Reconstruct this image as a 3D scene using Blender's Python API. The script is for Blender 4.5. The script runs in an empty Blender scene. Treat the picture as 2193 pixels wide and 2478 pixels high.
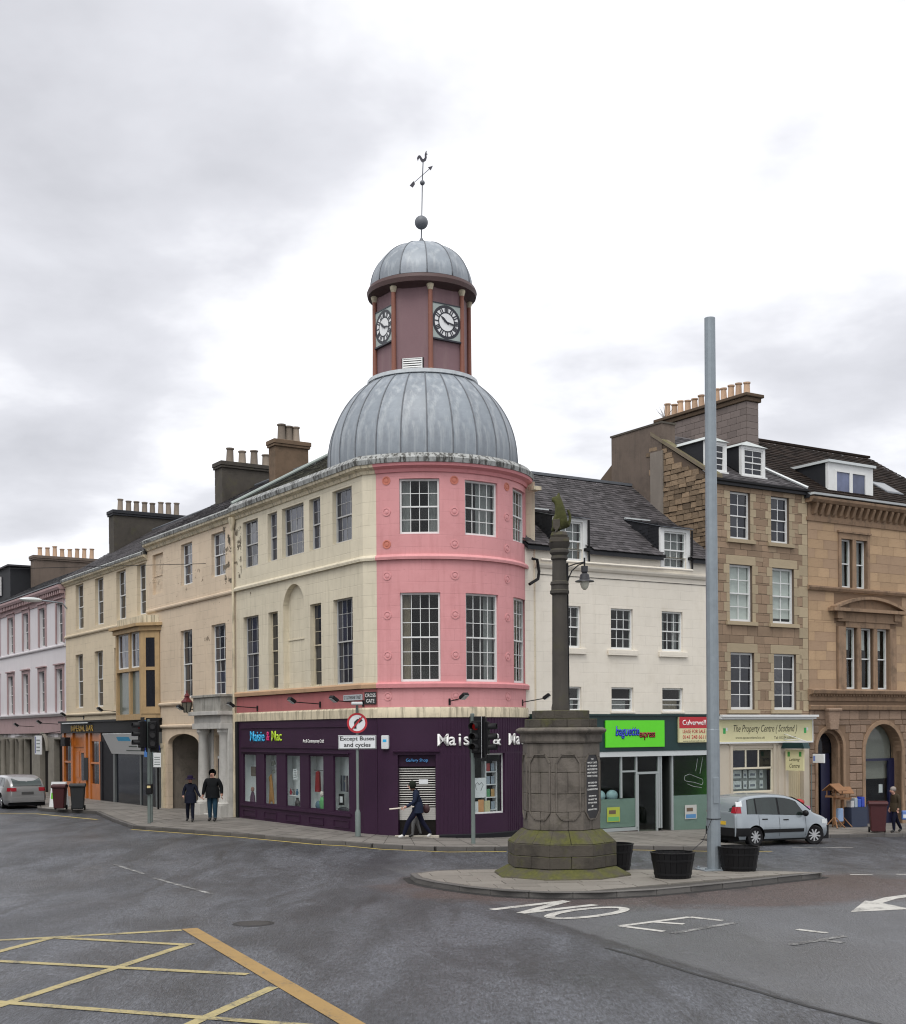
import bpy, bmesh, math, random
from mathutils import Vector, Matrix
random.seed(11)
sc = bpy.context.scene
COL = sc.collection
R = math.radians
# ------------------------------------------------------------------ camera
EYE = 3.3
cd = bpy.data.cameras.new('camera'); cam = bpy.data.objects.new('camera', cd); COL.objects.link(cam)
cd.sensor_fit = 'HORIZONTAL'; cd.sensor_width = 36.0; cd.lens = 51.98; cd.shift_y = 0.2432
cd.clip_start = 0.1; cd.clip_end = 2000
cam.matrix_world = Matrix.Translation((0, 0, EYE)) @ Matrix.Rotation(R(90), 4, 'X') @ Matrix.Rotation(R(-0.45), 4, 'Z')
sc.camera = cam
sc.render.resolution_x = 906; sc.render.resolution_y = 1024
# ------------------------------------------------------------------ sky
SUN_EL, SUN_AZ = R(60), R(196)          # azimuth clockwise from +Y
wd = bpy.data.worlds.new('World'); sc.world = wd; wd.use_nodes = True
wt = wd.node_tree; wt.nodes.clear()
def wn(t, **k):
    n = wt.nodes.new(t)
    for a, b in k.items(): setattr(n, a, b)
    return n
def wl(a, b): wt.links.new(a, b)
wo = wn('ShaderNodeOutputWorld'); bg = wn('ShaderNodeBackground'); bg.inputs[1].default_value = 0.1
sky = wn('ShaderNodeTexSky', sky_type='NISHITA', sun_disc=False, sun_elevation=SUN_EL, sun_rotation=SUN_AZ)
tc = wn('ShaderNodeTexCoord'); sep = wn('ShaderNodeSeparateXYZ'); wl(tc.outputs['Generated'], sep.inputs[0])
def wm(op, a, b=None, clamp=False):
    n = wn('ShaderNodeMath', operation=op, use_clamp=clamp)
    for i, v in enumerate((a, b)):
        if v is None: continue
        if isinstance(v, (int, float)): n.inputs[i].default_value = v
        else: wl(v, n.inputs[i])
    return n.outputs[0]
den = wm('ADD', wm('MAXIMUM', sep.outputs[2], 0.0), 0.22)
cx = wm('DIVIDE', sep.outputs[0], den); cy = wm('DIVIDE', sep.outputs[1], den)
cmb = wn('ShaderNodeCombineXYZ'); wl(cx, cmb.inputs[0]); wl(cy, cmb.inputs[1])
def wnoise(scale, off, detail, rough=0.5, dist=0.0):
    mp = wn('ShaderNodeMapping'); mp.inputs['Location'].default_value = off; wl(cmb.outputs[0], mp.inputs[0])
    n = wn('ShaderNodeTexNoise'); n.inputs['Scale'].default_value = scale; n.inputs['Detail'].default_value = detail
    n.inputs['Roughness'].default_value = rough; n.inputs['Distortion'].default_value = dist
    wl(mp.outputs[0], n.inputs['Vector']); return n.outputs[0]
n1 = wnoise(1.15, (19.305, 0.233, 0.0), 3.0, 0.5, 0.2)
n2 = wnoise(3.2, (1.3, 4.1, 9.0), 5.0, 0.55, 0.1)
# the cloud sheet thins towards the hidden sun
sx, sy, sz = math.sin(SUN_AZ) * math.cos(SUN_EL), math.cos(SUN_AZ) * math.cos(SUN_EL), math.sin(SUN_EL)
dp = wn('ShaderNodeVectorMath', operation='DOT_PRODUCT'); wl(tc.outputs['Generated'], dp.inputs[0]); dp.inputs[1].default_value = (sx, sy, sz)
glow = wm('POWER', wm('MAXIMUM', dp.outputs['Value'], 0.0), 5.0)
v = wm('ADD', wm('MULTIPLY', n1, 0.66), wm('MULTIPLY', n2, 0.34))
v = wm('ADD', v, wm('MULTIPLY', glow, 0.14))
rp = wn('ShaderNodeValToRGB'); wl(v, rp.inputs[0])
e = rp.color_ramp.elements
e[0].position = 0.34; e[0].color = (5.1, 5.15, 5.5, 1)
e[1].position = 0.61; e[1].color = (12.5, 12.5, 12.7, 1)
m_ = e.new(0.45); m_.color = (6.5, 6.55, 6.95, 1)
m_ = e.new(0.53); m_.color = (8.9, 8.95, 9.25, 1)
mx = wn('ShaderNodeMix', data_type='RGBA'); mx.inputs[0].default_value = 0.95
wl(sky.outputs[0], mx.inputs[6]); wl(rp.outputs[0], mx.inputs[7])
wl(mx.outputs[2], bg.inputs[0]); wl(bg.outputs[0], wo.inputs[0])
# ------------------------------------------------------------------ sun behind the cloud
ld = bpy.data.lights.new('sun', 'SUN'); ld.energy = 1.5; ld.angle = R(30); ld.color = (1.0, 0.965, 0.92)
sun = bpy.data.objects.new('sun', ld); COL.objects.link(sun)
sun.rotation_euler = Vector((sx, sy, sz)).to_track_quat('Z', 'Y').to_euler()
# ------------------------------------------------------------------ exposure
sc.cycles.filter_width = 1.15
sc.view_settings.view_transform = 'Standard'; sc.view_settings.look = 'None'
sc.view_settings.exposure = 0.36; sc.view_settings.gamma = 1.0; sc.view_settings.use_curve_mapping = False

# ------------------------------------------------------------------ helpers
def lerp(a, b, t): return a + (b - a) * t
def interp(x, pts):
    if x <= pts[0][0]: return pts[0][1]
    for (a, va), (b, vb) in zip(pts, pts[1:]):
        if x <= b: return lerp(va, vb, (x - a) / (b - a))
    return pts[-1][1]
def smooth(t): t = max(0, min(1, t)); return t * t * (3 - 2 * t)
GP = [(-60, .10), (-3, .07), (2, -.14), (8, -.40), (12, -.56), (16, -.70), (40, -1.2)]
def gz(x, y):                     # height of the road surface
    return interp(x, GP) * smooth((y - 27) / 11)
PAVE = 0.12
def pz(x, y): return gz(x, y) + PAVE

class MB:
    def __init__(s): s.v = []; s.f = []; s.m = []
    def add(s, vs, fs, mi=0):
        o = len(s.v); s.v += [tuple(p) for p in vs]
        s.f += [tuple(i + o for i in f) for f in fs]; s.m += [mi] * len(fs); return s
    def box(s, x0, x1, y0, y1, z0, z1, mi=0, M=None):
        vs = [(x, y, z) for z in (z0, z1) for y in (y0, y1) for x in (x0, x1)]
        if M: vs = [tuple(M @ Vector(p)) for p in vs]
        return s.add(vs, [(0, 2, 3, 1), (4, 5, 7, 6), (0, 1, 5, 4), (2, 6, 7, 3), (0, 4, 6, 2), (1, 3, 7, 5)], mi)
    def quad(s, a, b, c, d, mi=0): return s.add([a, b, c, d], [(0, 1, 2, 3)], mi)
    def prism(s, pts, a, b, axis='y', mi=0):
        """polygon pts (2-D) extruded between a and b along an axis; pts are (x,z) for y, (x,y) for z, (y,z) for x"""
        f = {'y': lambda p, t: (p[0], t, p[1]), 'z': lambda p, t: (p[0], p[1], t), 'x': lambda p, t: (t, p[0], p[1])}[axis]
        n = len(pts); vs = [f(p, a) for p in pts] + [f(p, b) for p in pts]
        fs = [tuple(range(n)), tuple(range(2 * n - 1, n - 1, -1))] + [(i, i + n, (i + 1) % n + n, (i + 1) % n) for i in range(n)]
        return s.add(vs, fs, mi)
    def tube(s, pts, r, n=8, mi=0, caps=True):
        pts = [Vector(p) for p in pts]; rs = r if isinstance(r, (list, tuple)) else [r] * len(pts)
        o = len(s.v); up = Vector((0, 0, 1)); prev = None
        for i, p in enumerate(pts):
            d = (pts[min(i + 1, len(pts) - 1)] - pts[max(i - 1, 0)]).normalized()
            if prev is None:
                a = up if abs(d.z) < .9 else Vector((1, 0, 0)); u = d.cross(a).normalized()
            else: u = (prev - d * prev.dot(d)).normalized()
            prev = u; w = d.cross(u)
            s.v += [tuple(p + (u * math.cos(2 * math.pi * k / n) + w * math.sin(2 * math.pi * k / n)) * rs[i]) for k in range(n)]
        for i in range(len(pts) - 1):
            for k in range(n):
                a = o + i * n + k; b = o + i * n + (k + 1) % n
                s.f.append((a, b, b + n, a + n)); s.m.append(mi)
        if caps:
            s.f.append(tuple(range(o + n - 1, o - 1, -1))); s.m.append(mi)
            l = o + (len(pts) - 1) * n; s.f.append(tuple(range(l, l + n))); s.m.append(mi)
        return s
    def lathe(s, prof, n=24, c=(0, 0), a0=None, a1=None, mi=0, rot=0.0, close=False):
        """prof (r,z); angle measured from -y towards +x"""
        full = a0 is None
        A = [rot + 2 * math.pi * k / n for k in range(n)] if full else [lerp(a0, a1, k / n) for k in range(n + 1)]
        o = len(s.v); m = len(A)
        for a in A: s.v += [(c[0] + r * math.sin(a), c[1] - r * math.cos(a), z) for r, z in prof]
        q = len(prof)
        for k in range(m if full else m - 1):
            for j in range(q if close else q - 1):
                j2 = (j + 1) % q
                a, b = o + k * q + j, o + ((k + 1) % m) * q + j; a2, b2 = o + k * q + j2, o + ((k + 1) % m) * q + j2
                s.f.append((a, b, b2, a2)); s.m.append(mi)
        if close and not full:
            s.f.append(tuple(range(o + q - 1, o - 1, -1))); s.m.append(mi)
            l = o + (m - 1) * q; s.f.append(tuple(range(l, l + q))); s.m.append(mi)
        return s
    def mould(s, x0, x1, prof, mi=0):
        """closed profile (y,z) swept along x"""
        return s.prism(prof, x0, x1, 'x', mi)
    def sphere(s, c, r, n=14, m=8, sc3=(1, 1, 1), mi=0):
        o = len(s.v); q = m + 1
        for k in range(n):
            a = 2 * math.pi * k / n
            for j in range(q):
                t = math.pi * j / m
                s.v.append((c[0] + sc3[0] * r * math.sin(t) * math.cos(a), c[1] + sc3[1] * r * math.sin(t) * math.sin(a), c[2] + sc3[2] * r * math.cos(t)))
        for k in range(n):
            for j in range(m):
                a, b = o + k * q + j, o + ((k + 1) % n) * q + j
                s.f.append((a, a + 1, b + 1, b)); s.m.append(mi)
        return s
    def build(s, name, mats, parent=None, smooth=False, loc=(0, 0, 0), rz=0.0, bevel=0.0, weld=True, recalc=True):
        me = bpy.data.meshes.new(name); me.from_pydata(s.v, [], s.f)
        mats = mats if isinstance(mats, (list, tuple)) else [mats]
        for m in mats: me.materials.append(m)
        if len(mats) > 1: me.polygons.foreach_set('material_index', s.m)
        if weld or recalc or bevel:
            bm = bmesh.new(); bm.from_mesh(me)
            if weld: bmesh.ops.remove_doubles(bm, verts=bm.verts, dist=1e-5)
            if recalc: bmesh.ops.recalc_face_normals(bm, faces=bm.faces)
            if bevel:
                ed = [e for e in bm.edges if len(e.link_faces) == 2 and e.calc_face_angle(0) > .6]
                bmesh.ops.bevel(bm, geom=ed, offset=bevel, segments=1, affect='EDGES', clamp_overlap=True)
            bm.to_mesh(me); bm.free()
        if smooth:
            me.polygons.foreach_set('use_smooth', [True] * len(me.polygons))
            if smooth != 'all':
                try: me.set_sharp_from_angle(angle=R(smooth if smooth is not True else 40))
                except Exception: pass
        me.update()
        ob = bpy.data.objects.new(name, me); COL.objects.link(ob)
        ob.parent = parent; ob.location = loc; ob.rotation_euler = (0, 0, rz)
        return ob
def tag(o, label=None, cat=None, group=None, kind=None):
    if label: o['label'] = label
    if cat: o['category'] = cat
    if group: o['group'] = group
    if kind: o['kind'] = kind
    return o
def empty(name, loc=(0, 0, 0), rz=0.0, label=None, cat=None, group=None):
    o = bpy.data.objects.new(name, None); o.empty_display_size = .3; COL.objects.link(o)
    o.location = loc; o.rotation_euler = (0, 0, rz); return tag(o, label, cat, group)
def inst(name, me, parent, loc, scale=(1, 1, 1), rot=(0, 0, 0)):
    o = bpy.data.objects.new(name, me); COL.objects.link(o); o.parent = parent
    o.location = loc; o.scale = scale; o.rotation_euler = rot; return o
def copy_tree(o, parent=None):
    c = o.copy(); COL.objects.link(c); c.parent = parent
    for ch in list(o.children): copy_tree(ch, c)
    return c
def text(body, mat, parent, loc, rot, height=None, width=None, ext=.01, name='lettering', align='CENTER', bold=0.0, space=1.0, shear=0.0, maxw=None):
    cu = bpy.data.curves.new('t', 'FONT'); cu.body = body; cu.size = 1; cu.align_x = align; cu.align_y = 'CENTER'
    cu.offset = bold; cu.space_character = space; cu.shear = shear; cu.resolution_u = 3
    to = bpy.data.objects.new('t', cu); COL.objects.link(to)
    dg = bpy.context.evaluated_depsgraph_get(); me = bpy.data.meshes.new_from_object(to.evaluated_get(dg))
    bpy.data.objects.remove(to); bpy.data.curves.remove(cu); me.name = name
    xs = [v.co.x for v in me.vertices]; ys = [v.co.y for v in me.vertices]
    w, h = max(xs) - min(xs), max(ys) - min(ys)
    sy_ = height / h if height else width / w; sx_ = width / w if width else sy_
    if maxw and w * sx_ > maxw: sx_ = maxw / w
    xc = {'CENTER': (max(xs) + min(xs)) / 2, 'LEFT': min(xs)}[align]; yc = (max(ys) + min(ys)) / 2
    for v_ in me.vertices: v_.co = ((v_.co.x - xc) * sx_, (v_.co.y - yc) * sy_, 0)
    bm = bmesh.new(); bm.from_mesh(me)
    if ext:
        r_ = bmesh.ops.extrude_face_region(bm, geom=list(bm.faces))
        bmesh.ops.translate(bm, vec=(0, 0, ext), verts=[g for g in r_['geom'] if isinstance(g, bmesh.types.BMVert)])
        bmesh.ops.recalc_face_normals(bm, faces=bm.faces)
    bm.to_mesh(me); bm.free(); me.materials.clear(); me.materials.append(mat)
    ob = bpy.data.objects.new(name, me); COL.objects.link(ob); ob.parent = parent; ob.location = loc; ob.rotation_euler = rot
    return ob
FR = (R(90), 0, 0)          # text upright, facing local -y

# ------------------------------------------------------------------ materials
class NT:
    def __init__(s, name):
        s.m = bpy.data.materials.new(name); s.m.use_nodes = True; s.t = s.m.node_tree; s.t.nodes.clear()
        s.out = s.n('ShaderNodeOutputMaterial'); s._tc = None
    def n(s, t, **k):
        x = s.t.nodes.new(t)
        for a, b in k.items(): setattr(x, a, b)
        return x
    def l(s, a, b): s.t.links.new(a, b)
    def put(s, sock, v):
        if isinstance(v, bpy.types.NodeSocket): s.l(v, sock)
        elif isinstance(v, (tuple, list)) and len(v) == 3 and sock.type == 'RGBA': sock.default_value = (*v, 1)
        else: sock.default_value = v
    def co(s, which='Object'):
        if not s._tc: s._tc = s.n('ShaderNodeTexCoord')
        return s._tc.outputs[which]
    def math(s, op, a, b=0.0, clamp=False):
        x = s.n('ShaderNodeMath', operation=op, use_clamp=clamp); s.put(x.inputs[0], a); s.put(x.inputs[1], b); return x.outputs[0]
    def noise(s, scale, detail=4, rough=.55, vec=None, sc3=None, loc=None, dist=0.0):
        vec = vec or s.co()
        if sc3 or loc:
            mp = s.n('ShaderNodeMapping'); s.l(vec, mp.inputs[0])
            if sc3: mp.inputs['Scale'].default_value = sc3
            if loc: mp.inputs['Location'].default_value = loc
            vec = mp.outputs[0]
        x = s.n('ShaderNodeTexNoise'); x.inputs['Scale'].default_value = scale; x.inputs['Detail'].default_value = detail
        x.inputs['Roughness'].default_value = rough; x.inputs['Distortion'].default_value = dist; s.l(vec, x.inputs['Vector']); return x.outputs[0]
    def ramp(s, f, a, b, ca=(0, 0, 0), cb=(1, 1, 1)):
        x = s.n('ShaderNodeMapRange'); x.clamp = True; s.put(x.inputs[0], f); x.inputs[1].default_value = a; x.inputs[2].default_value = b; return x.outputs[0]
    def mix(s, f, a, b, mode='MIX'):
        x = s.n('ShaderNodeMix', data_type='RGBA', blend_type=mode); s.put(x.inputs[0], f); s.put(x.inputs[6], a); s.put(x.inputs[7], b); return x.outputs[2]
    def scale(s, c, f):
        x = s.n('ShaderNodeVectorMath', operation='SCALE'); s.put(x.inputs[0], c); s.put(x.inputs['Scale'], f); return x.outputs[0]
    def bsdf(s, col, rough=.6, metal=0.0, spec=.5, bump=None, bstr=.3, bdist=.02, **kw):
        x = s.n('ShaderNodeBsdfPrincipled'); s.put(x.inputs['Base Color'], col); s.put(x.inputs['Roughness'], rough)
        s.put(x.inputs['Metallic'], metal); s.put(x.inputs['Specular IOR Level'], spec)
        for k, v_ in kw.items(): s.put(x.inputs[k.replace('_', ' ')], v_)
        if bump is not None:
            b = s.n('ShaderNodeBump'); b.inputs['Strength'].default_value = bstr; b.inputs['Distance'].default_value = bdist
            s.l(bump, b.inputs['Height']); s.l(b.outputs[0], x.inputs['Normal'])
        s.l(x.outputs[0], s.out.inputs[0]); return x
def mul(c, k): return tuple(x * k for x in c)
def mat(name, c, rough=.6, var=.12, ns=3.0, bump=.15, bs=40.0, metal=0.0, spec=.4, rnd=None, rnda=.25, dirt=0.0, dirtc=(.05, .045, .035), streak=0.0, streakc=None, joints=None, cyl=False, moss=0.0, coat=0.0, hue=None, bdist=.01, ss=5.5, sr=(.50, .78)):
    """procedural surface: base colour with soft mottling, optional per-piece variation, dirt, rain streaks, block joints, moss"""
    t = NT(name); col = t.mix(t.noise(ns, 5), mul(c, 1 - var), mul(c, 1 + var))
    if rnd:
        src = t.n('ShaderNodeObjectInfo').outputs['Random'] if rnd == 'object' else t.n('ShaderNodeNewGeometry').outputs['Random Per Island']
        col = t.scale(col, t.math('ADD', t.math('MULTIPLY', src, 2 * rnda), 1 - rnda))
        if hue:
            wnz = t.n('ShaderNodeTexWhiteNoise', noise_dimensions='1D'); t.l(src, wnz.inputs['W'])
            col = t.mix(t.math('MULTIPLY', t.math('GREATER_THAN', wnz.outputs[0], hue[1]), hue[2]), col, hue[0])
    if joints:      # hand-painted walls: slow tonal drift and small chips
        col = t.scale(col, t.math('ADD', .86, t.math('MULTIPLY', t.noise(.5, 5, .6, loc=(5, 2, 7)), .28)))
        col = t.mix(t.math('MULTIPLY', t.ramp(t.noise(7.5, 5, .7, loc=(1, 6, 3)), .64, .72), .30), col, mul(c, .45))
    hgt = t.noise(bs, 4, .6)
    if joints:
        w, h, gap = joints[:3]; vec = t.co()
        sp = t.n('ShaderNodeSeparateXYZ'); t.l(vec, sp.inputs[0]); cb = t.n('ShaderNodeCombineXYZ')
        if cyl:
            at = t.math('ARCTAN2', sp.outputs[0], t.math('MULTIPLY', sp.outputs[1], -1.0)); t.l(t.math('MULTIPLY', at, cyl), cb.inputs[0])
        else: t.l(sp.outputs[0], cb.inputs[0])
        t.l(sp.outputs[2], cb.inputs[1])
        b = t.n('ShaderNodeTexBrick'); t.l(cb.outputs[0], b.inputs['Vector']); b.inputs['Scale'].default_value = 1.0
        b.inputs['Brick Width'].default_value = w; b.inputs['Row Height'].default_value = h; b.inputs['Mortar Size'].default_value = gap
        b.inputs['Mortar Smooth'].default_value = .3; b.inputs['Color1'].default_value = (1, 1, 1, 1); b.inputs['Color2'].default_value = (.93, .93, .93, 1); b.inputs['Mortar'].default_value = (0, 0, 0, 1)
        j = joints[3] if len(joints) > 3 else .25
        fade = t.math('MULTIPLY', t.ramp(t.noise(1.3, 3), .42, .62), j)
        col = t.mix(t.math('MULTIPLY', t.math('SUBTRACT', 1.0, b.outputs['Color']), fade), col, mul(c, .3))
        hgt = t.math('ADD', t.math('MULTIPLY', hgt, .25), t.math('MULTIPLY', b.outputs['Color'], .75))
    if dirt:
        f = t.ramp(t.noise(1.7, 8, .68), .50, .74)
        col = t.mix(t.math('MULTIPLY', f, dirt), col, dirtc)
    if streak:
        f = t.ramp(t.noise(ss, 5, .6, sc3=(1, 1, .09)), *sr)
        col = t.mix(t.math('MULTIPLY', f, streak), col, streakc or dirtc)
    if moss:
        nm = t.n('ShaderNodeNewGeometry'); sp2 = t.n('ShaderNodeSeparateXYZ'); t.l(nm.outputs['Normal'], sp2.inputs[0])
        f = t.ramp(t.math('ADD', t.math('MULTIPLY', sp2.outputs[2], .24), t.noise(3.0, 6, .6)), .54, .78)
        col = t.mix(t.math('MULTIPLY', f, moss), col, t.mix(t.noise(14, 3), (.028, .034, .006), (.125, .125, .020)))
    x = t.bsdf(col, rough, metal, spec, hgt, bump, bdist)
    if coat: x.inputs['Coat Weight'].default_value = coat; x.inputs['Coat Roughness'].default_value = .08
    return t.m
def flat(name, c, rough=.5, metal=0.0, spec=.5): return mat(name, c, rough, .05, 8, .04, 60, metal, spec if rough < .75 else .12)
def glass_clear(name, tint=(.93, .96, .95), refl=1.0):
    t = NT(name); tr = t.n('ShaderNodeBsdfTransparent'); tr.inputs[0].default_value = (*tint, 1)
    gl = t.n('ShaderNodeBsdfGlossy'); gl.inputs['Roughness'].default_value = .02
    fr = t.n('ShaderNodeFresnel'); fr.inputs[0].default_value = 1.5; bf = t.math('SUBTRACT', 1.0, t.n('ShaderNodeNewGeometry').outputs['Backfacing'])
    ms = t.n('ShaderNodeMixShader'); t.l(t.math('MULTIPLY', t.math('MULTIPLY', fr.outputs[0], bf), refl, True), ms.inputs[0]); t.l(tr.outputs[0], ms.inputs[1]); t.l(gl.outputs[0], ms.inputs[2])
    t.l(ms.outputs[0], t.out.inputs[0]); return t.m
def glass_dark(name, c=(.012, .014, .02), rough=.05, spec=.6):
    t = NT(name); rn = t.n('ShaderNodeObjectInfo').outputs['Random']
    wob = t.noise(2.2, 2)
    t.bsdf(t.scale(t.mix(t.noise(1.5, 2), mul(c, .5), mul(c, 1.6)), t.math('ADD', t.math('MULTIPLY', rn, 1.1), .45)), rough, 0, spec, wob, .08, .02); return t.m
def emit(name, c, s):
    t = NT(name); x = t.n('ShaderNodeEmission'); x.inputs[0].default_value = (*c, 1); x.inputs[1].default_value = s; t.l(x.outputs[0], t.out.inputs[0]); return t.m

M = {}
DK = (.045, .04, .03)
M['cream'] = mat('cream_paint', (.60, .545, .42), .75, .09, 1.2, .45, 30, dirt=.16, streak=.36, dirtc=(.27, .23, .15), joints=(.95, .36, .012, .26))
M['peach'] = mat('peach_paint', (.60, .49, .365), .75, .06, 1.2, .35, 30, dirt=.20, streak=.24, dirtc=(.28, .20, .12), joints=(.9, .34, .012, .34))
M['peach2'] = mat('warm_cream_paint', (.60, .51, .37), .75, .05, 1.2, .3, 30, dirt=.12, streak=.20, dirtc=(.28, .21, .13), joints=(.9, .34, .012, .35))
M['trimcream'] = mat('cream_trim', (.58, .51, .37), .7, .1, 2, .2, 30, dirt=.45, streak=.6, dirtc=(.085, .075, .05), ss=9.0, sr=(.48, .66))
M['lilac'] = mat('lilac_render', (.62, .595, .61), .8, .05, 1, .2, 40, streak=.16, dirtc=(.3, .26, .27))
M['lilacpink'] = mat('dusty_pink_trim', (.36, .25, .25), .7, .1, 3, .2, 30, dirt=.2, streak=.2)
M['pink'] = mat('pink_paint', (.60, .275, .28), .7, .05, 1.0, .4, 30, dirt=.28, streak=.42, dirtc=(.42, .16, .16), joints=(1.0, .36, .010, .16), cyl=3.4)
M['pinktrim'] = mat('pink_trim', (.57, .225, .235), .7, .08, 2, .25, 30, dirt=.22, streak=.22, dirtc=(.22, .09, .08))
M['terra'] = mat('orange_terracotta', (.50, .17, .12), .7, .12, 6, .2, 30)
M['redfr'] = mat('dull_red_paint', (.36, .115, .115), .7, .1, 1.5, .3, 30, dirt=.25, streak=.25, dirtc=(.12, .05, .05))
M['tan'] = mat('tan_paint', (.42, .27, .16), .7, .1, 2, .2, 30, dirt=.25)
M['purple'] = mat('purple_paint', (.034, .0125, .033), .55, .18, 1.2, .12, 25, spec=.22, dirt=.10, dirtc=(.02, .015, .02))
M['blackpl'] = mat('black_plinth', (.010, .010, .013), .6, .3, 2, .25, 25, spec=.2)
M['white'] = mat('white_render', (.68, .635, .55), .8, .05, .9, .35, 22, dirt=.22, streak=.15, dirtc=(.42, .37, .28), joints=(1.1, .33, .010, .22))
M['greywood'] = mat('weathered_white_wood', (.42, .42, .41), .6, .12, 6, .1, 40, dirt=.3, dirtc=(.2, .19, .17))
M['whitewood'] = mat('white_wood', (.66, .67, .66), .5, .06, 6, .1, 40, dirt=.10, dirtc=(.35, .33, .3))
M['lead'] = mat('weathered_lead', (.225, .255, .285), .48, .30, 2.2, .3, 9, spec=.5, dirt=.55, dirtc=(.13, .14, .165), streak=.62, rnd='object', rnda=.16, streakc=(.46, .49, .50))
M['leaddark'] = mat('dark_lead', (.12, .13, .145), .5, .25, 4, .25, 20, dirt=.4, dirtc=(.03, .03, .03))
M['leadpar'] = mat('stained_lead_flashing', (.32, .33, .32), .6, .3, 5, .3, 16, streak=.9, dirtc=(.03, .028, .022), dirt=.45, ss=11.0, sr=(.47, .60))
M['towerpl'] = mat('mauve_brown_panel', (.19, .115, .125), .75, .12, 1.5, .25, 30, streak=.25, dirtc=(.30, .23, .21))
M['towercol'] = mat('russet_column', (.21, .082, .055), .6, .15, 3, .15, 30, streak=.2, dirtc=(.15, .05, .03))
M['slate'] = mat('roof_slate', (.036, .036, .040), .75, .25, 3, .25, 40, rnd='island', rnda=.45, dirt=.4, dirtc=(.075, .07, .055))
M['slate2'] = mat('purple_grey_slate', (.068, .063, .066), .72, .22, 3, .25, 40, rnd='island', rnda=.45, dirt=.35, dirtc=(.022, .022, .020), spec=.22)
M['slatemoss'] = mat('mossy_slate', (.050, .048, .042), .8, .25, 3, .25, 40, rnd='island', rnda=.35, moss=.5)
M['tileb'] = mat('dark_brown_tile', (.022, .016, .013), .85, .25, 3, .25, 40, rnd='island', rnda=.5, spec=.1)
M['slateface'] = mat('slate_hanging', (.012, .013, .016), .7, .25, 3, .25, 40, rnd='island', rnda=.45)
M['stone'] = mat('buff_sandstone', (.255, .18, .12), .85, .16, 3, .45, 22, rnd='object', rnda=.18, dirt=.30, streak=.15, dirtc=(.11, .075, .05), hue=((.32, .245, .165), .75, .7))
M['stone_d'] = mat('dressed_buff_stone', (.35, .285, .19), .85, .14, 4, .35, 22, rnd='object', rnda=.14, dirt=.25, dirtc=(.16, .11, .07))
M['bstone'] = mat('honey_sandstone', (.385, .265, .16), .85, .2, 1.1, .4, 22, rnd='object', rnda=.12, dirt=.34, streak=.18, dirtc=(.16, .10, .065), hue=((.29, .20, .14), .62, .5))
M['bstone_t'] = mat('honey_stone_trim', (.27, .18, .115), .85, .2, 3, .4, 22, dirt=.62, streak=.6, dirtc=(.045, .034, .025))
M['rstone'] = mat('rock_faced_stone', (.235, .165, .118), .9, .18, 6, .8, 14, rnd='object', rnda=.24, dirt=.35, dirtc=(.10, .07, .06), bdist=.03)
M['mortarh'] = mat('honey_mortar', (.19, .125, .08), .9, .15, 5, .3, 40)
M['mortar'] = mat('mortar', (.115, .085, .062), .9, .15, 5, .3, 40)
M['rubble'] = mat('rubble_stone', (.215, .155, .10), .9, .25, 5, .7, 12, rnd='island', rnda=.42, dirt=.4, dirtc=(.08, .06, .045), bdist=.03)
M['harl'] = mat('brown_harling', (.135, .105, .085), .95, .2, 1.6, .6, 55, dirt=.45, dirtc=(.05, .042, .036), streak=.35)
M['darkst'] = mat('sooty_stone', (.075, .066, .055), .9, .3, 3, .5, 20, rnd='object', rnda=.3, dirt=.5, dirtc=(.02, .02, .016), moss=.3)
M['brownst'] = mat('brown_chimney_stone', (.125, .085, .055), .9, .25, 3, .5, 20, rnd='object', rnda=.3, dirt=.5, dirtc=(.035, .032, .02))
M['greybr'] = mat('grey_chimney_brick', (.17, .14, .128), .9, .15, 3, .4, 20, rnd='object', rnda=.2, dirt=.3, dirtc=(.08, .06, .05))
M['pot'] = mat('chimney_pot', (.44, .30, .20), .8, .15, 5, .2, 30, rnd='object', rnda=.2)
M['potgrey'] = mat('sooty_chimney_pot', (.20, .165, .13), .8, .2, 5, .2, 30, rnd='object', rnda=.3)
M['cross'] = mat('grey_stone_cross', (.125, .110, .094), .9, .45, 1.3, .55, 16, dirt=.85, dirtc=(.020, .017, .014), streak=.6, moss=.12, bdist=.02)
M['crossm'] = mat('mossy_stone', (.065, .057, .046), .92, .35, 2.4, .6, 16, dirt=.75, dirtc=(.014, .012, .010), moss=.8, bdist=.02)
M['crossc'] = mat('dark_column_stone', (.055, .049, .042), .85, .25, 2.0, .4, 16, dirt=.45, dirtc=(.02, .018, .014), streak=.4, moss=.25)
M['plaque'] = mat('slate_plaque', (.022, .021, .023), .5, .2, 5, .2, 30)
M['letterw'] = mat('white_letter', (.72, .72, .70), .5, .05, 8, .05, 30)
M['black'] = mat('black_paint', (.008, .008, .009), .5, .2, 5, .15, 30, spec=.2)
M['blackrub'] = mat('black_plastic', (.009, .009, .010), .55, .2, 8, .2, 40, spec=.2)
M['galv'] = mat('galvanised_steel', (.235, .27, .295), .45, .2, 5, .15, 20, metal=.35, spec=.5, dirt=.3, dirtc=(.15, .17, .19))
M['poleg'] = mat('grey_green_post', (.135, .165, .155), .5, .12, 5, .12, 20, dirt=.2, dirtc=(.07, .08, .07))
M['dkred'] = mat('maroon_plastic', (.055, .012, .014), .5, .15, 5, .15, 20)
M['binblk'] = mat('charcoal_plastic', (.022, .024, .026), .5, .15, 5, .15, 20)
M['orange'] = mat('varnished_orange_wood', (.42, .125, .018), .35, .28, 3, .2, 30, spec=.5, streak=.25, dirtc=(.18, .045, .01))
M['glassd'] = glass_dark('dark_glass')
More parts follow.
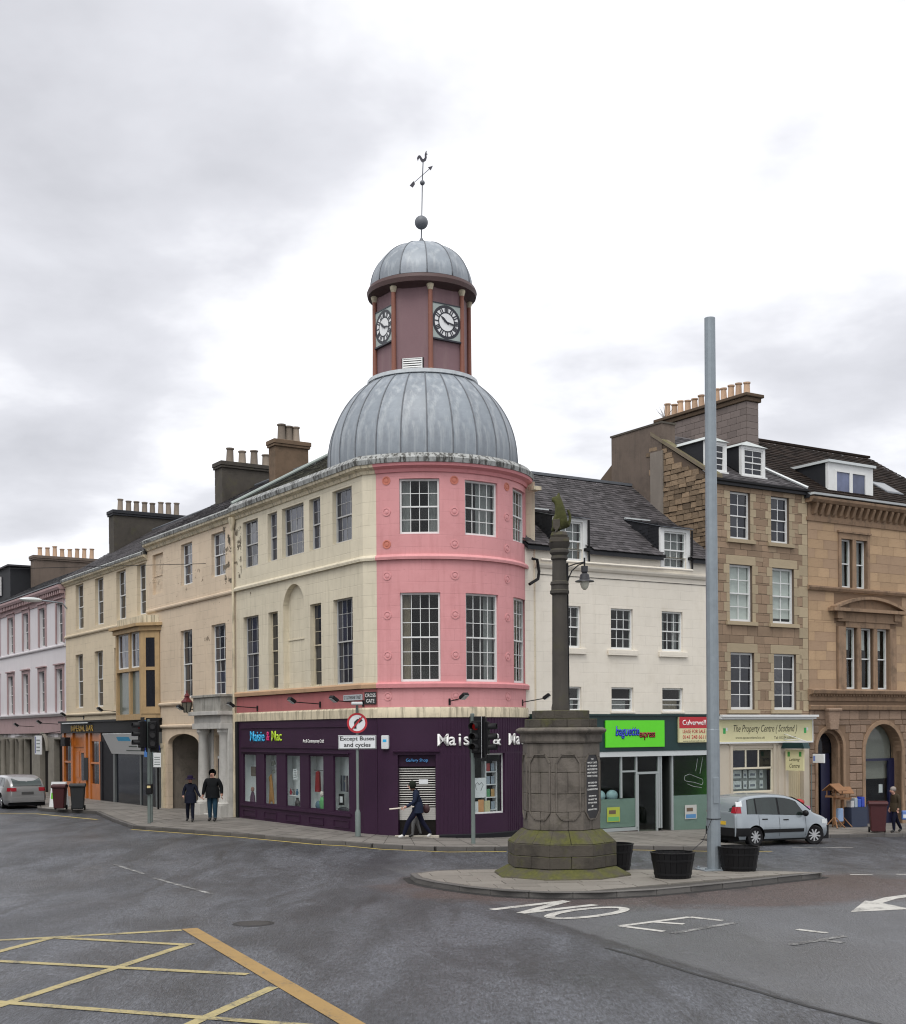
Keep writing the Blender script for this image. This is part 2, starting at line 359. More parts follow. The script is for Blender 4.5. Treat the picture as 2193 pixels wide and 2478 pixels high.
M['glassb'] = glass_dark('sky_tinted_glass', (.020, .024, .040), .06)  # blue in the base colour stands in for reflected sky
M['glassg'] = glass_clear('clear_glass')
M['glassshop'] = glass_clear('shop_glass', (.95, .97, .965), 1.0)
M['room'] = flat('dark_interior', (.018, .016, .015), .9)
M['roomlt'] = flat('pale_interior', (.80, .83, .83), .8)
M['net'] = mat('net_curtain', (.20, .20, .20), .9, .1, 6, .2, 30)
M['curt'] = mat('heavy_curtain', (.22, .175, .13), .9, .15, 6, .2, 30)
M['blind'] = mat('window_blind', (.50, .50, .48), .8, .06, 6, .1, 30)
M['signw'] = flat('sign_white', (.66, .68, .69), .4)
M['signred'] = flat('sign_red', (.42, .016, .025), .4)
M['signblk'] = flat('sign_black', (.012, .012, .012), .4)
M['yellowp'] = flat('pale_yellow_sign', (.60, .565, .33), .5)
M['aluw'] = flat('white_aluminium', (.52, .55, .55), .35)
M['green'] = flat('lime_sign', (.10, .62, .012), .4)
M['dkgreen'] = mat('dark_green_fascia', (.008, .032, .032), .4, .15, 3, .1, 20)
M['skin'] = flat('skin', (.42, .23, .17), .6)
M['steeld'] = flat('dark_steel', (.05, .05, .055), .4, .6)
# ================================================================== frames of the two streets
LO, LA = Vector((-2.79, 40.65)), math.atan2(-.842, .5396)      # front of the long terrace: x towards the corner, y into the houses
RO, RA = Vector((6.71, 45.5)), math.atan2(.54, .842)           # front of the cross street: x away from the corner, y into the houses
def fr(o, a, s, d=0.0): return (o.x + math.cos(a) * s - math.sin(a) * d, o.y + math.sin(a) * s + math.cos(a) * d)
def LP(s, d=0.0): return fr(LO, LA, s, d)
def RP(s, d=0.0): return fr(RO, RA, s, d)
BC = (-0.92, 43.5); BR = 3.4                                    # centre and radius of the corner bow
GP[:] = [(-60, .10), (-3, .07), (2, -.14), (8, -.34), (12, -.42), (16, -.58), (40, -1.1)]

# ------------------------------------------------------------------ road
ISL = [(-1.0, 29.6), (-.85, 28.7), (-.45, 27.9), (.25, 26.95), (1.0, 26.25), (1.9, 25.85), (2.9, 25.85), (3.95, 26.2), (5.1, 26.9), (6.3, 27.75), (7.3, 28.6), (8.2, 29.4), (8.35, 29.62), (8.1, 29.85), (6.9, 30.3), (5.2, 30.62), (3.2, 30.72), (1.2, 30.7), (.1, 30.55), (-.6, 30.2)]
def road_mat():
    t = NT('wet_asphalt'); co = t.co()
    fine = t.noise(85, 3, .7); mid = t.noise(9, 6, .62); big = t.noise(.35, 4, .55, dist=.6, sc3=(1, .45, 1)); pat = t.noise(.75, 6, .62, loc=(4, 9, 0), sc3=(1, .35, 1), dist=.5)
    base = t.mix(fine, (.016, .017, .021), (.140, .150, .172))
    grain = t.ramp(t.noise(26, 3, .8, sc3=(1, .22, 1)), .36, .64)
    base = t.scale(base, t.math('ADD', .42, t.math('MULTIPLY', grain, 1.2)))
    base = t.scale(base, t.math('ADD', .72, t.math('MULTIPLY', t.ramp(t.noise(11, 4, .7, loc=(3, 3, 0), sc3=(1, .3, 1)), .3, .7), .56)))
    base = t.mix(t.ramp(mid, .3, .75), t.scale(base, .72), t.scale(base, 1.18))
    base = t.mix(t.ramp(pat, .42, .60), t.scale(base, .55), t.scale(base, 1.15))
    # reddish anti-skid dressing laid round the island and along its far side
    sp = t.n('ShaderNodeSeparateXYZ'); t.l(co, sp.inputs[0])
    ex = t.math('DIVIDE', t.math('SUBTRACT', sp.outputs[0], 4.6), 5.9); ey = t.math('DIVIDE', t.math('SUBTRACT', sp.outputs[1], 28.2), 3.9)
    rr = t.math('ADD', t.math('MULTIPLY', ex, ex), t.math('MULTIPLY', ey, ey))
    rr = t.math('ADD', rr, t.math('MULTIPLY', t.math('SUBTRACT', t.noise(.9, 5, .6), .5), 1.1))
    redm = t.math('SUBTRACT', 1.0, t.ramp(rr, .80, 1.25))
    base = t.mix(t.math('MULTIPLY', redm, .8), base, t.scale(t.mix(mid, (.040, .027, .023), (.115, .070, .056)), t.math('ADD', .5, t.math('MULTIPLY', grain, .9))))
    # oil and wheel-track stains running with the traffic
    st = t.ramp(t.noise(.42, 5, .6, sc3=(2.6, .45, 1), loc=(1.7, 3, 0), dist=.9), .55, .68)
    base = t.mix(t.math('MULTIPLY', st, .7), base, (.014, .0135, .0135))
    # dark ragged reinstatement running from the island towards the viewer
    dd = t.math('ADD', t.math('MULTIPLY', t.math('SUBTRACT', sp.outputs[0], 1.3), .937), t.math('MULTIPLY', t.math('SUBTRACT', sp.outputs[1], 23.6), .349))
    al = t.ramp(sp.outputs[1], 14.0, 23.5); wd_ = t.math('ADD', .10, t.math('MULTIPLY', t.math('MULTIPLY', al, al), .75))
    near = t.math('SUBTRACT', 1.0, t.math('DIVIDE', t.math('ABSOLUTE', t.math('ADD', dd, t.math('MULTIPLY', t.math('SUBTRACT', t.noise(1.1, 5, .65), .5), 1.2))), wd_), True)
    base = t.mix(t.math('MULTIPLY', t.math('MULTIPLY', near, t.math('SUBTRACT', 1.0, t.ramp(sp.outputs[1], 23.5, 25.5))), .8), base, (.013, .012, .012))
    # thin cracks
    vo = t.n('ShaderNodeTexVoronoi', feature='DISTANCE_TO_EDGE'); vo.inputs['Scale'].default_value = .33
    mp = t.n('ShaderNodeMapping'); t.l(co, mp.inputs[0]); nz = t.n('ShaderNodeTexNoise'); nz.inputs['Scale'].default_value = 1.2; nz.inputs['Detail'].default_value = 6; t.l(co, nz.inputs[0])
    va = t.n('ShaderNodeVectorMath', operation='ADD'); t.l(mp.outputs[0], va.inputs[0]); vs_ = t.n('ShaderNodeVectorMath', operation='SCALE'); vs_.inputs['Scale'].default_value = 1.4; t.l(nz.outputs['Color'], vs_.inputs[0]); t.l(vs_.outputs[0], va.inputs[1]); t.l(va.outputs[0], vo.inputs['Vector'])
    crk = t.math('MULTIPLY', t.math('SUBTRACT', 1.0, t.ramp(vo.outputs['Distance'], .002, .009)), t.ramp(t.noise(.35, 2, loc=(8, 1, 0)), .52, .62))
    base = t.mix(t.math('MULTIPLY', crk, .55), base, (.012, .012, .012))
    # the newer, paler lane surface beyond that seam
    lane = t.math('MULTIPLY', t.ramp(t.math('ADD', dd, t.math('MULTIPLY', t.math('SUBTRACT', t.noise(2.0, 4), .5), .25)), .0, .12), t.math('SUBTRACT', 1.0, redm))
    lane = t.math('MULTIPLY', lane, t.math('SUBTRACT', 1.0, t.ramp(sp.outputs[1], 30.0, 33.0)))
    base = t.mix(t.math('MULTIPLY', lane, .75), base, t.scale(t.mix(t.noise(60, 2), (.085, .088, .094), (.135, .139, .147)), t.math('ADD', .7, t.math('MULTIPLY', t.noise(.6, 4), .6))))
    wet = t.ramp(big, .38, .62)
    rough = t.math('ADD', t.math('MULTIPLY', wet, -.24), t.math('ADD', .48, t.math('MULTIPLY', fine, .10)))
    x = t.bsdf(base, rough, 0, .75, t.math('ADD', t.math('MULTIPLY', fine, .5), t.math('ADD', t.math('MULTIPLY', grain, 1.0), t.math('MULTIPLY', mid, .8))), .9, .022)
    return t.m
M['road'] = road_mat()
def grid_mesh(xs, ys, zf):
    mb = MB(); nx = len(xs)
    mb.v = [(x, y, zf(x, y)) for y in ys for x in xs]
    for j in range(len(ys) - 1):
        for i in range(nx - 1):
            a = j * nx + i; mb.f.append((a, a + 1, a + 1 + nx, a + nx)); mb.m.append(0)
    return mb
xs = [-400, -200, -120, -80, -60] + [-50 + 5 * i for i in range(9)] + [-5 + .5 * i for i in range(45)] + [20, 25, 30, 40, 60, 90, 200, 400]
ys = [-200, -80, -30, -10, 0, 5, 10, 15, 20, 24, 26] + [27 + .5 * i for i in range(30)] + [43, 45, 50, 60, 80, 120, 200, 500]
tag(grid_mesh(xs, ys, gz).build('road', M['road'], smooth='all', weld=False), 'wet grey asphalt of the road junction', 'road', kind='structure')

def slabmat(name, c, moss=0.0):
    return mat(name, c, .62, .16, 5, .35, 30, spec=.45, rnd='island', rnda=.15, dirt=.35, dirtc=mul(c, .45), moss=moss)
M['slab'] = slabmat('paving_slab', (.17, .158, .142)); M['slabo'] = mat('island_paving_slab', (.185, .17, .148), .6, .16, 5, .35, 30, spec=.45, rnd='object', rnda=.12, dirt=.35, dirtc=(.09, .08, .065))
M['kerb'] = mat('kerb_stone', (.10, .094, .088), .65, .2, 6, .45, 25, rnd='object', rnda=.2, dirt=.5, dirtc=(.035, .033, .03))
M['joint'] = mat('paving_joint', (.05, .046, .04), .8, .2, 6, .3, 30)

def kerbs(parent, pts, closed, length=.9, w=.15):
    """individual kerbstones along a polyline; the walkway lies on the left of the walking direction"""
    P = [Vector(p) for p in pts]; P = P + [P[0]] if closed else P
    seg = [(b - a).length for a, b in zip(P, P[1:])]; tot = sum(seg)
    def at(s):
        for (a, b), l in zip(zip(P, P[1:]), seg):
            if s <= l + 1e-9: return a.lerp(b, s / l), (b - a).normalized()
            s -= l
        return P[-1].copy(), (P[-1] - P[-2]).normalized()
    n = max(1, round(tot / length)); n = min(n, 290)
    for k in range(n):
        a, da = at(tot * k / n); b, db = at(tot * (k + 1) / n); m, dm = at(tot * (k + .5) / n)
        g = (b - a).normalized() * .006; a = a + g; b = b - g
        nl = Vector((-dm.y, dm.x)); o = Vector((m.x, m.y, 0))
        j = random.uniform(-.006, .006)
        mb = MB(); vs = []
        for (p, off, dz) in ((a, 0, -.25), (b, 0, -.25), (b, w, -.25), (a, w, -.25), (a, .012, 0), (b, .012, 0), (b, w, .002), (a, w, .002)):
            q = p + nl * off; vs.append((q.x - o.x, q.y - o.y, pz(p.x, p.y) + dz + j))
        mb.add(vs, [(3, 2, 1, 0), (4, 5, 6, 7), (0, 1, 5, 4), (1, 2, 6, 5), (2, 3, 7, 6), (3, 0, 4, 7)])
        mb.build('kerbstone', M['kerb'], parent, loc=o, bevel=.012, weld=False)

def loft_pavement(name, K, I, label):
    root = MB(); tops = MB()
    for (a, b), (c, d) in zip(zip(K, K[1:]), zip(I, I[1:])):
        a, b, c, d = map(Vector, (a, b, c, d))
        nu = max(1, min(60, round(max((b - a).length, (d - c).length) / .75))); nv = max(2, round(((c - a).length + (d - b).length) / 2 / .6))
        def P(u, v): return (a.lerp(b, u)).lerp(c.lerp(d, u), v)
        for i in range(nu):
            for j in range(nv):
                off = .5 if j % 2 else 0
                q = [P(i / nu, j / nv), P((i + 1) / nu, j / nv), P((i + 1) / nu, (j + 1) / nv), P(i / nu, (j + 1) / nv)]
                root.quad(*[(p.x, p.y, pz(p.x, p.y) - .010) for p in q])
                m = sum(q, Vector((0, 0))) / 4; dz = random.uniform(-.003, .003)
                sh = [p + (m - p).normalized() * .012 for p in q]
                tops.quad(*[(p.x, p.y, pz(p.x, p.y) + dz - .002) for p in sh])
    ob = root.build(name, M['joint']); tag(ob, label, 'pavement', kind='structure')
    t = tops.build('paving_slab', M['slab'], ob, weld=False); t['kind'] = 'stuff'
    kerbs(ob, K[::-1], False)
    return ob
K = [LP(-60, -3.2), LP(-25, -3.2), (-17.6, 55.9), (-14.5, 53.6), (-12.5, 48.6), (-10.84, 44.9), (-6.45, 41.0), (-3.9, 38.3), (-2.0, 37.1), (-.2, 36.9), (1.36, 37.7), (2.9, 39.0), (4.5, 39.3), (6.15, 39.4), (8.0, 39.6), (9.4, 39.85), (8.4, 40.5), (7.7, 41.5), RP(-.5, -3.3), RP(3, -3.35), RP(26, -4.2)]
I = [LP(-60, .5), LP(-25, .5), LP(-22, .5), LP(-18.5, .5), LP(-14, .5), LP(-10, .5), LP(-5, .5), LP(-1.5, .8), (-2.0, 41.5), (-.9, 41.5), (.5, 41.8), (1.6, 42.6), RP(-4, .5), RP(-2.5, .5), RP(-1.8, .5), RP(-1.2, .5), RP(-.9, .5), RP(-.7, .5), RP(-.4, .5), RP(3, .5), RP(26, .5)]
loft_pavement('pavement', K, I, 'slabbed pavement with kerb wrapping round the corner shops')

GD = mat('gutter_dirt_shade', (.018, .017, .016), .8, .4, 3, .4, 30)  # dirt colour that also paints contact shade along the kerb
DIRT = []
# ------------------------------------------------------------------ traffic island: individual slabs clipped to its outline
def clip(poly, win):
    for (a, b) in zip(win, win[1:] + win[:1]):
        out = []; ins = lambda p: (b[0] - a[0]) * (p[1] - a[1]) - (b[1] - a[1]) * (p[0] - a[0]) >= 0
        for p, q in zip(poly, poly[1:] + poly[:1]):
            if ins(p): out.append(p)
            if ins(p) != ins(q):
                d1 = (b[0] - a[0]) * (p[1] - a[1]) - (b[1] - a[1]) * (p[0] - a[0]); d2 = (b[0] - a[0]) * (q[1] - a[1]) - (b[1] - a[1]) * (q[0] - a[0])
                s = d1 / (d1 - d2); out.append((lerp(p[0], q[0], s), lerp(p[1], q[1], s)))
        poly = out
        if not poly: break
    return poly
mb = MB(); ctr = Vector((3.2, 28.7))
mb.add([(x, y, pz(x, y) - .012) for x, y in ISL], [tuple(range(len(ISL)))])
isl = mb.build('traffic_island', M['joint']); tag(isl, 'kerbed paved island round the stone cross', 'island', kind='structure')
kerbs(isl, ISL, True)
inner = []
for i, p in enumerate(ISL):
    a, b = Vector(ISL[i - 1]), Vector(ISL[(i + 1) % len(ISL)]); n_ = Vector((-(b - a).y, (b - a).x)).normalized()
    q = Vector(p) + n_ * .165; inner.append((q.x, q.y))
ca, sa = math.cos(R(8)), math.sin(R(8)); row = 0; yv = -4.0
while yv < 4.0:
    h = .60; xv = -6.0 + (.42 if row % 2 else 0)
    while xv < 7.0:
        w = random.choice((.75, .9, .9)); g = .007
        quad = [(xv + g, yv + g), (xv + w - g, yv + g), (xv + w - g, yv + h - g), (xv + g, yv + h - g)]
        quad = [(ctr.x + x * ca - y * sa, ctr.y + x * sa + y * ca) for x, y in quad]
        pl = clip(quad, inner)
        if len(pl) >= 3:
            cxx, cyy = sum(p[0] for p in pl) / len(pl), sum(p[1] for p in pl) / len(pl)
            if (cxx - 2.42) ** 2 + (cyy - 29.4) ** 2 > 1.0:
                dz = random.uniform(-.004, .004); n_ = len(pl); m2 = MB()
                m2.add([(p[0] - cxx, p[1] - cyy, pz(*p) + dz - .05) for p in pl] + [(p[0] - cxx, p[1] - cyy, pz(*p) + dz) for p in pl], [tuple(range(n_, 2 * n_))] + [(i, (i + 1) % n_, (i + 1) % n_ + n_, i + n_) for i in range(n_)])
                m2.build('slab', M['slabo'], isl, loc=(cxx, cyy, 0), weld=False)
        xv += w
    yv += h; row += 1

# ------------------------------------------------------------------ painted markings
def paintmat(name, c, wear):
    t = NT(name); n = t.noise(26, 5, .7); n2 = t.noise(2.4, 5, .65)
    f = t.ramp(t.math('ADD', t.math('MULTIPLY', n, .5), t.math('MULTIPLY', n2, .5)), wear - .06, wear + .07)
    t.bsdf(t.mix(f, (.065, .064, .064), t.mix(n2, mul(c, .8), mul(c, 1.1))), .6, 0, .4, n, .3, .01); return t.m
M['pyel'] = paintmat('worn_yellow_road_paint', (.36, .30, .14), .44); M['poch'] = paintmat('ochre_road_paint', (.30, .19, .065), .39)
M['pwhite'] = paintmat('white_road_paint', (.46, .45, .415), .42); M['pworn'] = paintmat('worn_white_road_paint', (.36, .36, .345), .53)
M['pyl'] = paintmat('yellow_line_paint', (.55, .42, .12), .33)
M['tar'] = mat('tar_seam', (.012, .012, .012), .5, .3, 8, .3, 30)
def strip(pts, w, name, m, label, dz=.005, sub=1.0, cat='road marking', group=None, parent=None):
    P = [Vector(p) for p in pts]; Q = []
    for a, b in zip(P, P[1:]):
        n = max(1, int((b - a).length / sub)); Q += [a.lerp(b, i / n) for i in range(n)]
    Q.append(P[-1]); mb = MB(); L = []
    for i, p in enumerate(Q):
        d = (Q[min(i + 1, len(Q) - 1)] - Q[max(i - 1, 0)]).normalized(); n = Vector((-d.y, d.x)) * w / 2
        L.append((p - n, p + n))
    for (a, b), (c, d) in zip(L, L[1:]): mb.quad(*[(q.x, q.y, gz(q.x, q.y) + dz) for q in (a, c, d, b)])
    o = mb.build(name, m, parent, weld=False)
    if parent is None: tag(o, label, cat, group, 'structure')
    return o
for P_, lab in ((K[2:16], 'dark dirt and painted contact shade in the gutter along the shop pavement'), (ISL + ISL[:1], 'dark dirt and painted contact shade in the gutter round the island')):
    sg_ = -1 if P_[0] != ISL[0] else -1; Q_ = []
    for i, p in enumerate(P_):
        a, b = Vector(P_[max(i - 1, 0)]), Vector(P_[min(i + 1, len(P_) - 1)])
        if P_[0] == P_[-1]: a, b = Vector(P_[i - 1 if i else -2]), Vector(P_[(i + 1) if i < len(P_) - 1 else 1])
        n_ = Vector(((b - a).y, -(b - a).x)).normalized(); n_ = n_ if P_[0] == P_[-1] else n_; Q_.append(tuple(Vector(p) + n_ * .07))
    strip(Q_, .20, 'gutter_dirt_shade', GD, lab, .0025, .3, 'gutter')
bj = empty('box_junction_marking', (0, 0, 0)); tag(bj, 'yellow hatched box junction painted on the road', 'road marking', kind='structure')
strip([(-4.5, 22.2), (-1.18, 14.85), (.9, 10.2)], .27, 'border_line', M['poch'], '', .009, parent=bj)
strip([(-4.6, 22.05), (-7.34, 21.1), (-14, 18.8)], .17, 'border_line', M['pyel'], '', .005, parent=bj)
for p in ((-6.56, 21.34), (-4.16, 20.64), (-2.36, 17.03)):
    strip([p, (p[0] - .29 * 9, p[1] - .957 * 9)], .16, 'hatch_line', M['pyel'], '', .0065, parent=bj)
for a, b in (((-6.56, 21.34), (-4.13, 20.47)), ((-9.5, 20.03), (-2.84, 17.93)), ((-9.0, 17.4), (-1.55, 14.72)), ((-7.5, 13.5), (-.4, 11.1))):
    strip([a, b], .16, 'hatch_line', M['pyel'], '', .008, parent=bj)
no = empty('painted_word', (0, 0, 0)); tag(no, 'white painted letters NO on the road before the island', 'road marking', kind='structure')
for a, b in (((.69, 24.28), (2.18, 25.45)), ((2.18, 25.45), (1.21, 23.78)), ((1.21, 23.78), (2.68, 24.85))): strip([a, b], .20, 'letter_stroke', M['pwhite'], '', random.uniform(.004, .008), parent=no)
el = [(2.42 + .70 * math.cos(a) * .95 + .30 * math.sin(a), 23.76 + .22 * math.cos(a) + .66 * math.sin(a)) for a in [2 * math.pi * k / 28 for k in range(29)]]
strip(el, .19, 'letter_stroke', M['pwhite'], '', .0085, 9, parent=no)
en = empty('painted_word', (0, 0, 0)); tag(en, 'half worn white letters of a second word on the road', 'road marking', kind='structure')
for a, b, m in (((2.8, 22.12), (4.16, 23.12), 'pwhite'), ((4.16, 23.12), (4.64, 22.66), 'pwhite'), ((3.42, 22.56), (3.91, 22.28), 'pwhite'), ((2.8, 22.12), (3.44, 21.48), 'pwhite'), ((3.54, 21.27), (4.8, 22.39), 'pworn'), ((5.65, 21.58), (6.03, 21.18), 'pwhite'), ((5.14, 20.03), (6.23, 20.86), 'pworn'), ((5.7, 20.5), (6.0, 20.2), 'pworn')):
    strip([a, b], .14, 'letter_stroke', M[m], '', random.uniform(.004, .009), parent=en)
ar = empty('lane_arrow', (0, 0, 0)); tag(ar, 'white lane arrow painted on the road beyond the island', 'road marking', kind='structure')
mb = MB(); mb.add([(x, y, gz(x, y) + .0055) for x, y in ((7.15, 23.6), (8.35, 23.9), (8.2, 24.45), (8.05, 24.9), (7.9, 25.15))], [(0, 1, 2, 3, 4)]); mb.build('arrow_head', M['pwhite'], ar)
strip([(8.0, 24.85), (8.5, 25.5), (9.4, 26.15), (11, 26.6)], .26, 'arrow_shaft', M['pwhite'], '', .0045, parent=ar)
strip([(-11.0, 44.6), (-6.6, 40.75), (-4.0, 38.0), (-2.05, 36.75), (-.15, 36.55), (1.5, 37.35)], .10, 'yellow_line', M['pyl'], 'thin yellow line along the kerb before the purple shop', .005, .5)
strip([(3.4, 38.75), (4.6, 38.95), (6.2, 39.05), (8.0, 39.25), (9.6, 39.5)], .10, 'yellow_line', M['pyl'], 'thin yellow line along the kerb before the lime green sign', .005, .5)
for i, (a, b) in enumerate((((-13.2, 34.0), (-12.2, 33.0)), ((-8.6, 33.0), (-7.3, 30.8)), ((-6.9, 30.0), (-5.0, 27.0)))):
    strip([a, b], .10, 'lane_dash', M['pworn'], ('faint white lane dash farthest from the island', 'faint white lane dash in the middle of the left road', 'long faint white lane dash nearest the manhole cover')[i], .005)
for i, x in enumerate((9.2, 10.3, 11.4, 12.5)):
    strip([(x, 30.4 + .08 * i), (x + .5, 30.3 + .08 * i)], .20, 'give_way_dash', M['pwhite'], 'short white give-way dash on the reddish strip', .005, group='give-way dashes beside the island')
strip([(11.6, 33.2), (15.5, 33.4)], .12, 'lane_line', M['pwhite'], 'white line across the road right of the island', .005)
strip([(10.6, 41.0), (12.6, 41.3)], .08, 'bay_line', M['pwhite'], 'white parking bay line beside the silver car', .005)
for i, (a, b) in enumerate((((-22.5, 50.5), (-15.5, 49.3)), ((-24, 55.5), (-17.2, 53.9)), ((-17.2, 53.9), (-13.6, 49.9)))):
    strip([a, b], .12, 'hatch_line', M['pyl' if i else 'pworn'], ('worn white line across the road near the bins', 'yellow bay line running under the silver estate car', 'yellow bay line beside the two wheeled bins')[i], .005)
strip([(2.3, 19.9), (2.81, 18.81), (3.24, 17.74), (3.69, 16.77), (4.21, 15.58), (4.7, 14.69), (5.6, 13)], .07, 'tar_seam', M['tar'], 'dark cracked seam crossing the road towards the viewer', .005, .2, 'road seam')
mb = MB(); mb.lathe([(0, .012), (.27, .012), (.29, .006)], 24)
mh = mb.build('manhole_cover', mat('iron_cover', (.03, .028, .026), .5, .3, 12, .5, 60), loc=(-3.5, 22.75, 0)); tag(mh, 'round iron manhole cover in the road beyond the yellow box', 'manhole')
mb = MB(); mb.lathe([(.29, .009), (.36, .003)], 24); mb.build('frame_ring', M['tar'], mh)
# ================================================================== building kit
def wall(mb, x0, x1, z0, z1, ops=(), reveal=.2, sub=None, f=None, mi=0, y=0.0, sill=True):
    """wall face at depth y with real openings; op = (x0,x1,z0,z1[,rise of an arched head])"""
    f = f or (lambda p: p)
    X = sorted({x0, x1, *[v for o in ops for v in o[:2]]}); Z = sorted({z0, z1, *[v for o in ops for v in o[2:4]]})
    if sub:
        X2 = []
        for a, b in zip(X, X[1:]):
            n = max(1, math.ceil((b - a) / sub)); X2 += [lerp(a, b, i / n) for i in range(n)]
        X = X2 + [X[-1]]
    for a, b in zip(X, X[1:]):
        for c, d in zip(Z, Z[1:]):
            mx_, mz = (a + b) / 2, (c + d) / 2
            if any(o[0] < mx_ < o[1] and o[2] < mz < o[3] for o in ops): continue
            mb.quad(f((a, y, c)), f((b, y, c)), f((b, y, d)), f((a, y, d)), mi)
    for o in ops:
        a, b, c, d = o[:4]; rise = o[4] if len(o) > 4 else 0; zs = d - rise; r = y + reveal
        n = 1 if not sub else max(1, math.ceil((b - a) / sub))
        mb.quad(f((a, y, c)), f((a, r, c)), f((a, r, zs)), f((a, y, zs)), mi); mb.quad(f((b, r, c)), f((b, y, c)), f((b, y, zs)), f((b, r, zs)), mi)
        if sill: 
            for i in range(n):
                p, q = lerp(a, b, i / n), lerp(a, b, (i + 1) / n); mb.quad(f((p, y, c)), f((q, y, c)), f((q, r, c)), f((p, r, c)), mi)
        if not rise:
            for i in range(n):
                p, q = lerp(a, b, i / n), lerp(a, b, (i + 1) / n); mb.quad(f((p, r, d)), f((q, r, d)), f((q, y, d)), f((p, y, d)), mi)
        else:
            N = 18; xc, hw = (a + b) / 2, (b - a) / 2; A = [(xc - hw * math.cos(math.pi * k / N), zs + rise * math.sin(math.pi * k / N)) for k in range(N + 1)]
            for (p, zp), (q, zq) in zip(A, A[1:]):
                mb.quad(f((p, y, zp)), f((q, y, zq)), f((q, y, d)), f((p, y, d)), mi); mb.quad(f((p, r, zp)), f((q, r, zq)), f((q, y, zq)), f((p, y, zp)), mi)
    return mb
_ub = {}
def ubox(m, bev=.03, key=''):
    k = (m.name, bev, key)
    if k not in _ub:
        o = MB().box(-.5, .5, -.5, .5, -.5, .5).build('unit', m, bevel=bev); _ub[k] = o.data; bpy.data.objects.remove(o)
    return _ub[k]
def pane_mesh(m): return ubox(m, 0, 'pane')
def window(parent, x0, x1, z0, z1, cols, rt, rb, y=.15, fm='whitewood', gm='glassd', split=.5, fw=.055, bar=.02, rz=0.0, loc=None, curtains=(), room=False, blind=0.0, name='window', tilt=.016):
    """sash window: frame and glazing bars in one mesh, each pane a mesh of its own"""
    w, h = x1 - x0, z1 - z0
    if loc is None: loc = ((x0 + x1) / 2, y, z0)
    mb = MB(); a = -w / 2
    mb.box(a, a + fw, -.02, .07, 0, h).box(-a - fw, -a, -.02, .07, 0, h).box(a + fw, -a - fw, -.02, .07, h - fw, h).box(a + fw, -a - fw, -.025, .07, 0, fw * 1.35)
    zm = h * split; panes = []
    def sash(za, zb, rows, yy):
        xa, xb = a + fw, -a - fw
        for i in range(1, cols): x = lerp(xa, xb, i / cols); mb.box(x - bar / 2, x + bar / 2, yy - .012, yy + .012, za, zb)
        for j in range(1, rows): z = lerp(za, zb, j / rows); mb.box(xa, xb, yy - .0105, yy + .0105, z - bar / 2, z + bar / 2)
        for i in range(cols):
            for j in range(rows): panes.append((lerp(xa, xb, (i + .5) / cols), yy, lerp(za, zb, (j + .5) / rows), (xb - xa) / cols - bar * .3, (zb - za) / rows - bar * .3))
    if rb:
        mb.box(a + fw, -a - fw, -.015, .05, zm - .022, zm + .022)
        sash(zm + .022, h - fw, rt, .012); sash(fw * 1.35, zm - .022, rb, .036)
    else: sash(fw * 1.35, h - fw, rt, .015)
    ob = mb.build(name, M[fm] if isinstance(fm, str) else fm, parent, loc=loc, rz=rz, weld=False)
    pm = pane_mesh(M[gm])
    for p in panes:
        inst('pane', pm, ob, (p[0], p[1] + .001, p[2]), (p[3], .004, p[4]), (random.gauss(0, tilt), 0, random.gauss(0, tilt)))
    if room:
        d = 1.2; r = MB(); b = -a
        r.quad((a, d, 0), (b, d, 0), (b, d, h), (a, d, h)).quad((a, .06, 0), (a, d, 0), (a, d, h), (a, .06, h)).quad((b, .06, 0), (b, d, 0), (b, d, h), (b, .06, h)).quad((a, .06, 0), (b, .06, 0), (b, d, 0), (a, d, 0)).quad((a, .06, h), (b, .06, h), (b, d, h), (a, d, h))
        r.build('room', M['room'], ob, weld=False)
    for (ca_, cb_, mn, *zz) in curtains:
        c = MB(); n = 14; xa, xb = lerp(a + fw, -a - fw, ca_), lerp(a + fw, -a - fw, cb_); pts = [(lerp(xa, xb, k / n), .16 + .022 * math.sin(k * 2.4) + random.uniform(-.006, .006)) for k in range(n + 1)]
        zl = h * zz[0] if zz else .05; zh = h * zz[1] if len(zz) > 1 else h - .03
        for (p, yp), (q, yq) in zip(pts, pts[1:]): c.quad((p, yp, zl), (q, yq, zl), (q, yq, zh), (p, yp, zh)); 
        c.build('curtain', M[mn], ob, smooth='all')
    if blind: MB().box(a + fw, -a - fw, .09, .095, h * (1 - blind), h - .03).build('blind', M['blind'], ob)
    return ob
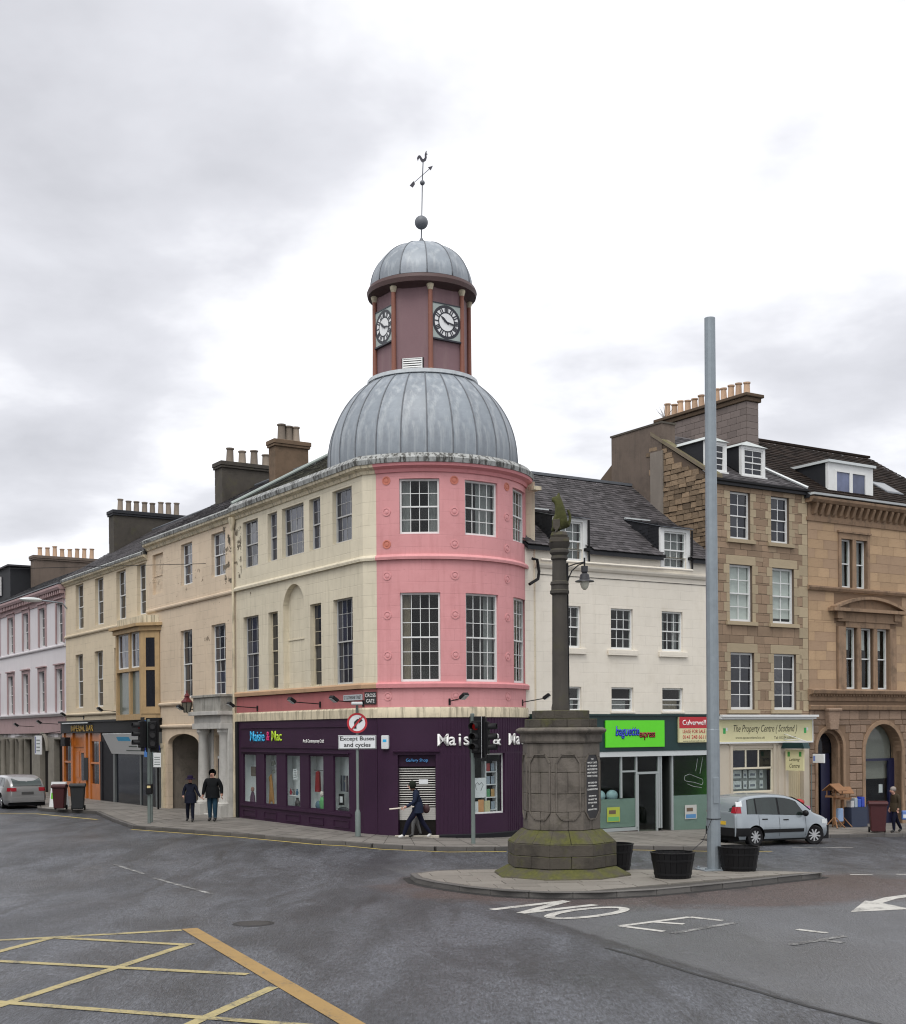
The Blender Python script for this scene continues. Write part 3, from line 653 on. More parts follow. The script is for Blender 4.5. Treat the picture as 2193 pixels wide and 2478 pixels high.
def ashlar(parent, x0, x1, z0, z1, ops, ch, l0, l1, m, y=-.012, th=.12, name='stone', gap=.012, jit=.008, bev=.03, limit=299):
    """coursed stones as single pieces, cut round the openings"""
    Z = sorted({z0, z1, *[v for o in ops for v in o[2:4] if z0 < v < z1]}); rows = []
    for a, b in zip(Z, Z[1:]):
        n = max(1, round((b - a) / ch)); rows += [(lerp(a, b, i / n), lerp(a, b, (i + 1) / n)) for i in range(n)]
    me = ubox(m, bev); cnt = 0
    for k, (a, b) in enumerate(rows):
        iv = [(x0, x1)]
        for o in ops:
            if o[2] < (a + b) / 2 < o[3]:
                zz = (a + b) / 2; oa, ob_ = o[:2]
                if len(o) > 4 and o[4] and b > o[3] - o[4]:
                    zs = o[3] - o[4]; hw = (o[1] - o[0]) / 2; t = max(0.0, min(1.0, (a - zs) / o[4])); w_ = hw * math.sqrt(max(0, 1 - t * t)); xc = (o[0] + o[1]) / 2; oa, ob_ = xc - w_, xc + w_
                iv = [p for (p0, p1) in iv for p in ((p0, min(p1, oa)), (max(p0, ob_), p1)) if p[1] - p[0] > .03]
        for (p0, p1) in iv:
            x = p0; first = True
            while x < p1 - 1e-6:
                l = random.uniform(l0, l1); l = l * (.5 if first and k % 2 else 1); first = False
                e = x + l
                if p1 - e < l0 * .45: e = p1
                e = min(e, p1)
                cnt += 1
                if cnt <= limit:
                    inst(name, me, parent, ((x + e) / 2, y + th / 2 + random.uniform(-jit, jit), (a + b) / 2), (e - x - gap, th, b - a - gap))
                x = e
    return cnt
def slates(parent, m, x0, x1, e, r, w=.28, ex=.19, xl=None, xr=None, name='slate', skip=None, th=.012):
    """slates of one roof slope as tilted leaves; e and r are (y,z) of eave and ridge"""
    mb = MB(); L = math.hypot(r[0] - e[0], r[1] - e[1]); n = int(L / ex); dy, dz = (r[0] - e[0]) / L, (r[1] - e[1]) / L; ny, nz = -dz, dy
    if ny > 0: ny, nz = -ny, -nz
    for j in range(n):
        t0 = j * ex; t1 = t0 + ex * 1.15; tm = (t0 + ex / 2) / L
        a = xl(tm) if xl else x0; b = xr(tm) if xr else x1; x = a - (w / 2 if j % 2 else 0)
        while x < b:
            ww = w * random.uniform(.9, 1.1); p, q = max(x + .004, a), min(x + ww - .004, b); x += ww
            if q - p < .03: continue
            if skip and skip((p + q) / 2, e[0] + dy * (t0 + ex / 2)): continue
            u0 = th + random.uniform(0, .012); u1 = .001
            d0 = random.uniform(-.012, .006)
            P = lambda xx, t, u: (xx, e[0] + dy * t + ny * u, e[1] + dz * t + nz * u)
            mb.add([P(p, t0 + d0, u0), P(q, t0 + d0, u0), P(q, t1, u1), P(p, t1, u1), P(p, t0 + d0, 0), P(q, t0 + d0, 0)], [(0, 1, 2, 3), (4, 5, 1, 0)])
    o = mb.build(name, m, parent, weld=False, recalc=False); o['kind'] = 'stuff'; return o
def pots(parent, pts, m, h=.75, r=.145):
    for i, (x, y, z) in enumerate(pts):
        k = random.uniform(.85, 1.12); mb = MB(); mb.lathe([(0, -.02), (r * 1.12, -.02), (r * 1.12, .05), (r, .08), (r * .86, h * k - .07), (r * 1.08, h * k - .05), (r * 1.08, h * k), (r * .75, h * k), (r * .75, h * k - .12), (0, h * k - .12)], 12)
        o = mb.build('chimney_pot', m, parent, smooth=True, loc=(x, y, z)); o.rotation_euler = (random.gauss(0, .02), random.gauss(0, .02), 0)
def chimney(parent, x, y0, y1, z0, z1, w, m, potm, npots, capm=None, ph=.7, blocks=True, pr=.145):
    st = MB().box(x - w / 2, x + w / 2, y0, y1, z0, z1).build('chimney', m, parent)
    cp = MB(); cp.box(x - w / 2 - .07, x + w / 2 + .07, y0 - .07, y1 + .07, z1 - .22, z1 - .12).box(x - w / 2 - .10, x + w / 2 + .10, y0 - .10, y1 + .10, z1 - .118, z1 + .06); cp.build('coping', capm or m, st, bevel=.015)
    if blocks:
        ashlar_side(st, x - w / 2, y0, y1, max(z0, z1 - 1.6), z1 - .23, m)
    pots(st, [(x + random.uniform(-.03, .03), lerp(y0 + .25, y1 - .25, (i + .5) / npots), z1 + .06) for i in range(npots)], potm, ph, pr)
    return st
def ashlar_side(parent, x, y0, y1, z0, z1, m):
    me = ubox(m, .03); n = max(1, round((z1 - z0) / .33))
    for k in range(n):
        a, b = lerp(z0, z1, k / n), lerp(z0, z1, (k + 1) / n); y = y0 - .01
        while y < y1:
            l = random.uniform(.4, .8) * (.6 if (k % 2 and y < y0) else 1); e_ = min(y + l, y1 + .01)
            if y1 - e_ < .2: e_ = y1 + .01
            inst('stone', me, parent, (x - .01 + random.uniform(-.006, .006) + .05, (y + e_) / 2, (a + b) / 2), (.12, e_ - y - .012, b - a - .012)); y = e_
def hull(root, x0, x1, depth, z0, z1, m, y=.35):
    """plain back and side walls that close the building"""
    mb = MB(); mb.quad((x0, y, z0), (x0, depth, z0), (x0, depth, z1), (x0, y, z1)).quad((x1, y, z0), (x1, depth, z0), (x1, depth, z1), (x1, y, z1)).quad((x0, depth, z0), (x1, depth, z0), (x1, depth, z1), (x0, depth, z1))
    return mb.build('back_wall', m, root, weld=False)
def roof_body(root, x0, x1, e, r, depth, m, name='roof'):
    mb = MB(); b = (2 * r[0] - e[0], e[1]); 
    mb.prism([e, r, b, (b[0], b[1] - .12), (e[0], e[1] - .12)], x0, x1, 'x'); return mb.build(name, m, root)
def pipe(root, pts, r=.05, m='trimcream', name='downpipe'): return MB().tube(pts, r, 10).build(name, M[m], root, smooth=True)

# ================================================================== CORNER BUILDING with bow, dome and clock tower
CB = empty('corner_building', (*LO, 0), LA, 'cream and pink corner building with round bow, lead dome and clock tower', 'building')
def inv(o, a, p): d = Vector(p) - o; return (d.x * math.cos(a) + d.y * math.sin(a), -d.x * math.sin(a) + d.y * math.cos(a))
bl = (*inv(LO, LA, BC), 0); brz = -LA
T0, T1 = R(-24.3), R(82)
def bow(p): r = BR - p[1]; a = p[0] / BR; return (r * math.sin(a), -r * math.cos(a), p[2])
def bowloc(th, r, z): w = (BC[0] + r * math.sin(th), BC[1] - r * math.cos(th)); return (*inv(LO, LA, w), z)
UZ, LZ = (9.40, 11.10), (4.87, 7.60)
lw = [(-1.95, -.63), (-3.63, -2.81), (-5.75, -4.05), (-6.94, -6.15), (-9.13, -7.77)]
ops = [(a, b, *UZ) for a, b in lw] + [(a, b, *LZ) for i, (a, b) in enumerate(lw) if i != 2]
mb = MB(); wall(mb, -9.8, .07, 4.72, 11.5, ops + [(-5.71, -4.05, 4.80, 8.42, .83)], .20)
ch = (.464, .261); mb.quad((.07, 0, 4.72), (*ch, 4.72), (*ch, 11.5), (.07, 0, 11.5))
mb.build('wall', M['cream'], CB)
mb = MB(); mb.quad((-5.8, .2, 4.7), (-4.0, .2, 4.7), (-4.0, .2, 8.5), (-5.8, .2, 8.5)).box(-5.68, -4.08, .172, .20, 6.52, 6.56); mb.build('blind_niche', M['cream'], CB)
cols_ = [(4, 2, 2), (2, 2, 2), (4, 2, 2), (2, 2, 2), (3, 2, 2)]
for i, (a, b) in enumerate(lw):
    c, t, u = cols_[i]
    window(CB, a + .02, b - .02, UZ[0], UZ[1], c, t, u, gm='glassb', room=False, fw=.042, bar=.014, fm='greywood')
    if i != 2: window(CB, a + .02, b - .02, LZ[0], LZ[1], c if i in (0, 4) else 1, 3, 3, gm='glassb' if i in (0, 4) else 'glassd', fw=.042, bar=.014, fm='greywood' if i in (0, 4) else 'trimcream')
# string courses, eaves cornice and lead gutter of the long side
def run(prof, name, m, x0=-9.8, bows=True, bm=None):
    mb = MB(); mb.mould(x0, .07, [(-p, z) for p, z in prof])
    q0 = Vector((.07, 0)); q1 = Vector(ch); d = (q1 - q0).normalized(); n = Vector((d.y, -d.x)); k = len(prof)
    vs = [(.07, -p, z) for p, z in prof] + [(q1.x + n.x * p, q1.y + n.y * p, z) for p, z in prof]
    mb.add(vs, [(i, (i + 1) % k, (i + 1) % k + k, i + k) for i in range(k)]); mb.build(name, m, CB)
    if bows: MB().lathe([(BR + p, z) for p, z in prof], 60, a0=T0, a1=T1, close=True).build(name, bm or m, CB, smooth=True, loc=bl, rz=brz)
run([(-.03, 8.62), (.10, 8.62), (.11, 8.70), (.07, 8.76), (-.03, 8.80)], 'string_course', M['cream'], bm=M['pink'])
run([(-.03, 4.68), (.10, 4.68), (.11, 4.80), (.06, 4.85), (-.03, 4.86)], 'string_course', M['tan'], bm=M['pinktrim'])
run([(-.03, 11.30), (.05, 11.30), (.08, 11.40), (.22, 11.47), (.24, 11.56), (-.03, 11.56)], 'cornice', M['trimcream'], bm=M['pinktrim'])
run([(-.03, 11.562), (.27, 11.562), (.30, 11.70), (.16, 11.86), (-.10, 11.88)], 'gutter_flashing', M['leadpar'])
run([(-.03, 3.765), (.07, 3.765), (.07, 4.03), (.04, 4.085), (-.03, 4.085)], 'band', M['trimcream'])
mb = MB(); wall(mb, -9.8, .07, 4.08, 4.66, (), 0, y=-.004); mb.quad((.07, -.004, 4.08), (ch[0], ch[1] - .004, 4.08), (ch[0], ch[1] - .004, 4.66), (.07, -.004, 4.66)); mb.build('frieze', M['redfr'], CB)
# rust and peeling where the downpipe meets the eaves
def blotch(name, c, thr, seed):
    t = NT(name); f = t.noise(2.6, 7, .68, loc=seed); 
    a_ = t.ramp(f, thr, thr + .05); p = t.n('ShaderNodeBsdfPrincipled'); t.put(p.inputs['Base Color'], t.mix(t.noise(9, 4), mul(c, .5), mul(c, 1.5))); p.inputs['Roughness'].default_value = .9
    tr = t.n('ShaderNodeBsdfTransparent'); ms = t.n('ShaderNodeMixShader'); t.l(a_, ms.inputs[0]); t.l(tr.outputs[0], ms.inputs[1]); t.l(p.outputs[0], ms.inputs[2]); t.l(ms.outputs[0], t.out.inputs[0]); return t.m
M['peel'] = blotch('peeled_patch', (.15, .125, .09), .55, (2, 3, 4)); M['peel2'] = blotch('peeled_spots', (.26, .21, .15), .64, (7, 1, 2)); M['peel3'] = blotch('flaked_render', (.36, .29, .21), .62, (1, 8, 5))
MB().box(-10.45, -9.25, -.0065, -.004, 9.1, 11.3).build('peeled_paint', M['peel'], CB, weld=False)
MB().box(-9.3, -7.6, -.0065, -.004, 7.65, 9.0).build('peeled_paint', M['peel2'], CB, weld=False)
pipe(CB, [(-9.82, -.10, 11.4), (-9.82, -.10, 4.4), (-9.82, -.10, .2)], .055, 'trimcream')
MB().lathe([(.05, 10.9), (.07, 10.95), (.13, 11.2), (.14, 11.38), (0, 11.38)], 12, c=(-9.82, -.12)).build('hopper_head', M['trimcream'], CB, smooth=True)

# --- bow
BW = [R(-1), R(33.8), R(68)]; HW = [.625, .625, .60]
bops = [(BR * t - h, BR * t + h, *z) for t, h in zip(BW, HW) for z in (UZ, LZ)]
mb = MB(); wall(mb, BR * T0, BR * T1, 4.09, 11.5, bops, .22, .12, bow); mb.build('bow_wall', M['pink'], CB, smooth=30, loc=bl, rz=brz)
for i, (t, h) in enumerate(zip(BW, HW)):
    r = BR * math.cos(h / BR) - .10; w = BR * math.sin(h / BR) - .015
    window(CB, -w, w, *UZ, 4, 2, 2, rz=t - LA, loc=bowloc(t, r, UZ[0]), gm='glassg', room=True, curtains=[(0, .26, 'net'), (.74, 1, 'net')] if i == 0 else [(.45, 1, 'net')])
    window(CB, -w, w, *LZ, 4, 3, 3, rz=t - LA, loc=bowloc(t, r, LZ[0]), gm='glassg', room=True, curtains=[(0, .22, 'curt')] if i == 0 else [(.70, 1, 'net')] if i == 1 else [(0, .6, 'net')])
mb = MB(); mb.lathe([(0, 0), (.135, 0), (.135, .022), (.10, .024), (.095, .010), (.065, .010), (.06, .022), (.02, .028), (0, .028)], 18); md = mb.build('medallion', M['pink'], CB, smooth=True); mdm = md.data; bpy.data.objects.remove(md)
mdo = mdm.copy(); mdo.materials[0] = M['terra']
for t in (R(-18.4), R(17.4), R(52.0)):
    for z in (11.06, 10.1, 9.10, 8.13, 6.92, 5.68, 4.42):
        o = inst('medallion', mdo if z > 11 or (z == 9.10 and t < 0) else mdm, CB, bowloc(t, BR - .008, z)); o.rotation_euler = Matrix.Rotation(t - LA, 4, 'Z').to_euler(); o.rotation_euler = (Matrix.Rotation(t - LA, 4, 'Z') @ Matrix.Rotation(R(90), 4, 'X')).to_euler()
# return wall beside the white house
e1 = (BC[0] + BR * math.sin(T1), BC[1] - BR * math.cos(T1)); a_ = inv(LO, LA, e1); b_ = inv(LO, LA, RP(-4.75, -.05)); c_ = inv(LO, LA, RP(-4.75, 3.0))
mb = MB(); mb.quad((*a_, -1), (*b_, -1), (*b_, 11.5), (*a_, 11.5)).quad((*b_, -1), (*c_, -1), (*c_, 11.5), (*b_, 11.5)); mb.build('return_wall', M['cream'], CB)
cw = MB(); q = inv(LO, LA, RP(-4.95, -.3)); cw.box(q[0] - .2, q[0] + .12, q[1] - .1, q[1] + .2, 11.16, 11.28); cw.build('cornice_end', M['trimcream'], CB)
# --- purple shop, long side
SW = [(-9.18, -8.04), (-7.33, -6.29), (-5.55, -4.43), (-3.75, -2.68), (-1.97, -.91)]; SZ = (.78, 2.58)
mb = MB(); wall(mb, -9.8, .07, -.6, 3.765, [(a, b, *SZ) for a, b in SW], .06, y=-.03)
mb.quad((.07, -.03, -.6), (ch[0], ch[1] - .03, -.6), (ch[0], ch[1] - .03, 3.765), (.07, -.03, 3.765)); mb.build('shopfront', M['purple'], CB)
mb = MB()
for z, p in ((3.50, .03), (2.80, .035), (2.64, .06)): mb.box(-9.35, -.85, -.03 - p, -.031, z, z + .045)
mb.box(-9.4, -.75, -.075, -.031, .66, .74)
for a, b in SW:
    for (x0, x1, z0, z1) in ((a, b, .50, .53), (a, b, .28, .31), (a, a + .03, .31, .50), (b - .03, b, .31, .50)): mb.box(x0, x1, -.05, -.031, z0, z1)
mb.build('moulding', M['purple'], CB, weld=False)
MB().box(-9.78, -9.55, -.09, -.031, -.6, 3.75).build('pilaster', M['blackpl'], CB)
M['glassfix'] = M['glassshop']
pm = pane_mesh(M['glassshop'])
sp_ = CB.children
mb = MB()
for a, b in SW: mb.box(a, b, .01, .03, 2.54, 2.58).box(a, b, .01, .03, .78, .82).box(a, a + .03, .01, .03, .82, 2.54).box(b - .03, b, .01, .03, .82, 2.54)
sf = mb.build('shop_window_frame', M['purple'], CB, weld=False)
for a, b in SW: inst('pane', pm, sf, ((a + b) / 2, .02, 1.68), (b - a - .05, .006, 1.74))
mb = MB(); mb.quad((-9.5, .42, .5), (-.6, .42, .5), (-.6, .42, 2.9), (-9.5, .42, 2.9)).quad((-9.5, .032, .76), (-.6, .032, .76), (-.6, .55, .76), (-9.5, .55, .76)).quad((-9.5, .032, 2.75), (-.6, .032, 2.75), (-.6, .55, 2.75), (-9.5, .55, 2.75))
for x in (-9.4, -7.75, -5.95, -4.1, -2.35, -.65): mb.quad((x, .032, .76), (x, .55, .76), (x, .55, 2.75), (x, .032, 2.75))
mb.build('display_box', M['roomlt'], CB, weld=False)
# --- purple shop, bow side
def dth(u): return u
GW = [(R(-13.2), R(6.4), .02, 2.62), (R(27.0), R(47.8), .76, 2.64), (R(68.5), R(80), .76, 2.64)]
g3 = BR + .04
def bowg(p): r = g3 - p[1]; a = p[0] / g3; return (r * math.sin(a), -r * math.cos(a), p[2])
mb = MB(); wall(mb, g3 * T0, g3 * T1, .06, 3.765, [(g3 * a, g3 * b, c, d) for a, b, c, d in GW], .22, .14, bowg); mb.build('bow_shopfront', M['purple'], CB, smooth=30, loc=bl, rz=brz)
mb = MB(); 
for a in range(int(math.degrees(T0)), 81, 2):        # boarding: narrow fillets between the fascia and the plinth
    t = R(a + .4)
    for (z0, z1) in ((2.68, 3.74), (.08, 2.62)):
        if z0 < 1 and any(x - .02 < t < y + .02 for x, y, *_ in GW): continue
        if a < 8 and z0 < 1: continue
        if a < 8: continue
        c, s = math.cos(t), math.sin(t); Mx = Matrix.Translation((g3 * s, -g3 * c, 0)) @ Matrix.Rotation(t, 4, 'Z'); mb.box(-.014, .014, -.010, .004, z0, z1, M=Mx)
mb.build('board_fillets', M['purple'], CB, loc=bl, rz=brz, weld=False)
MB().lathe([(g3 - .02, -.8), (g3 + .035, -.8), (g3 + .035, .14), (g3 + .01, .17), (g3 - .02, .17)], 40, a0=R(7), a1=T1, close=True).build('plinth', M['blackpl'], CB, smooth=30, loc=bl, rz=brz)
MB().lathe([(g3 - .02, -.8), (g3 + .02, -.8), (g3 + .02, .10), (g3 - .02, .10)], 20, a0=T0, a1=R(-14), close=True).build('plinth', M['purple'], CB, smooth=30, loc=bl, rz=brz)
MB().lathe([(g3, 2.70), (g3 + .06, 2.70), (g3 + .07, 2.75), (g3, 2.76)], 16, a0=R(-15.5), a1=R(8.5), close=True).build('door_moulding', M['purple'], CB, smooth=30, loc=bl, rz=brz)
# recessed doorway with slatted roller shutter
mb = MB(); wmid = R(-3.4); dl = bowloc(wmid, g3 - .20, 0); drz = wmid - LA; hw = .60
mb.box(-hw - .05, hw + .05, .0, .05, 2.26, 2.62).box(-hw - .06, -hw, -.0, .06, 0, 2.26).box(hw, hw + .06, -.0, .06, 0, 2.26)
mb.build('door_surround', M['purple'], CB, loc=dl, rz=drz)
shm = mat('shutter_slat', (.50, .49, .46), .45, .1, 5, .1, 20, metal=.2)
sh = MB().box(-hw, hw, .05, .07, .10, 2.26).build('shutter', M['room'], CB, loc=dl, rz=drz)
um = ubox(shm, .05)
for k in range(17): inst('slat', um, sh, (0, .035, 1.04 + k * .0715), (2 * hw, .018, .022), (R(-20), 0, 0))
for k in range(7): inst('slat', um, sh, (0, .035, .635 + k * .055), (2 * hw, .02, .051))
MB().box(-.68, .68, -.36, -.16, -.1, .16).build('door_step', mat('painted_step', (.40, .37, .31), .7), CB, loc=dl, rz=drz, bevel=.02)
MB().box(.05, .33, .02, .03, 1.72, 1.86).build('notice', M['signw'], CB, loc=dl, rz=drz)
# bow shop windows: frame, pane, interior
for a, b, c, d in GW[1:]:
    t = (a + b) / 2; h = (b - a) / 2; w = g3 * math.sin(h); l = bowloc(t, g3 * math.cos(h) - .10, 0); rz_ = t - LA
    mb = MB(); mb.box(-w, w, 0, .04, d - .05, d).box(-w, w, 0, .04, c, c + .05).box(-w, -w + .045, 0, .04, c + .05, d - .05).box(w - .045, w, 0, .04, c + .05, d - .05)
    f_ = mb.build('shop_window_frame', M['whitewood'], CB, loc=l, rz=rz_, weld=False)
    inst('pane', pm, f_, (0, .02, (c + d) / 2), (2 * w - .06, .006, d - c - .06))
    mb = MB(); mb.quad((-w, .06, c), (w, .06, c), (w, .8, c), (-w, .8, c)).quad((-w, .8, c), (w, .8, c), (w, .8, d), (-w, .8, d)).quad((-w, .06, c), (-w, .8, c), (-w, .8, d), (-w, .06, d)).quad((w, .06, c), (w, .8, c), (w, .8, d), (w, .06, d)).quad((-w, .06, d), (w, .06, d), (w, .8, d), (-w, .8, d))
    mb.build('display_box', flat('dim_interior', (.05, .06, .055), .9), f_, weld=False)
# --- dome of lead sheets with rolls
def dome(R0, zc, z0, r1, n, root, loc, rz, mname, roll, ph=0.0, sq=1.0):
    t0, t1 = math.asin(max(-1, min(1, (z0 - zc) / (R0 * sq)))), math.acos(r1 / R0)
    prof = [(R0 * math.cos(lerp(t0, t1, k / 16)), zc + R0 * sq * math.sin(lerp(t0, t1, k / 16))) for k in range(17)]
    mb = MB(); m = 5; da = 2 * math.pi / n
    for k in range(m):
        for (r, z), (r2, z2) in zip(prof, prof[1:]):
            f = lambda rr, zz, kk: ((rr * (1 - .006 * math.sin(math.pi * kk / m))) * math.sin(da * kk / m), -(rr * (1 - .006 * math.sin(math.pi * kk / m))) * math.cos(da * kk / m), zz)
            mb.quad(f(r, z, k), f(r, z, k + 1), f(r2, z2, k + 1), f(r2, z2, k))
    p0 = mb.build('lead_sheet', M[mname], root, smooth='all', loc=loc, rz=rz + ph); rr_ = MB().tube([(0, -r - .006, z) for r, z in prof], roll, 6); s0 = rr_.build('lead_roll', M['leaddark'], root, smooth='all', loc=loc, rz=rz + ph)
    for k in range(1, n):
        for o in (p0, s0): c = o.copy(); COL.objects.link(c); c.rotation_euler = (0, 0, rz + ph + da * k)
dome(3.15, 12.2, 11.6, 1.55, 24, CB, bl, brz, 'lead', .022, R(3.5))
MB().lathe([(1.50, 14.75), (1.86, 14.80), (1.84, 14.92), (1.60, 14.97), (1.50, 14.97)], 32).build('lead_collar', mat('pale_lead', (.42, .45, .47), .5, .2, 6, .2, 20, streak=.4, dirtc=(.2, .2, .2)), CB, smooth=True, loc=bl, rz=brz)
# --- octagonal clock tower
TR = 1.53; TA = R(11.0)
mb = MB(); mb.lathe([(TR, 14.7), (TR, 17.82)], 8, rot=TA); mb.build('tower_wall', M['towerpl'], CB, loc=bl, rz=brz)
mb = MB(); mb.lathe([(0, 14.94), (.085, 14.94), (.078, 15.4), (.072, 17.55), (0, 17.55)], 12); c0 = mb.build('tower_column', M['towercol'], CB, smooth=True); cme = c0.data; bpy.data.objects.remove(c0)
caps = MB(); caps.lathe([(0, 0), (.075, 0), (.09, .06), (.115, .14), (.115, .19), (0, .19)], 12); k0 = caps.build('capital', M['trimcream'], CB, smooth=True); kme = k0.data; bpy.data.objects.remove(k0)
bs_ = MB(); bs_.box(-.12, .12, -.12, .12, 0, .10).lathe([(0, .10), (.11, .10), (.115, .15), (.08, .20), (0, .20)], 12); b0 = bs_.build('column_base', M['trimcream'], CB); bme = b0.data; bpy.data.objects.remove(b0)
for k in range(8):
    a = TA + math.pi / 4 * k; p = bowloc(a, TR + .06, 0)
    c = inst('tower_column', cme, CB, p); inst('capital', kme, c, (0, 0, 17.5)); inst('column_base', bme, c, (0, 0, 14.78))
MB().lathe([(1.45, 17.62), (1.56, 17.68), (1.80, 17.72), (1.83, 17.86), (1.78, 17.98), (1.66, 18.02), (1.4, 18.02)], 40).build('tower_eaves', mat('maroon_eaves', (.070, .038, .036), .6, .2, 3, .2, 30, dirt=.4), CB, smooth=30, loc=bl, rz=brz)
dome(1.70, 18.0, 18.02, .12, 12, CB, bl, brz, 'lead', .018, R(7), .90)
MB().lathe([(.30, 19.42), (.26, 19.52), (.10, 19.58), (.07, 19.68), (.028, 19.75), (.022, 20.05)], 12).build('finial_cap', M['leaddark'], CB, smooth=True, loc=bl, rz=brz)
fn = MB(); fn.sphere((0, 0, 20.26), .225, 20, 12).sphere((.045, 0, 21.58), .085, 12, 8).tube([(0, 0, 19.7), (.02, 0, 20.6), (.05, 0, 21.8), (.075, 0, 22.28)], .018, 8)
vane = fn.build('weather_vane', M['leaddark'], CB, smooth=True, loc=bl, rz=brz)
vm = mat('dark_vane', (.035, .033, .045), .5)
ck = [(-.17, .02), (-.20, .12), (-.16, .20), (-.10, .22), (-.05, .16), (-.02, .10), (.03, .09), (.06, .14), (.06, .24), (.09, .33), (.13, .36), (.12, .28), (.16, .25), (.12, .23), (.13, .14), (.10, .04), (.04, .0), (.0, -.03), (-.05, .0), (-.09, .06), (-.11, .12), (-.14, .10)]
MB().prism([(x * 1.0 + .07, 22.28 + z) for x, z in ck], -.012, .012, 'y').build('cockerel', vm, vane)
ar_ = MB(); ar_.tube([(-.25, .1, 21.62), (.34, -.25, 21.98)], .010, 6); ar_.prism([(-.38, 21.53), (-.25, 21.68), (-.20, 21.58), (-.28, 21.46)], .08, .10).prism([(.24, 21.98), (.40, 22.03), (.33, 21.88)], -.27, -.25); ar_.build('arrow', vm, vane)
# clocks on two faces, hands at seventeen past ten
dialw = flat('clock_white', (.72, .73, .73), .35); clkb = flat('clock_black', (.012, .013, .022), .4); clkg = flat('clock_corner_grey', (.33, .38, .36), .5)
def clock(th):
    ap = TR * math.cos(math.pi / 8); p = bowloc(th, ap, 16.55)
    s = .56; o = MB().box(-s, s, -.06, -.002, -s, s).build('clock', clkg, CB, loc=p, rz=th - LA)
    fr_ = MB(); fr_.box(-s - .02, s + .02, -.075, .0, s, s + .035).box(-s - .02, s + .02, -.10, .0, -s - .05, -s).box(-s - .03, -s, -.075, .0, -s, s).box(s, s + .03, -.075, .0, -s, s); fr_.build('clock_frame', clkb, o)
    def disc(r0, r1, y, nm, m, n=36):
        d = MB(); A = [2 * math.pi * k / n for k in range(n)]
        vs = [(r1 * math.sin(a), y, r1 * math.cos(a)) for a in A] + ([(r0 * math.sin(a), y, r0 * math.cos(a)) for a in A] if r0 else [])
        d.add(vs, [tuple(range(n))] if not r0 else [(i, (i + 1) % n, (i + 1) % n + n, i + n) for i in range(n)]); return d.build(nm, m, o, recalc=False)
    disc(0, .53, -.0625, 'dial', dialw); disc(.455, .545, -.066, 'minute_ring', clkb); disc(.285, .325, -.066, 'inner_ring', clkb)
    nm = MB()
    for k in range(12):
        a = math.pi / 6 * k; w_ = .030 if k % 3 else .042
        for off in ((-1, 1) if k in (1, 2, 5, 6, 7, 10, 11) else (-1.4, 0, 1.4) if k in (0, 3, 4, 8) else (0,)):
            Mx = Matrix.Rotation(a, 4, 'Y'); nm.box(off * .036 - .019, off * .036 + .019, -.072, -.068, .30, .475, M=Mx)
        nm.build('numeral', clkb, o, weld=False); nm = MB()
    for nm_, a, l, w_, yy in (('hour_hand', 2 * math.pi * (10.28 / 12), .30, .040, -.082), ('minute_hand', 2 * math.pi * (17 / 60), .43, .026, -.092)):
        d = MB(); Mx = Matrix.Rotation(a, 4, 'Y'); vs = [(-w_ * .6, -.10), (w_ * .6, -.10), (w_, l * .55), (0, l), (-w_, l * .55)]
        d.add([tuple(Mx @ Vector((x, y_, z))) for y_ in (yy, yy + .008) for x, z in vs], [(0, 1, 2, 3, 4), (9, 8, 7, 6, 5)] + [(i, (i + 1) % 5, (i + 1) % 5 + 5, i + 5) for i in range(5)]); d.build(nm_, clkb, o)
for th in (TA + R(22.5), TA - R(67.5)): clock(th)
ap = TR * math.cos(math.pi / 8); lv = MB().box(-.36, .36, -.03, 0, 14.98, 15.36).build('louvre_vent', M['blackpl'], CB, loc=bowloc(TA - R(22.5), ap, 0), rz=TA - R(22.5) - LA)
f_ = MB(); f_.box(-.33, .33, -.06, -.03, 15.32, 15.35).box(-.33, .33, -.06, -.03, 15.0, 15.03).box(-.33, -.30, -.06, -.03, 15.03, 15.32).box(.30, .33, -.06, -.03, 15.03, 15.32); f_.build('vent_frame', M['whitewood'], lv, weld=False)
for k in range(4): inst('slat', ubox(M['whitewood'], .05), lv, (0, -.05, 15.068 + k * .072), (.60, .012, .05), (R(-25), 0, 0))
# --- roof of the long side
RE, RR_ = (-.12, 11.80), (4.0, 14.1)
roof_body(CB, -9.8, -2.2, (RE[0] + .02, RE[1] - .06), (RR_[0], RR_[1] - .06), 8, M['slateface'])
slates(CB, M['slatemoss'], -9.8, -2.2, RE, RR_, .30, .21)
MB().tube([(-9.8, 4.0, 14.12), (-2.2, 4.0, 14.12)], .07, 8).build('ridge_lead', M['leaddark'], CB, smooth=True)
hull(CB, -9.8, -1.4, 7.5, -1, 11.6, M['cream'])
mb = MB(); mb.lathe([(2.9, 11.3), (2.9, 11.9)], 40); mb.build('dome_drum', M['leaddark'], CB, smooth=True, loc=bl, rz=brz)
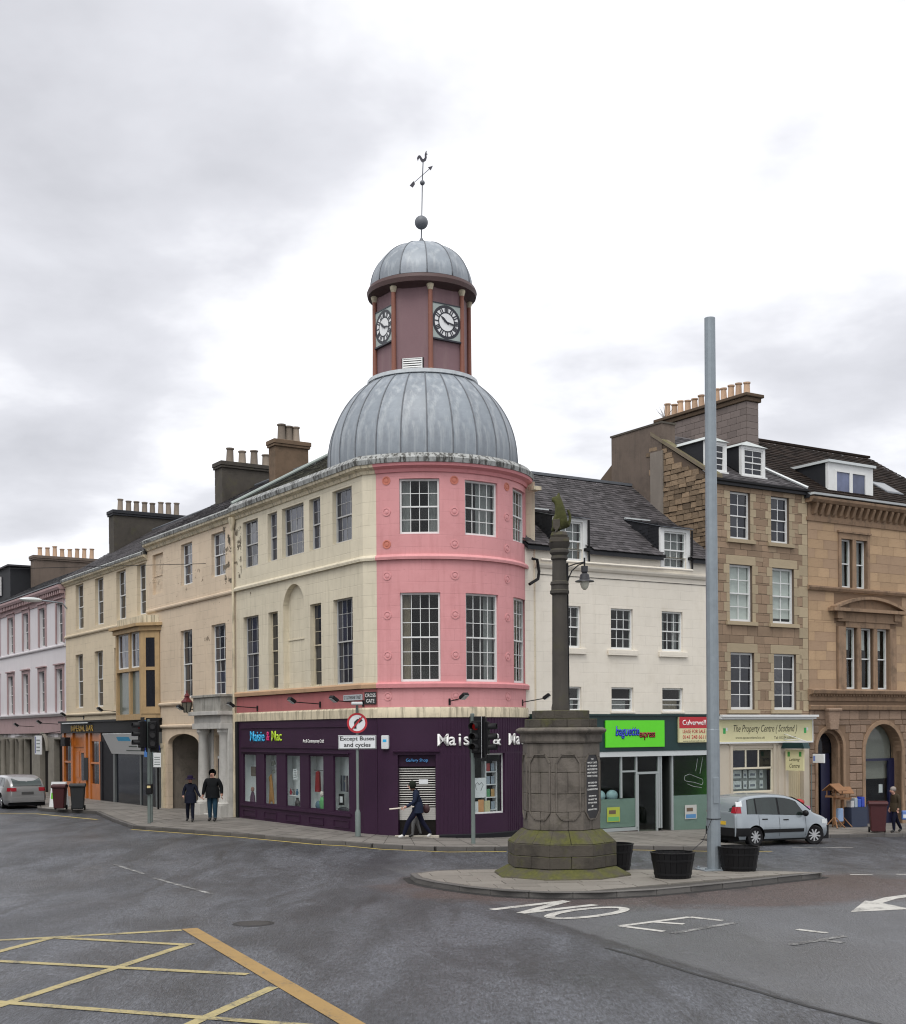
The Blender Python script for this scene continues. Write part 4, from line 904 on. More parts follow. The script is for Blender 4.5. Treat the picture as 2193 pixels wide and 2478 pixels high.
# ================================================================== PEACH HOUSE with archway and portico
PH = empty('terrace_house', (*LO, 0), LA, 'peach terrace house with dark archway and columned white portico', 'building')
X0, X1 = -19.4, -9.8
up = [(-12.14, -10.76), (-15.38, -14.14)]
ops = [(a, b, 9.38, 11.06) for a, b in up] + [(a, b, 4.80, 7.54) for a, b in ((-12.2, -10.8), (-15.5, -14.22))] + [(-18.75, -17.48, 9.32, 11.03), (-17.05, -13.62, -.6, 3.33, .42), (-11.9, -10.55, .3, 3.25)]
mb = MB(); wall(mb, X0, X1, -1, 11.45, ops, .20); mb.build('wall', M['peach'], PH)
MB().box(-18.8, -17.4, .12, .2, 9.2, 11.1).box(-18.75, -17.9, .09, .12, 10.1, 10.13).build('blind_window', M['peach'], PH)
window(PH, *up[0], 9.38, 11.06, 3, 2, 2, gm='glassb'); window(PH, *up[1], 9.38, 11.06, 2, 2, 2, gm='glassb')
window(PH, -12.2, -10.8, 4.80, 7.54, 3, 3, 3, gm='glassb'); window(PH, -15.5, -14.22, 4.80, 7.54, 2, 2, 2, gm='glassd')
for a, b, c, d, m in ((-16.2, -13.0, 9.0, 9.9, 'peel3'), (-19.2, -16.5, 9.6, 11.2, 'peel3'), (-12.9, -9.9, 6.9, 8.4, 'peel2'), (-11.0, -9.95, 9.0, 11.2, 'peel'), (-12.6, -10.9, 11.1, 11.4, 'peel2')):
    MB().box(a, b, -.0065, -.004, c, d).build('peeled_paint', M[m], PH, weld=False)
def runx(root, x0, x1, prof, name, m): return MB().mould(x0, x1, [(-p, z) for p, z in prof]).build(name, M[m], root)
STR = lambda z: [(-.03, z - .05), (.06, z - .05), (.09, z), (.09, z + .06), (.05, z + .09), (-.03, z + .09)]
runx(PH, X0, X1 - .02, STR(8.62), 'string_course', 'peach'); runx(PH, X0, -13.4, STR(4.55), 'string_course', 'peach'); runx(PH, X0, -13.4, STR(3.62), 'string_course', 'peach')
runx(PH, X0, X1 - .02, [(-.03, 11.28), (.05, 11.28), (.10, 11.40), (.22, 11.46), (.24, 11.54), (-.03, 11.54)], 'cornice', 'trimcream')
runx(PH, X0, X1 - .02, [(-.03, 11.543), (.26, 11.543), (.30, 11.66), (.1, 11.80), (-.1, 11.80)], 'gutter_flashing', 'leadpar')
roof_body(PH, X0, X1, (RE[0] + .02, RE[1] - .06), (RR_[0], RR_[1] - .06), 8, M['slateface']); slates(PH, M['slate2'], X0, X1, RE, RR_, .32, .22)
MB().tube([(X0, 4.0, 14.12), (X1, 4.0, 14.12)], .07, 8).build('ridge_lead', M['leaddark'], PH, smooth=True)
MB().tube([(-9.9, -.10, 11.92), (-9.9, 4.0, 14.2)], .07, 8).build('valley_lead', mat('green_grey_lead', (.27, .31, .29), .5), PH, smooth=True)
hull(PH, X0, X1, 8, -1, 11.5, M['peach'])
chimney(PH, -13.3, 3.15, 4.65, 12.9, 15.26, .6, M['brownst'], M['potgrey'], 3, ph=.66, pr=.17)
chimney(PH, -17.25, 2.45, 5.2, 12.6, 14.98, .8, M['darkst'], M['potgrey'], 4, ph=.64, pr=.17)
mb = MB(); mb.box(-17.2, -13.5, 3.2, 3.25, -1, 3.4).box(-17.25, -17.2, .2, 3.2, -1, 3.4).box(-13.5, -13.45, .2, 3.2, -1, 3.4).box(-17.2, -13.5, .2, 3.2, 3.4, 3.45); mb.build('pend_lining', mat('dingy_plaster', (.22, .19, .155), .9, .3, 1.5, .3, 20, dirt=.6, dirtc=(.03, .028, .025)), PH)
MB().box(-16.4, -15.3, 3.17, 3.2, .1, 2.1).build('pend_door', M['room'], PH)
MB().box(-17.62, -17.40, -.10, -.004, -.6, 2.9).box(-17.66, -17.36, -.12, -.10, 2.75, 2.93).build('pend_pier', M['trimcream'], PH)
# portico
WS = mat('weathered_white_stone', (.46, .45, .42), .8, .14, 3, .3, 25, dirt=.4, dirtc=(.13, .125, .11), streak=.35)
po = MB(); po.box(-12.72, -9.92, -.62, -.003, 3.50, 3.72).box(-12.66, -9.98, -.56, -.003, 3.722, 4.02).box(-12.82, -9.88, -.74, -.003, 4.022, 4.17); pt = po.build('portico', WS, PH, bevel=.01)
MB().box(-12.70, -9.95, -.58, -.003, 4.172, 4.70).box(-12.76, -9.9, -.64, -.003, 4.702, 4.80).build('parapet', mat('stained_parapet', (.30, .29, .26), .85, .3, 3, .4, 18, streak=.8, dirt=.6, dirtc=(.05, .05, .045)), pt, bevel=.01)
cl = MB(); cl.lathe([(0, .62), (.30, .62), (.30, .70), (.24, .74), (.22, .80), (.215, 1.5), (.185, 3.25), (.21, 3.30), (.26, 3.38), (.26, 3.50), (0, 3.50)], 20).box(-.32, .32, -.30, .26, -.4, .62)
c1_ = cl.build('column', WS, pt, smooth=30, loc=(-12.3, -.32, 0)); c2_ = c1_.copy(); COL.objects.link(c2_); c2_.location = (-10.25, -.32, 0)
MB().box(-10.05, -9.9, -.30, -.003, -.5, 3.5).build('pilaster', WS, pt, bevel=.01); MB().box(-12.62, -12.0, -.06, -.003, -.5, 3.5).build('pilaster', WS, pt, bevel=.01)
mb = MB(); mb.box(-11.88, -11.24, .10, .16, .3, 2.35).box(-11.22, -10.57, .10, .16, .3, 2.35); mb.build('portico_door', flat('navy_black_door', (.010, .010, .018), .4), PH)
fl = MB(); fl.box(-11.88, -10.57, .08, .17, 2.36, 2.46)
for k in range(1, 6): a = math.pi * k / 6; fl.tube([(-11.22, .12, 2.47), (-11.22 + .60 * math.cos(a), .12, 2.47 + .60 * math.sin(a))], .014, 6)
fl.build('fanlight', M['whitewood'], PH); inst('pane', pane_mesh(M['glassd']), PH, (-11.22, .15, 2.85), (1.33, .006, .8))
for k in range(3): MB().box(-12.0 + .03 * k, -10.5 - .03 * k, -.75 + .25 * k, .1, .0 + .13 * k, .13 + .13 * k).build('step', WS, pt, bevel=.01)

# ================================================================== WARM CREAM HOUSE with the orange pub front
WH = empty('terrace_house', (*LO, 0), LA, 'pale cream terrace house with tall bay window above the orange pub front', 'building')
X0, X1 = -31.7, -19.4
u4 = [(-20.55, -19.42), (-23.59, -22.27), (-26.8, -25.5), (-29.95, -28.65)]; g2 = [(-26.93, -25.66), (-30.06, -28.8)]
ops = [(a, b, 8.60, 10.84) for a, b in u4[1:]] + [(-20.75, -19.62, 8.60, 10.84)] + [(a, b, 4.66, 7.34) for a, b in g2] + [(-24.0, -23.4, 4.66, 7.34)]
mb = MB(); wall(mb, X0, X1, -1, 11.0, ops, .22); mb.build('wall', M['peach2'], WH)
for a, b in u4[1:] + [(-20.75, -19.62)]: window(WH, a, b, 8.60, 10.84, 2, 2, 2, y=.18, gm='glassd')
for a, b in g2: window(WH, a, b, 4.66, 7.34, 2, 2, 2, y=.18, gm='glassd')
window(WH, -24.0, -23.4, 4.66, 7.34, 1, 2, 2, y=.18)
runx(WH, X0, X1, STR(8.30), 'string_course', 'peach2'); runx(WH, X0, X1, STR(4.32), 'string_course', 'peach2')
runx(WH, X0, X1, [(-.03, 10.92), (.05, 10.92), (.10, 11.0), (.20, 11.06), (.22, 11.14), (-.03, 11.14)], 'cornice', 'trimcream')
runx(WH, X0, X1, [(-.03, 11.143), (.24, 11.143), (.27, 11.24), (.1, 11.36), (-.1, 11.36)], 'gutter_flashing', 'leadpar')
roof_body(WH, X0, X1, (-.10, 11.30), (4.0, 13.85), 8, M['slateface']); slates(WH, M['slate2'], X0, X1, (-.12, 11.36), (4.0, 13.9), .36, .25)
MB().tube([(X0, 4.0, 13.92), (X1, 4.0, 13.92)], .07, 8).build('ridge_lead', M['leaddark'], WH, smooth=True)
hull(WH, X0, X1, 8, -1, 11.2, M['peach2'])
chimney(WH, -30.2, 1.95, 5.9, 11.6, 14.75, .8, M['darkst'], M['potgrey'], 8, ph=.66, capm=M['slateface'])
# oriel bay
BY = mat('ochre_bay_paint', (.40, .275, .14), .65, .12, 2, .2, 25, dirt=.3, streak=.3)
by = MB(); by.prism([(-21.9, -.003), (-21.9, -.62), (-18.55, -.62), (-17.9, -.003)], 3.95, 4.2, 'z').prism([(-22.0, -.003), (-22.0, -.72), (-18.5, -.72), (-17.75, -.003)], 7.75, 7.95, 'z').prism([(-22.15, -.003), (-22.15, -.85), (-18.45, -.85), (-17.6, -.003)], 7.952, 8.08, 'z')
for x in (-21.9, -20.15, -18.75): by.box(x, x + .2, -.62, -.45, 4.2, 7.75)
by.box(-21.7, -18.75, -.66, -.42, 6.06, 6.2); bay = by.build('bay_window', BY, WH)
MB().prism([(-21.85, -.003), (-21.85, -.55), (-18.6, -.55), (-18.0, -.003)], 8.082, 8.42, 'z').build('blocking_course', M['trimcream'], bay)
for x in (-21.7, -19.95):
    window(bay, x, x + (1.55 if x < -20 else 1.2), 6.2, 7.75, 2, 2, 0, y=-.52, gm='glassb', name='upper_light'); 
    o = inst('pane', pane_mesh(mat('frosted_green_glass', (.12, .14, .12), .2, .2, 3, .1)), bay, (x + (.77 if x < -20 else .6), -.5, 5.13), (1.55 if x < -20 else 1.2, .01, 1.86))
sp = MB(); sp.box(-.44, -.20, -.03, .03, 4.2, 7.75).box(.22, .44, -.03, .03, 4.2, 7.75).box(-.20, .22, -.028, .03, 4.2, 4.5).box(-.20, .22, -.028, .03, 7.45, 7.75).box(-.20, .22, -.035, .03, 6.06, 6.2); sp.build('bay_side', BY, bay, loc=(-18.23, -.315, 0), rz=R(43), weld=False)
inst('pane', pane_mesh(M['glassd']), bay, (-18.22, -.31, 5.97), (.46, .01, 3.0), (0, 0, R(43)))
# pub and shop fronts at street level
mb = MB(); mb.box(-32.0, -17.75, -.22, -.003, 3.42, 3.92).box(-32.05, -17.7, -.34, -.003, 3.922, 4.02); fas = mb.build('fascia', M['black'], WH)
OR_ = M['orange']; pf = MB(); 
for x in (-32.0, -30.5, -28.3, -27.6, -25.95): pf.box(x, x + .3, -.14, -.003, -.3, 3.41)
pf.box(-31.7, -30.5, -.08, -.003, 2.9, 3.41).box(-31.7, -30.5, -.10, -.003, -.3, .95).box(-27.3, -25.95, -.10, -.003, -.3, .95).box(-27.3, -25.95, -.08, -.003, 3.0, 3.41).box(-30.2, -28.3, -.06, -.003, 2.7, 3.41).box(-31.7, -30.5, -.12, -.003, 1.9, 2.0).box(-27.3, -25.95, -.12, -.003, 1.9, 2.0)
pub = pf.build('pub_front', OR_, WH, bevel=.008, weld=False)
for (a, b, c, d) in ((-31.7, -31.1, .95, 1.9), (-31.1, -30.5, .95, 1.9), (-31.7, -31.1, 2.0, 2.9), (-31.1, -30.5, 2.0, 2.9), (-27.3, -26.6, .95, 1.9), (-26.6, -25.95, .95, 1.9), (-27.3, -26.6, 2.0, 3.0), (-26.6, -25.95, 2.0, 3.0)): inst('pane', pane_mesh(M['glassd']), pub, ((a + b) / 2, -.03, (c + d) / 2), (b - a - .05, .01, d - c - .02))
for x in (-30.2, -29.25):
    dr = MB(); dr.box(x, x + .93, -.035, -.003, -.1, 2.7).box(x + .12, x + .8, -.055, -.035, .2, 1.0).box(x + .12, x + .8, -.055, -.035, 1.2, 2.5); dr.build('pub_door', OR_, WH, bevel=.01, weld=False)
inst('pane', pane_mesh(M['glassd']), pub, (-28.78, -.06, 1.75), (.42, .01, 1.35)); 
MB().box(-28.28, -27.62, -.16, -.14, 1.1, 2.2).build('menu_board', M['black'], pub)
MB().box(-31.2, -30.4, -.45, -.2, 2.75, 3.2).box(-31.1, -30.5, -.46, -.45, 2.85, 3.1).build('pub_lantern', M['black'], pub)
MB().box(-25.64, -23.85, -.12, -.003, -.4, 3.41).box(-25.7, -25.4, -.16, -.12, -.4, 3.0).build('pier', M['blackpl'], WH)
sg = MB(); sg.box(-23.85, -23.6, -.14, -.003, -.4, 3.41).box(-18.2, -17.75, -.14, -.003, -.4, 3.41).box(-23.6, -18.2, -.12, -.003, -.3, .02).box(-23.6, -18.2, -.12, -.003, 2.55, 3.41).box(-20.3, -20.15, -.10, -.003, .02, 2.55)
sg.build('shop_surround', flat('grey_shop_frame', (.10, .11, .11), .4), WH)
inst('pane', pane_mesh(glass_dark('navy_glass', (.004, .006, .011), .08, .3)), WH, (-21.95, -.05, 1.28), (3.3, .01, 2.52)); inst('pane', pane_mesh(glass_dark('navy_glass', (.004, .006, .011), .08, .3)), WH, (-19.17, -.05, 1.28), (1.95, .01, 2.52))

# ================================================================== LILAC HOUSE
LH = empty('terrace_house', (*LO, 0), LA, 'pale lilac terrace house with dusty pink trim and dentil cornice', 'building')
X0, X1 = -56.0, -31.72
wx = [-32.62 - 3.33 * k for k in range(7)]
ops = [(x - .62, x + .55, 8.12, 10.2) for x in wx] + [(x - .75, x + .42, 4.55, 6.78) for x in wx]
mb = MB(); wall(mb, X0, X1, 3.2, 10.9, ops, .2); mb.build('wall', M['lilac'], LH)
for i, x in enumerate(wx[:5]):
    for (a, b, c, d) in ((x - .62, x + .55, 8.12, 10.2), (x - .75, x + .42, 4.55, 6.78)):
        s_ = MB(); s_.box(a - .2, a, -.06, -.003, c, d + .2).box(b, b + .2, -.06, -.003, c, d + .2).box(a, b, -.058, -.003, d, d + .2).box(a - .28, b + .28, -.14, -.003, d + .202, d + .27); s_.build('window_surround', M['lilacpink'], LH, weld=False)
        window(LH, a, b, c, d, 2, 2, 2, y=.14, gm='glassd')
runx(LH, X0, X1, STR(7.95), 'string_course', 'lilac'); runx(LH, X0, X1, [(-.03, 4.3), (.12, 4.3), (.22, 4.42), (.22, 4.48), (-.03, 4.5)], 'cornice', 'lilac')
mb = MB(); mb.box(X0, X1, -.05, -.003, 10.35, 10.75); mb.build('frieze', M['lilacpink'], LH)
den = MB(); x = X1 - .1; dm = ubox(M['lilacpink'], .02)
k = 0
while x > -47: inst('dentil', dm, LH, (x, -.16, 10.72), (.14, .24, .2)); x -= .36
runx(LH, X0, X1, [(-.03, 10.83), (.32, 10.83), (.38, 10.95), (.38, 11.06), (-.03, 11.1)], 'cornice', 'lilacpink')
runx(LH, X0, X1, [(-.03, 11.103), (.40, 11.103), (.40, 11.16), (-.1, 11.22)], 'gutter_flashing', 'leaddark')
roof_body(LH, X0, X1, (-.2, 11.14), (3.2, 12.9), 7, M['slateface']); slates(LH, M['slate'], -50, X1, (-.2, 11.2), (3.2, 12.95), .4, .28)
hull(LH, X0, X1, 7, -1, 11.0, M['lilac'])
chimney(LH, -47.0, 2.4, 6.6, 11.8, 14.45, .8, M['harl'], M['pot'], 8, ph=.62, blocks=False)
dz_ = MB().box(-56, -47.6, 1.2, 6, 11.8, 13.85).build('mansard', M['slateface'], LH); MB().box(-56, -47.4, 1.0, 6.1, 13.85, 13.95).build('mansard_lead', M['slate'], dz_)
window(LH, -52.6, -49.6, 12.2, 13.4, 4, 2, 0, y=1.08, gm='glassb', fw=.2)
mb = MB(); mb.box(X0, X1, -.06, -.003, 3.42, 4.3); mb.build('fascia', M['lilacpink'], LH)
GS = mat('grey_weathered_stone', (.21, .195, .165), .85, .2, 3, .35, 20, dirt=.4, dirtc=(.06, .055, .045))
ops = [(-36.75, -35.15, .2, 3.28, .8)] + [(x, x + 1.5, .9, 3.1) for x in (-39.9, -41.9, -43.9, -45.9, -47.9)] + [(-34.0, -32.2, .1, 3.1)]
mb = MB(); wall(mb, X0, X1, -1, 3.42, ops, .3); mb.build('ground_wall', GS, LH)
for x in (-40.15, -42.15, -44.15, -46.15): MB().lathe([(.2, .8), (.17, .95), (.14, 2.9), (.2, 3.05), (.2, 3.12)], 12, c=(x, -.12)).box(x - .22, x + .22, -.34, -.003, -.5, .8).build('column', GS, LH, smooth=30)
bk = MB(); bk.box(X0, X1, .29, .32, -1, 3.42); bk.build('dark_interior_panel', M['room'], LH)  # near-black panel paints the darkness of the rooms behind the columns
ro = MB(); A = [(-35.95 - .92 * math.cos(math.pi * k / 14), 2.48 + .92 * math.sin(math.pi * k / 14)) for k in range(15)]; ro.tube([(x, -.06, z) for x, z in A], .10, 6); ro.build('arch_moulding', GS, LH, smooth=True)

# ================================================================== WHITE HOUSE with sandwich shop
WB = empty('white_house', (*RO, 0), RA, 'white rendered house with slate dormers above the lime green shop sign', 'building')
X0, X1 = -5.15, 3.3
mw = [(-3.82, -2.83), (-1.53, -.55), (.77, 1.75)]
ops = [(a, b, 6.10, 7.50) for a, b in mw] + [(a, b, 3.98, 4.80) for a, b in mw] + [(-3.75, -2.75, 9.0, 9.42), (.92, 1.92, 9.0, 9.42)]
mb = MB(); wall(mb, X0, X1, 3.80, 9.42, ops, .16); mb.build('wall', M['white'], WB)
for a, b in mw:
    window(WB, a, b, 6.10, 7.50, 3, 2, 2, y=.10, gm='glassg', room=True, curtains=[(0, .3, 'net'), (.7, 1, 'net')] if a > 0 else [])
    window(WB, a, b, 3.98, 4.80, 1, 1, 2, y=.10, gm='glassg', room=True, curtains=[(0, 1, 'curt', .0, .5)] if a > 0 else [(.1, .9, 'net', .05, .45)])
    MB().box(a - .17, b + .17, -.09, -.003, 5.89, 6.08).build('sill', M['white'], WB, bevel=.01)
    MB().box(a - .05, b + .05, -.05, -.003, 3.90, 3.975).build('sill', M['white'], WB, bevel=.008)
runx(WB, X0 + .4, X1, [(-.03, 8.70), (.06, 8.70), (.12, 8.78), (.13, 8.83), (-.03, 8.86)], 'string_course', 'white')
MB().tube([(-4.6, -.16, 8.94), (2.1, -.16, 8.98)], .045, 8).build('gutter_pipe', M['white'], WB, smooth=True)
MB().tube([(-4.95, -.16, 8.95), (-4.75, -.16, 8.93), (-4.68, -.16, 8.55), (-4.72, -.16, 8.3), (-5.1, -.2, 8.1)], .05, 8).build('downpipe', M['black'], WB, smooth=True)
for z in (8.48,): MB().tube([(-4.6, -.015, z), (3.2, -.015, z + .03)], .009, 5).build('cable', M['black'], WB)
MB().box(X0 + .4, -3.8, -.16, -.003, 9.36, 9.46).box(-2.7, .85, -.16, -.003, 9.36, 9.46).box(2.0, X1, -.16, -.003, 9.36, 9.46).build('gutter', M['black'], WB)
MB().tube([(2.12, -.12, 10.4), (2.12, -.12, 9.0)], .035, 8).tube([(-2.55, -.12, 10.4), (-2.55, -.12, 9.0)], .035, 8).build('downpipe', M['blackrub'], WB)
E0, E1 = (-.22, 9.42), (4.5, 12.85)
sl_w = (E1[1] - E0[1]) / (E1[0] - E0[0]); roof_body(WB, X0, X1, (2.1, E0[1] - .05 + sl_w * 2.29), (E1[0], E1[1] - .06), 9, M['slateface'])
for a, b in ((X0, -3.95), (-2.55, .72), (2.12, X1)): MB().prism([(E0[0] + .03, E0[1] - .05), (2.12, E0[1] - .05 + sl_w * 2.31), (2.12, E0[1] - .17 + sl_w * 2.31), (E0[0] + .03, E0[1] - .17)], a, b, 'x').build('eave', M['slateface'], WB)
def indorm(x, y): return y < 2.0 and (-3.95 < x < -2.55 or .72 < x < 2.12)
slates(WB, M['slate2'], X0, X1, E0, E1, .27, .175, skip=indorm)
MB().box(X0, X1, 4.4, 4.6, 12.83, 12.93).build('ridge_lead', M['leaddark'], WB)
hull(WB, X0, X1, 9, -1, 9.4, M['white'])
for a, b in ((-3.95, -2.55), (.72, 2.12)):
    d = MB(); d.box(a, a + .18, -.02, .12, 9.0, 10.45).box(b - .18, b, -.02, .12, 9.0, 10.45).box(a + .18, b - .18, -.02, .12, 10.33, 10.45)
    dm_ = d.build('dormer', M['whitewood'], WB, weld=False)
    window(dm_, a + .18, b - .18, 9.02, 10.33, 3, 2, 2, y=.06, gm='glassg', curtains=[(0, 1, 'net')], name='window_sash')
    for xx, s in ((a, -1), (b, 1)): MB().prism([(.06, 9.6), (.06, 10.46), (2.05, 11.03)], xx - .012 if s < 0 else xx + .003, xx - .003 if s < 0 else xx + .012, 'x').build('dormer_cheek', M['slateface'], dm_)
    for k in range(7):
        z = 9.75 + k * .12
        y1 = min(2.0, max(.2, (z - 9.66) / .727)) ; ch2 = MB()
        y = max(.08, (z - 10.46) * 3.5)
        while y < y1:
            ch2.box(a - .024, a - .013, y, min(y + .26, y1) - .008, z, z + .14); y += .26
        if ch2.v: q = ch2.build('slate_hanging', M['slateface'], dm_, weld=False); q['kind'] = 'stuff'
    rf_ = slates(dm_, M['slate2'], a - .06, b + .06, (-.14, 10.47), (2.02, 11.04), .27, .175, name='dormer_slate')
    MB().prism([(-.14, 10.44), (2.02, 11.0), (2.02, 11.02), (-.14, 10.47)], a - .05, b + .05, 'x').build('dormer_roof', M['leaddark'], dm_)
    MB().box(a + .1, b - .1, 1.98, 2.10, 11.03, 11.08).build('lead_flashing', M['aluw'], dm_)
# shop front
mb = MB(); mb.box(X0 + .15, X1, -.14, -.003, 2.60, 3.82).box(X0 + .15, X1, -.22, -.003, 3.822, 3.88); mb.build('fascia', M['dkgreen'], WB)
MB().box(-4.6, X1, -.12, -.003, 2.42, 2.597).build('shop_lintel', M['aluw'], WB)
AL = flat('grey_aluminium', (.30, .33, .33), .4); fm_ = MB()
for x, z0 in ((-4.6, -.1), (-2.9, -.1), (-1.20, 1.0), (-.52, -.1), (.50, -.1)): fm_.box(x, x + .07, -.06, .02, z0, 2.42)
for x, z0 in ((.60, -.1), (1.13, -.3), (2.93, -.3)): MB().box(x, x + .07, -.06, .02, z0, 2.42).build('window_post', AL, WB)
fm_.box(-4.6, -.45, -.06, .02, -.13, -.02).box(-1.13, -.52, -.055, .015, 1.88, 1.94).box(-.45, .5, -.05, .02, 1.80, 1.88)
MB().box(-.44, .49, -.05, .02, -.32, -.2).box(-.44, -.38, -.045, .015, -.2, 1.79).box(.42, .49, -.045, .015, -.2, 1.79).build('door_frame', AL, WB)
sfr = fm_.build('shop_frame', AL, WB, weld=False)
MB().box(-4.6, -.45, -.05, .05, -1, -.131).build('stall_riser', mat('brown_tile_riser', (.06, .035, .028), .5), WB); MB().box(X0 + .1, -4.6, -.05, .1, -1, 2.42).build('pier', M['dkgreen'], WB); MB().box(3.0, X1, -.05, .1, -1, 2.42).build('pier', M['dkgreen'], WB)
gsh = glass_clear('tinted_shop_glass', (.86, .91, .88)); 
for (a, b, c, d) in ((-4.53, -2.9, -.02, 2.42), (-2.83, -1.2, 1.0, 2.42), (-2.83, -.52, -.02, 1.0), (-1.13, -.52, 1.94, 2.42), (-1.13, -.52, 1.0, 1.88), (-.38, .42, -.2, 1.8), (-.45, .5, 1.88, 2.42), (1.2, 2.93, -.3, 2.42)):
    inst('pane', pane_mesh(gsh), sfr, ((a + b) / 2, -.01, (c + d) / 2), (b - a, .006, d - c))
fro = mat('frosted_film', (.25, .31, .29), .35, .15, 2, .1, 20)
for (a, b, c, d) in ((-4.53, -2.9, 0, .98), (-2.83, -.52, 0, .98), (1.2, 2.93, -.28, 1.0)): inst('frosted_film', ubox(fro, 0, 'film'), sfr, ((a + b) / 2, .004, (c + d) / 2), (b - a, .004, d - c))
rm = MB(); rm.quad((-4.7, 4, -.4), (3.2, 4, -.4), (3.2, 4, 2.5), (-4.7, 4, 2.5)).quad((-4.7, .06, 2.5), (3.2, .06, 2.5), (3.2, 4, 2.5), (-4.7, 4, 2.5)).quad((-4.7, .06, -.4), (3.2, .06, -.4), (3.2, 4, -.4), (-4.7, 4, -.4)).quad((-4.7, .06, -.4), (-4.7, 4, -.4), (-4.7, 4, 2.5), (-4.7, .06, 2.5)); rm.build('shop_interior', mat('dim_shop_interior', (.05, .055, .05), .8, .3, .8), WB)
MB().quad((3.0, .06, -.4), (3.0, 4, -.4), (3.0, 4, 2.5), (3.0, .06, 2.5)).build('green_inner_wall', flat('green_wall', (.04, .22, .01), .7), WB)
MB().box(.66, .72, .0, 1.6, -.4, 2.42).box(1.05, 1.11, .0, 1.6, -.4, 2.42).build('lobby_side', flat('lobby_dark', (.02, .024, .022), .5), WB)

# ================================================================== SANDSTONE HOUSE with the yellow sign
SB = empty('sandstone_house', (*RO, 0), RA, 'narrow buff sandstone house with two dormers above the pale yellow sign', 'building')
X0, X1 = 3.3, 8.15
A_ = [(4.1, 5.12, 10.29, 12.03), (6.2, 7.16, 10.29, 12.03)]; B_ = [(4.05, 5.2, 7.28, 9.36), (6.25, 7.4, 7.28, 9.36)]; C_ = [(4.07, 5.27, 4.05, 6.14), (6.3, 7.48, 4.05, 6.14)]
ops = A_ + B_ + C_
mb = MB(); wall(mb, X0, X1, 3.85, 12.3, ops, .2); mb.build('wall', M['mortar'], SB)
# dressed margins first: lintels, sills and jamb stones, then the coursed stones between them
dress = []; sd = ubox(M['stone_d'], .03)
def dstone(x0, x1, z0, z1, y=-.02): inst('dressed_stone', sd, SB, ((x0 + x1) / 2, y + .06, (z0 + z1) / 2), (x1 - x0 - .01, .12, z1 - z0 - .01)); dress.append((x0, x1, z0, z1))
for (a, b, c, d) in ops:
    if d < 12: dstone(a - .18, b + .18, d, d + .34)
    inst('sill', sd, SB, ((a + b) / 2, -.01, c - .07), (b - a + .4, .20, .14)); dress.append((a - .2, b + .2, c - .14, c))
    n = 6; 
    for k in range(n):
        z0, z1 = lerp(c, d, k / n), lerp(c, d, (k + 1) / n); w_ = .30 if k % 2 else .17
        dstone(a - w_, a, z0, z1); dstone(b, b + w_, z0, z1)
for k in range(21):
    z0 = 4.0 + k * .395; w_ = .5 if k % 2 else .3; dstone(X1 - w_, X1 - .005, z0, min(z0 + .395, 12.28))
ashlar(SB, X0, X1, 3.86, 12.28, ops + dress, .30, .35, .8, M['stone'], y=-.012, jit=.006)
for (a, b, c, d), bl_ in zip(ops, (0, 0, .95, .9, 0, 0)): window(SB, a, b, c, d, 2, 2, 2, y=.12, gm='glassg' if bl_ else 'glassd', fw=.07, bar=.03, blind=bl_, room=bool(bl_))
runx(SB, X0, X1, [(-.03, 12.26), (.10, 12.26), (.20, 12.34), (.20, 12.42), (-.1, 12.46)], 'gutter', 'black')
E0, E1 = (-.18, 12.38), (4.0, 14.95)
roof_body(SB, X0, X1, (E0[0] + .03, E0[1] - .05), (E1[0], E1[1] - .06), 8, M['slateface']); slates(SB, M['slate2'], X0, X1, E0, E1, .28, .19)
hull(SB, X0 + .02, X1, 8, -1, 12.3, M['harl'])
# rubble gable seen over the white roof
gb = MB(); gb.prism([(.02, 8.5), (.02, 12.42), (4.0, 15.0), (8.0, 12.4), (8.0, 8.5)], X0 - .01, X0 + .5, 'x'); gab = gb.build('gable_wall', M['mortar'], SB)
rb = MB(); z = 9.3
while z < 14.9:
    h = random.uniform(.14, .26); y = .02; 
    while y < 3.4:
        l = random.uniform(.22, .55); ymin = (z + h - 12.46) / .637 if z + h > 12.46 else .0
        if y > ymin and y + l < 3.6:
            j = random.uniform(0, .05); q = [(y + .01, z + .008), (y + l - .012, z + random.uniform(.0, .03)), (y + l - random.uniform(.01, .04), z + h - .01), (y + random.uniform(.01, .04), z + h - random.uniform(.005, .03))]
            rb.prism(q, X0 - .035 - j, X0 + .05, 'x')
        y += l
    z += h
o = rb.build('rubble', M['rubble'], gab, weld=False); o['kind'] = 'stuff'
MB().prism([(-.15, 12.42), (-.15, 12.56), (3.3, 14.72), (3.3, 14.58)], X0 - .09, X0 + .3, 'x').build('skew_stone', mat('mossy_skew', (.17, .14, .10), .9, .2, 4, .4, 20, moss=.6), gab)
hc = MB().box(X0 - .06, X0 + .62, 2.7, 5.65, 9.5, 14.95).build('chimney', M['harl'], SB); MB().box(X0 - .09, X0 + .66, 2.66, 5.7, 14.95, 15.02).build('coping', M['darkst'], hc)
MB().box(X0 - .11, X0 - .06, 2.6, 3.3, 9.6, 13.9).build('harled_strip', mat('pale_harling', (.20, .175, .15), .95, .2, 2, .5, 40, streak=.5, dirtc=(.32, .29, .25)), SB)
pots_z = 16.65
sc_ = MB().box(7.32, 7.95, 2.3, 7.4, 13.0, 16.43).build('chimney', M['greybr'], SB); MB().box(7.22, 8.05, 2.2, 7.5, 16.23, 16.40).box(7.14, 8.13, 2.12, 7.58, 16.402, 16.53).build('coping', M['brownst'], sc_, bevel=.02)
gmesh = ubox(M['greybr'], .03)
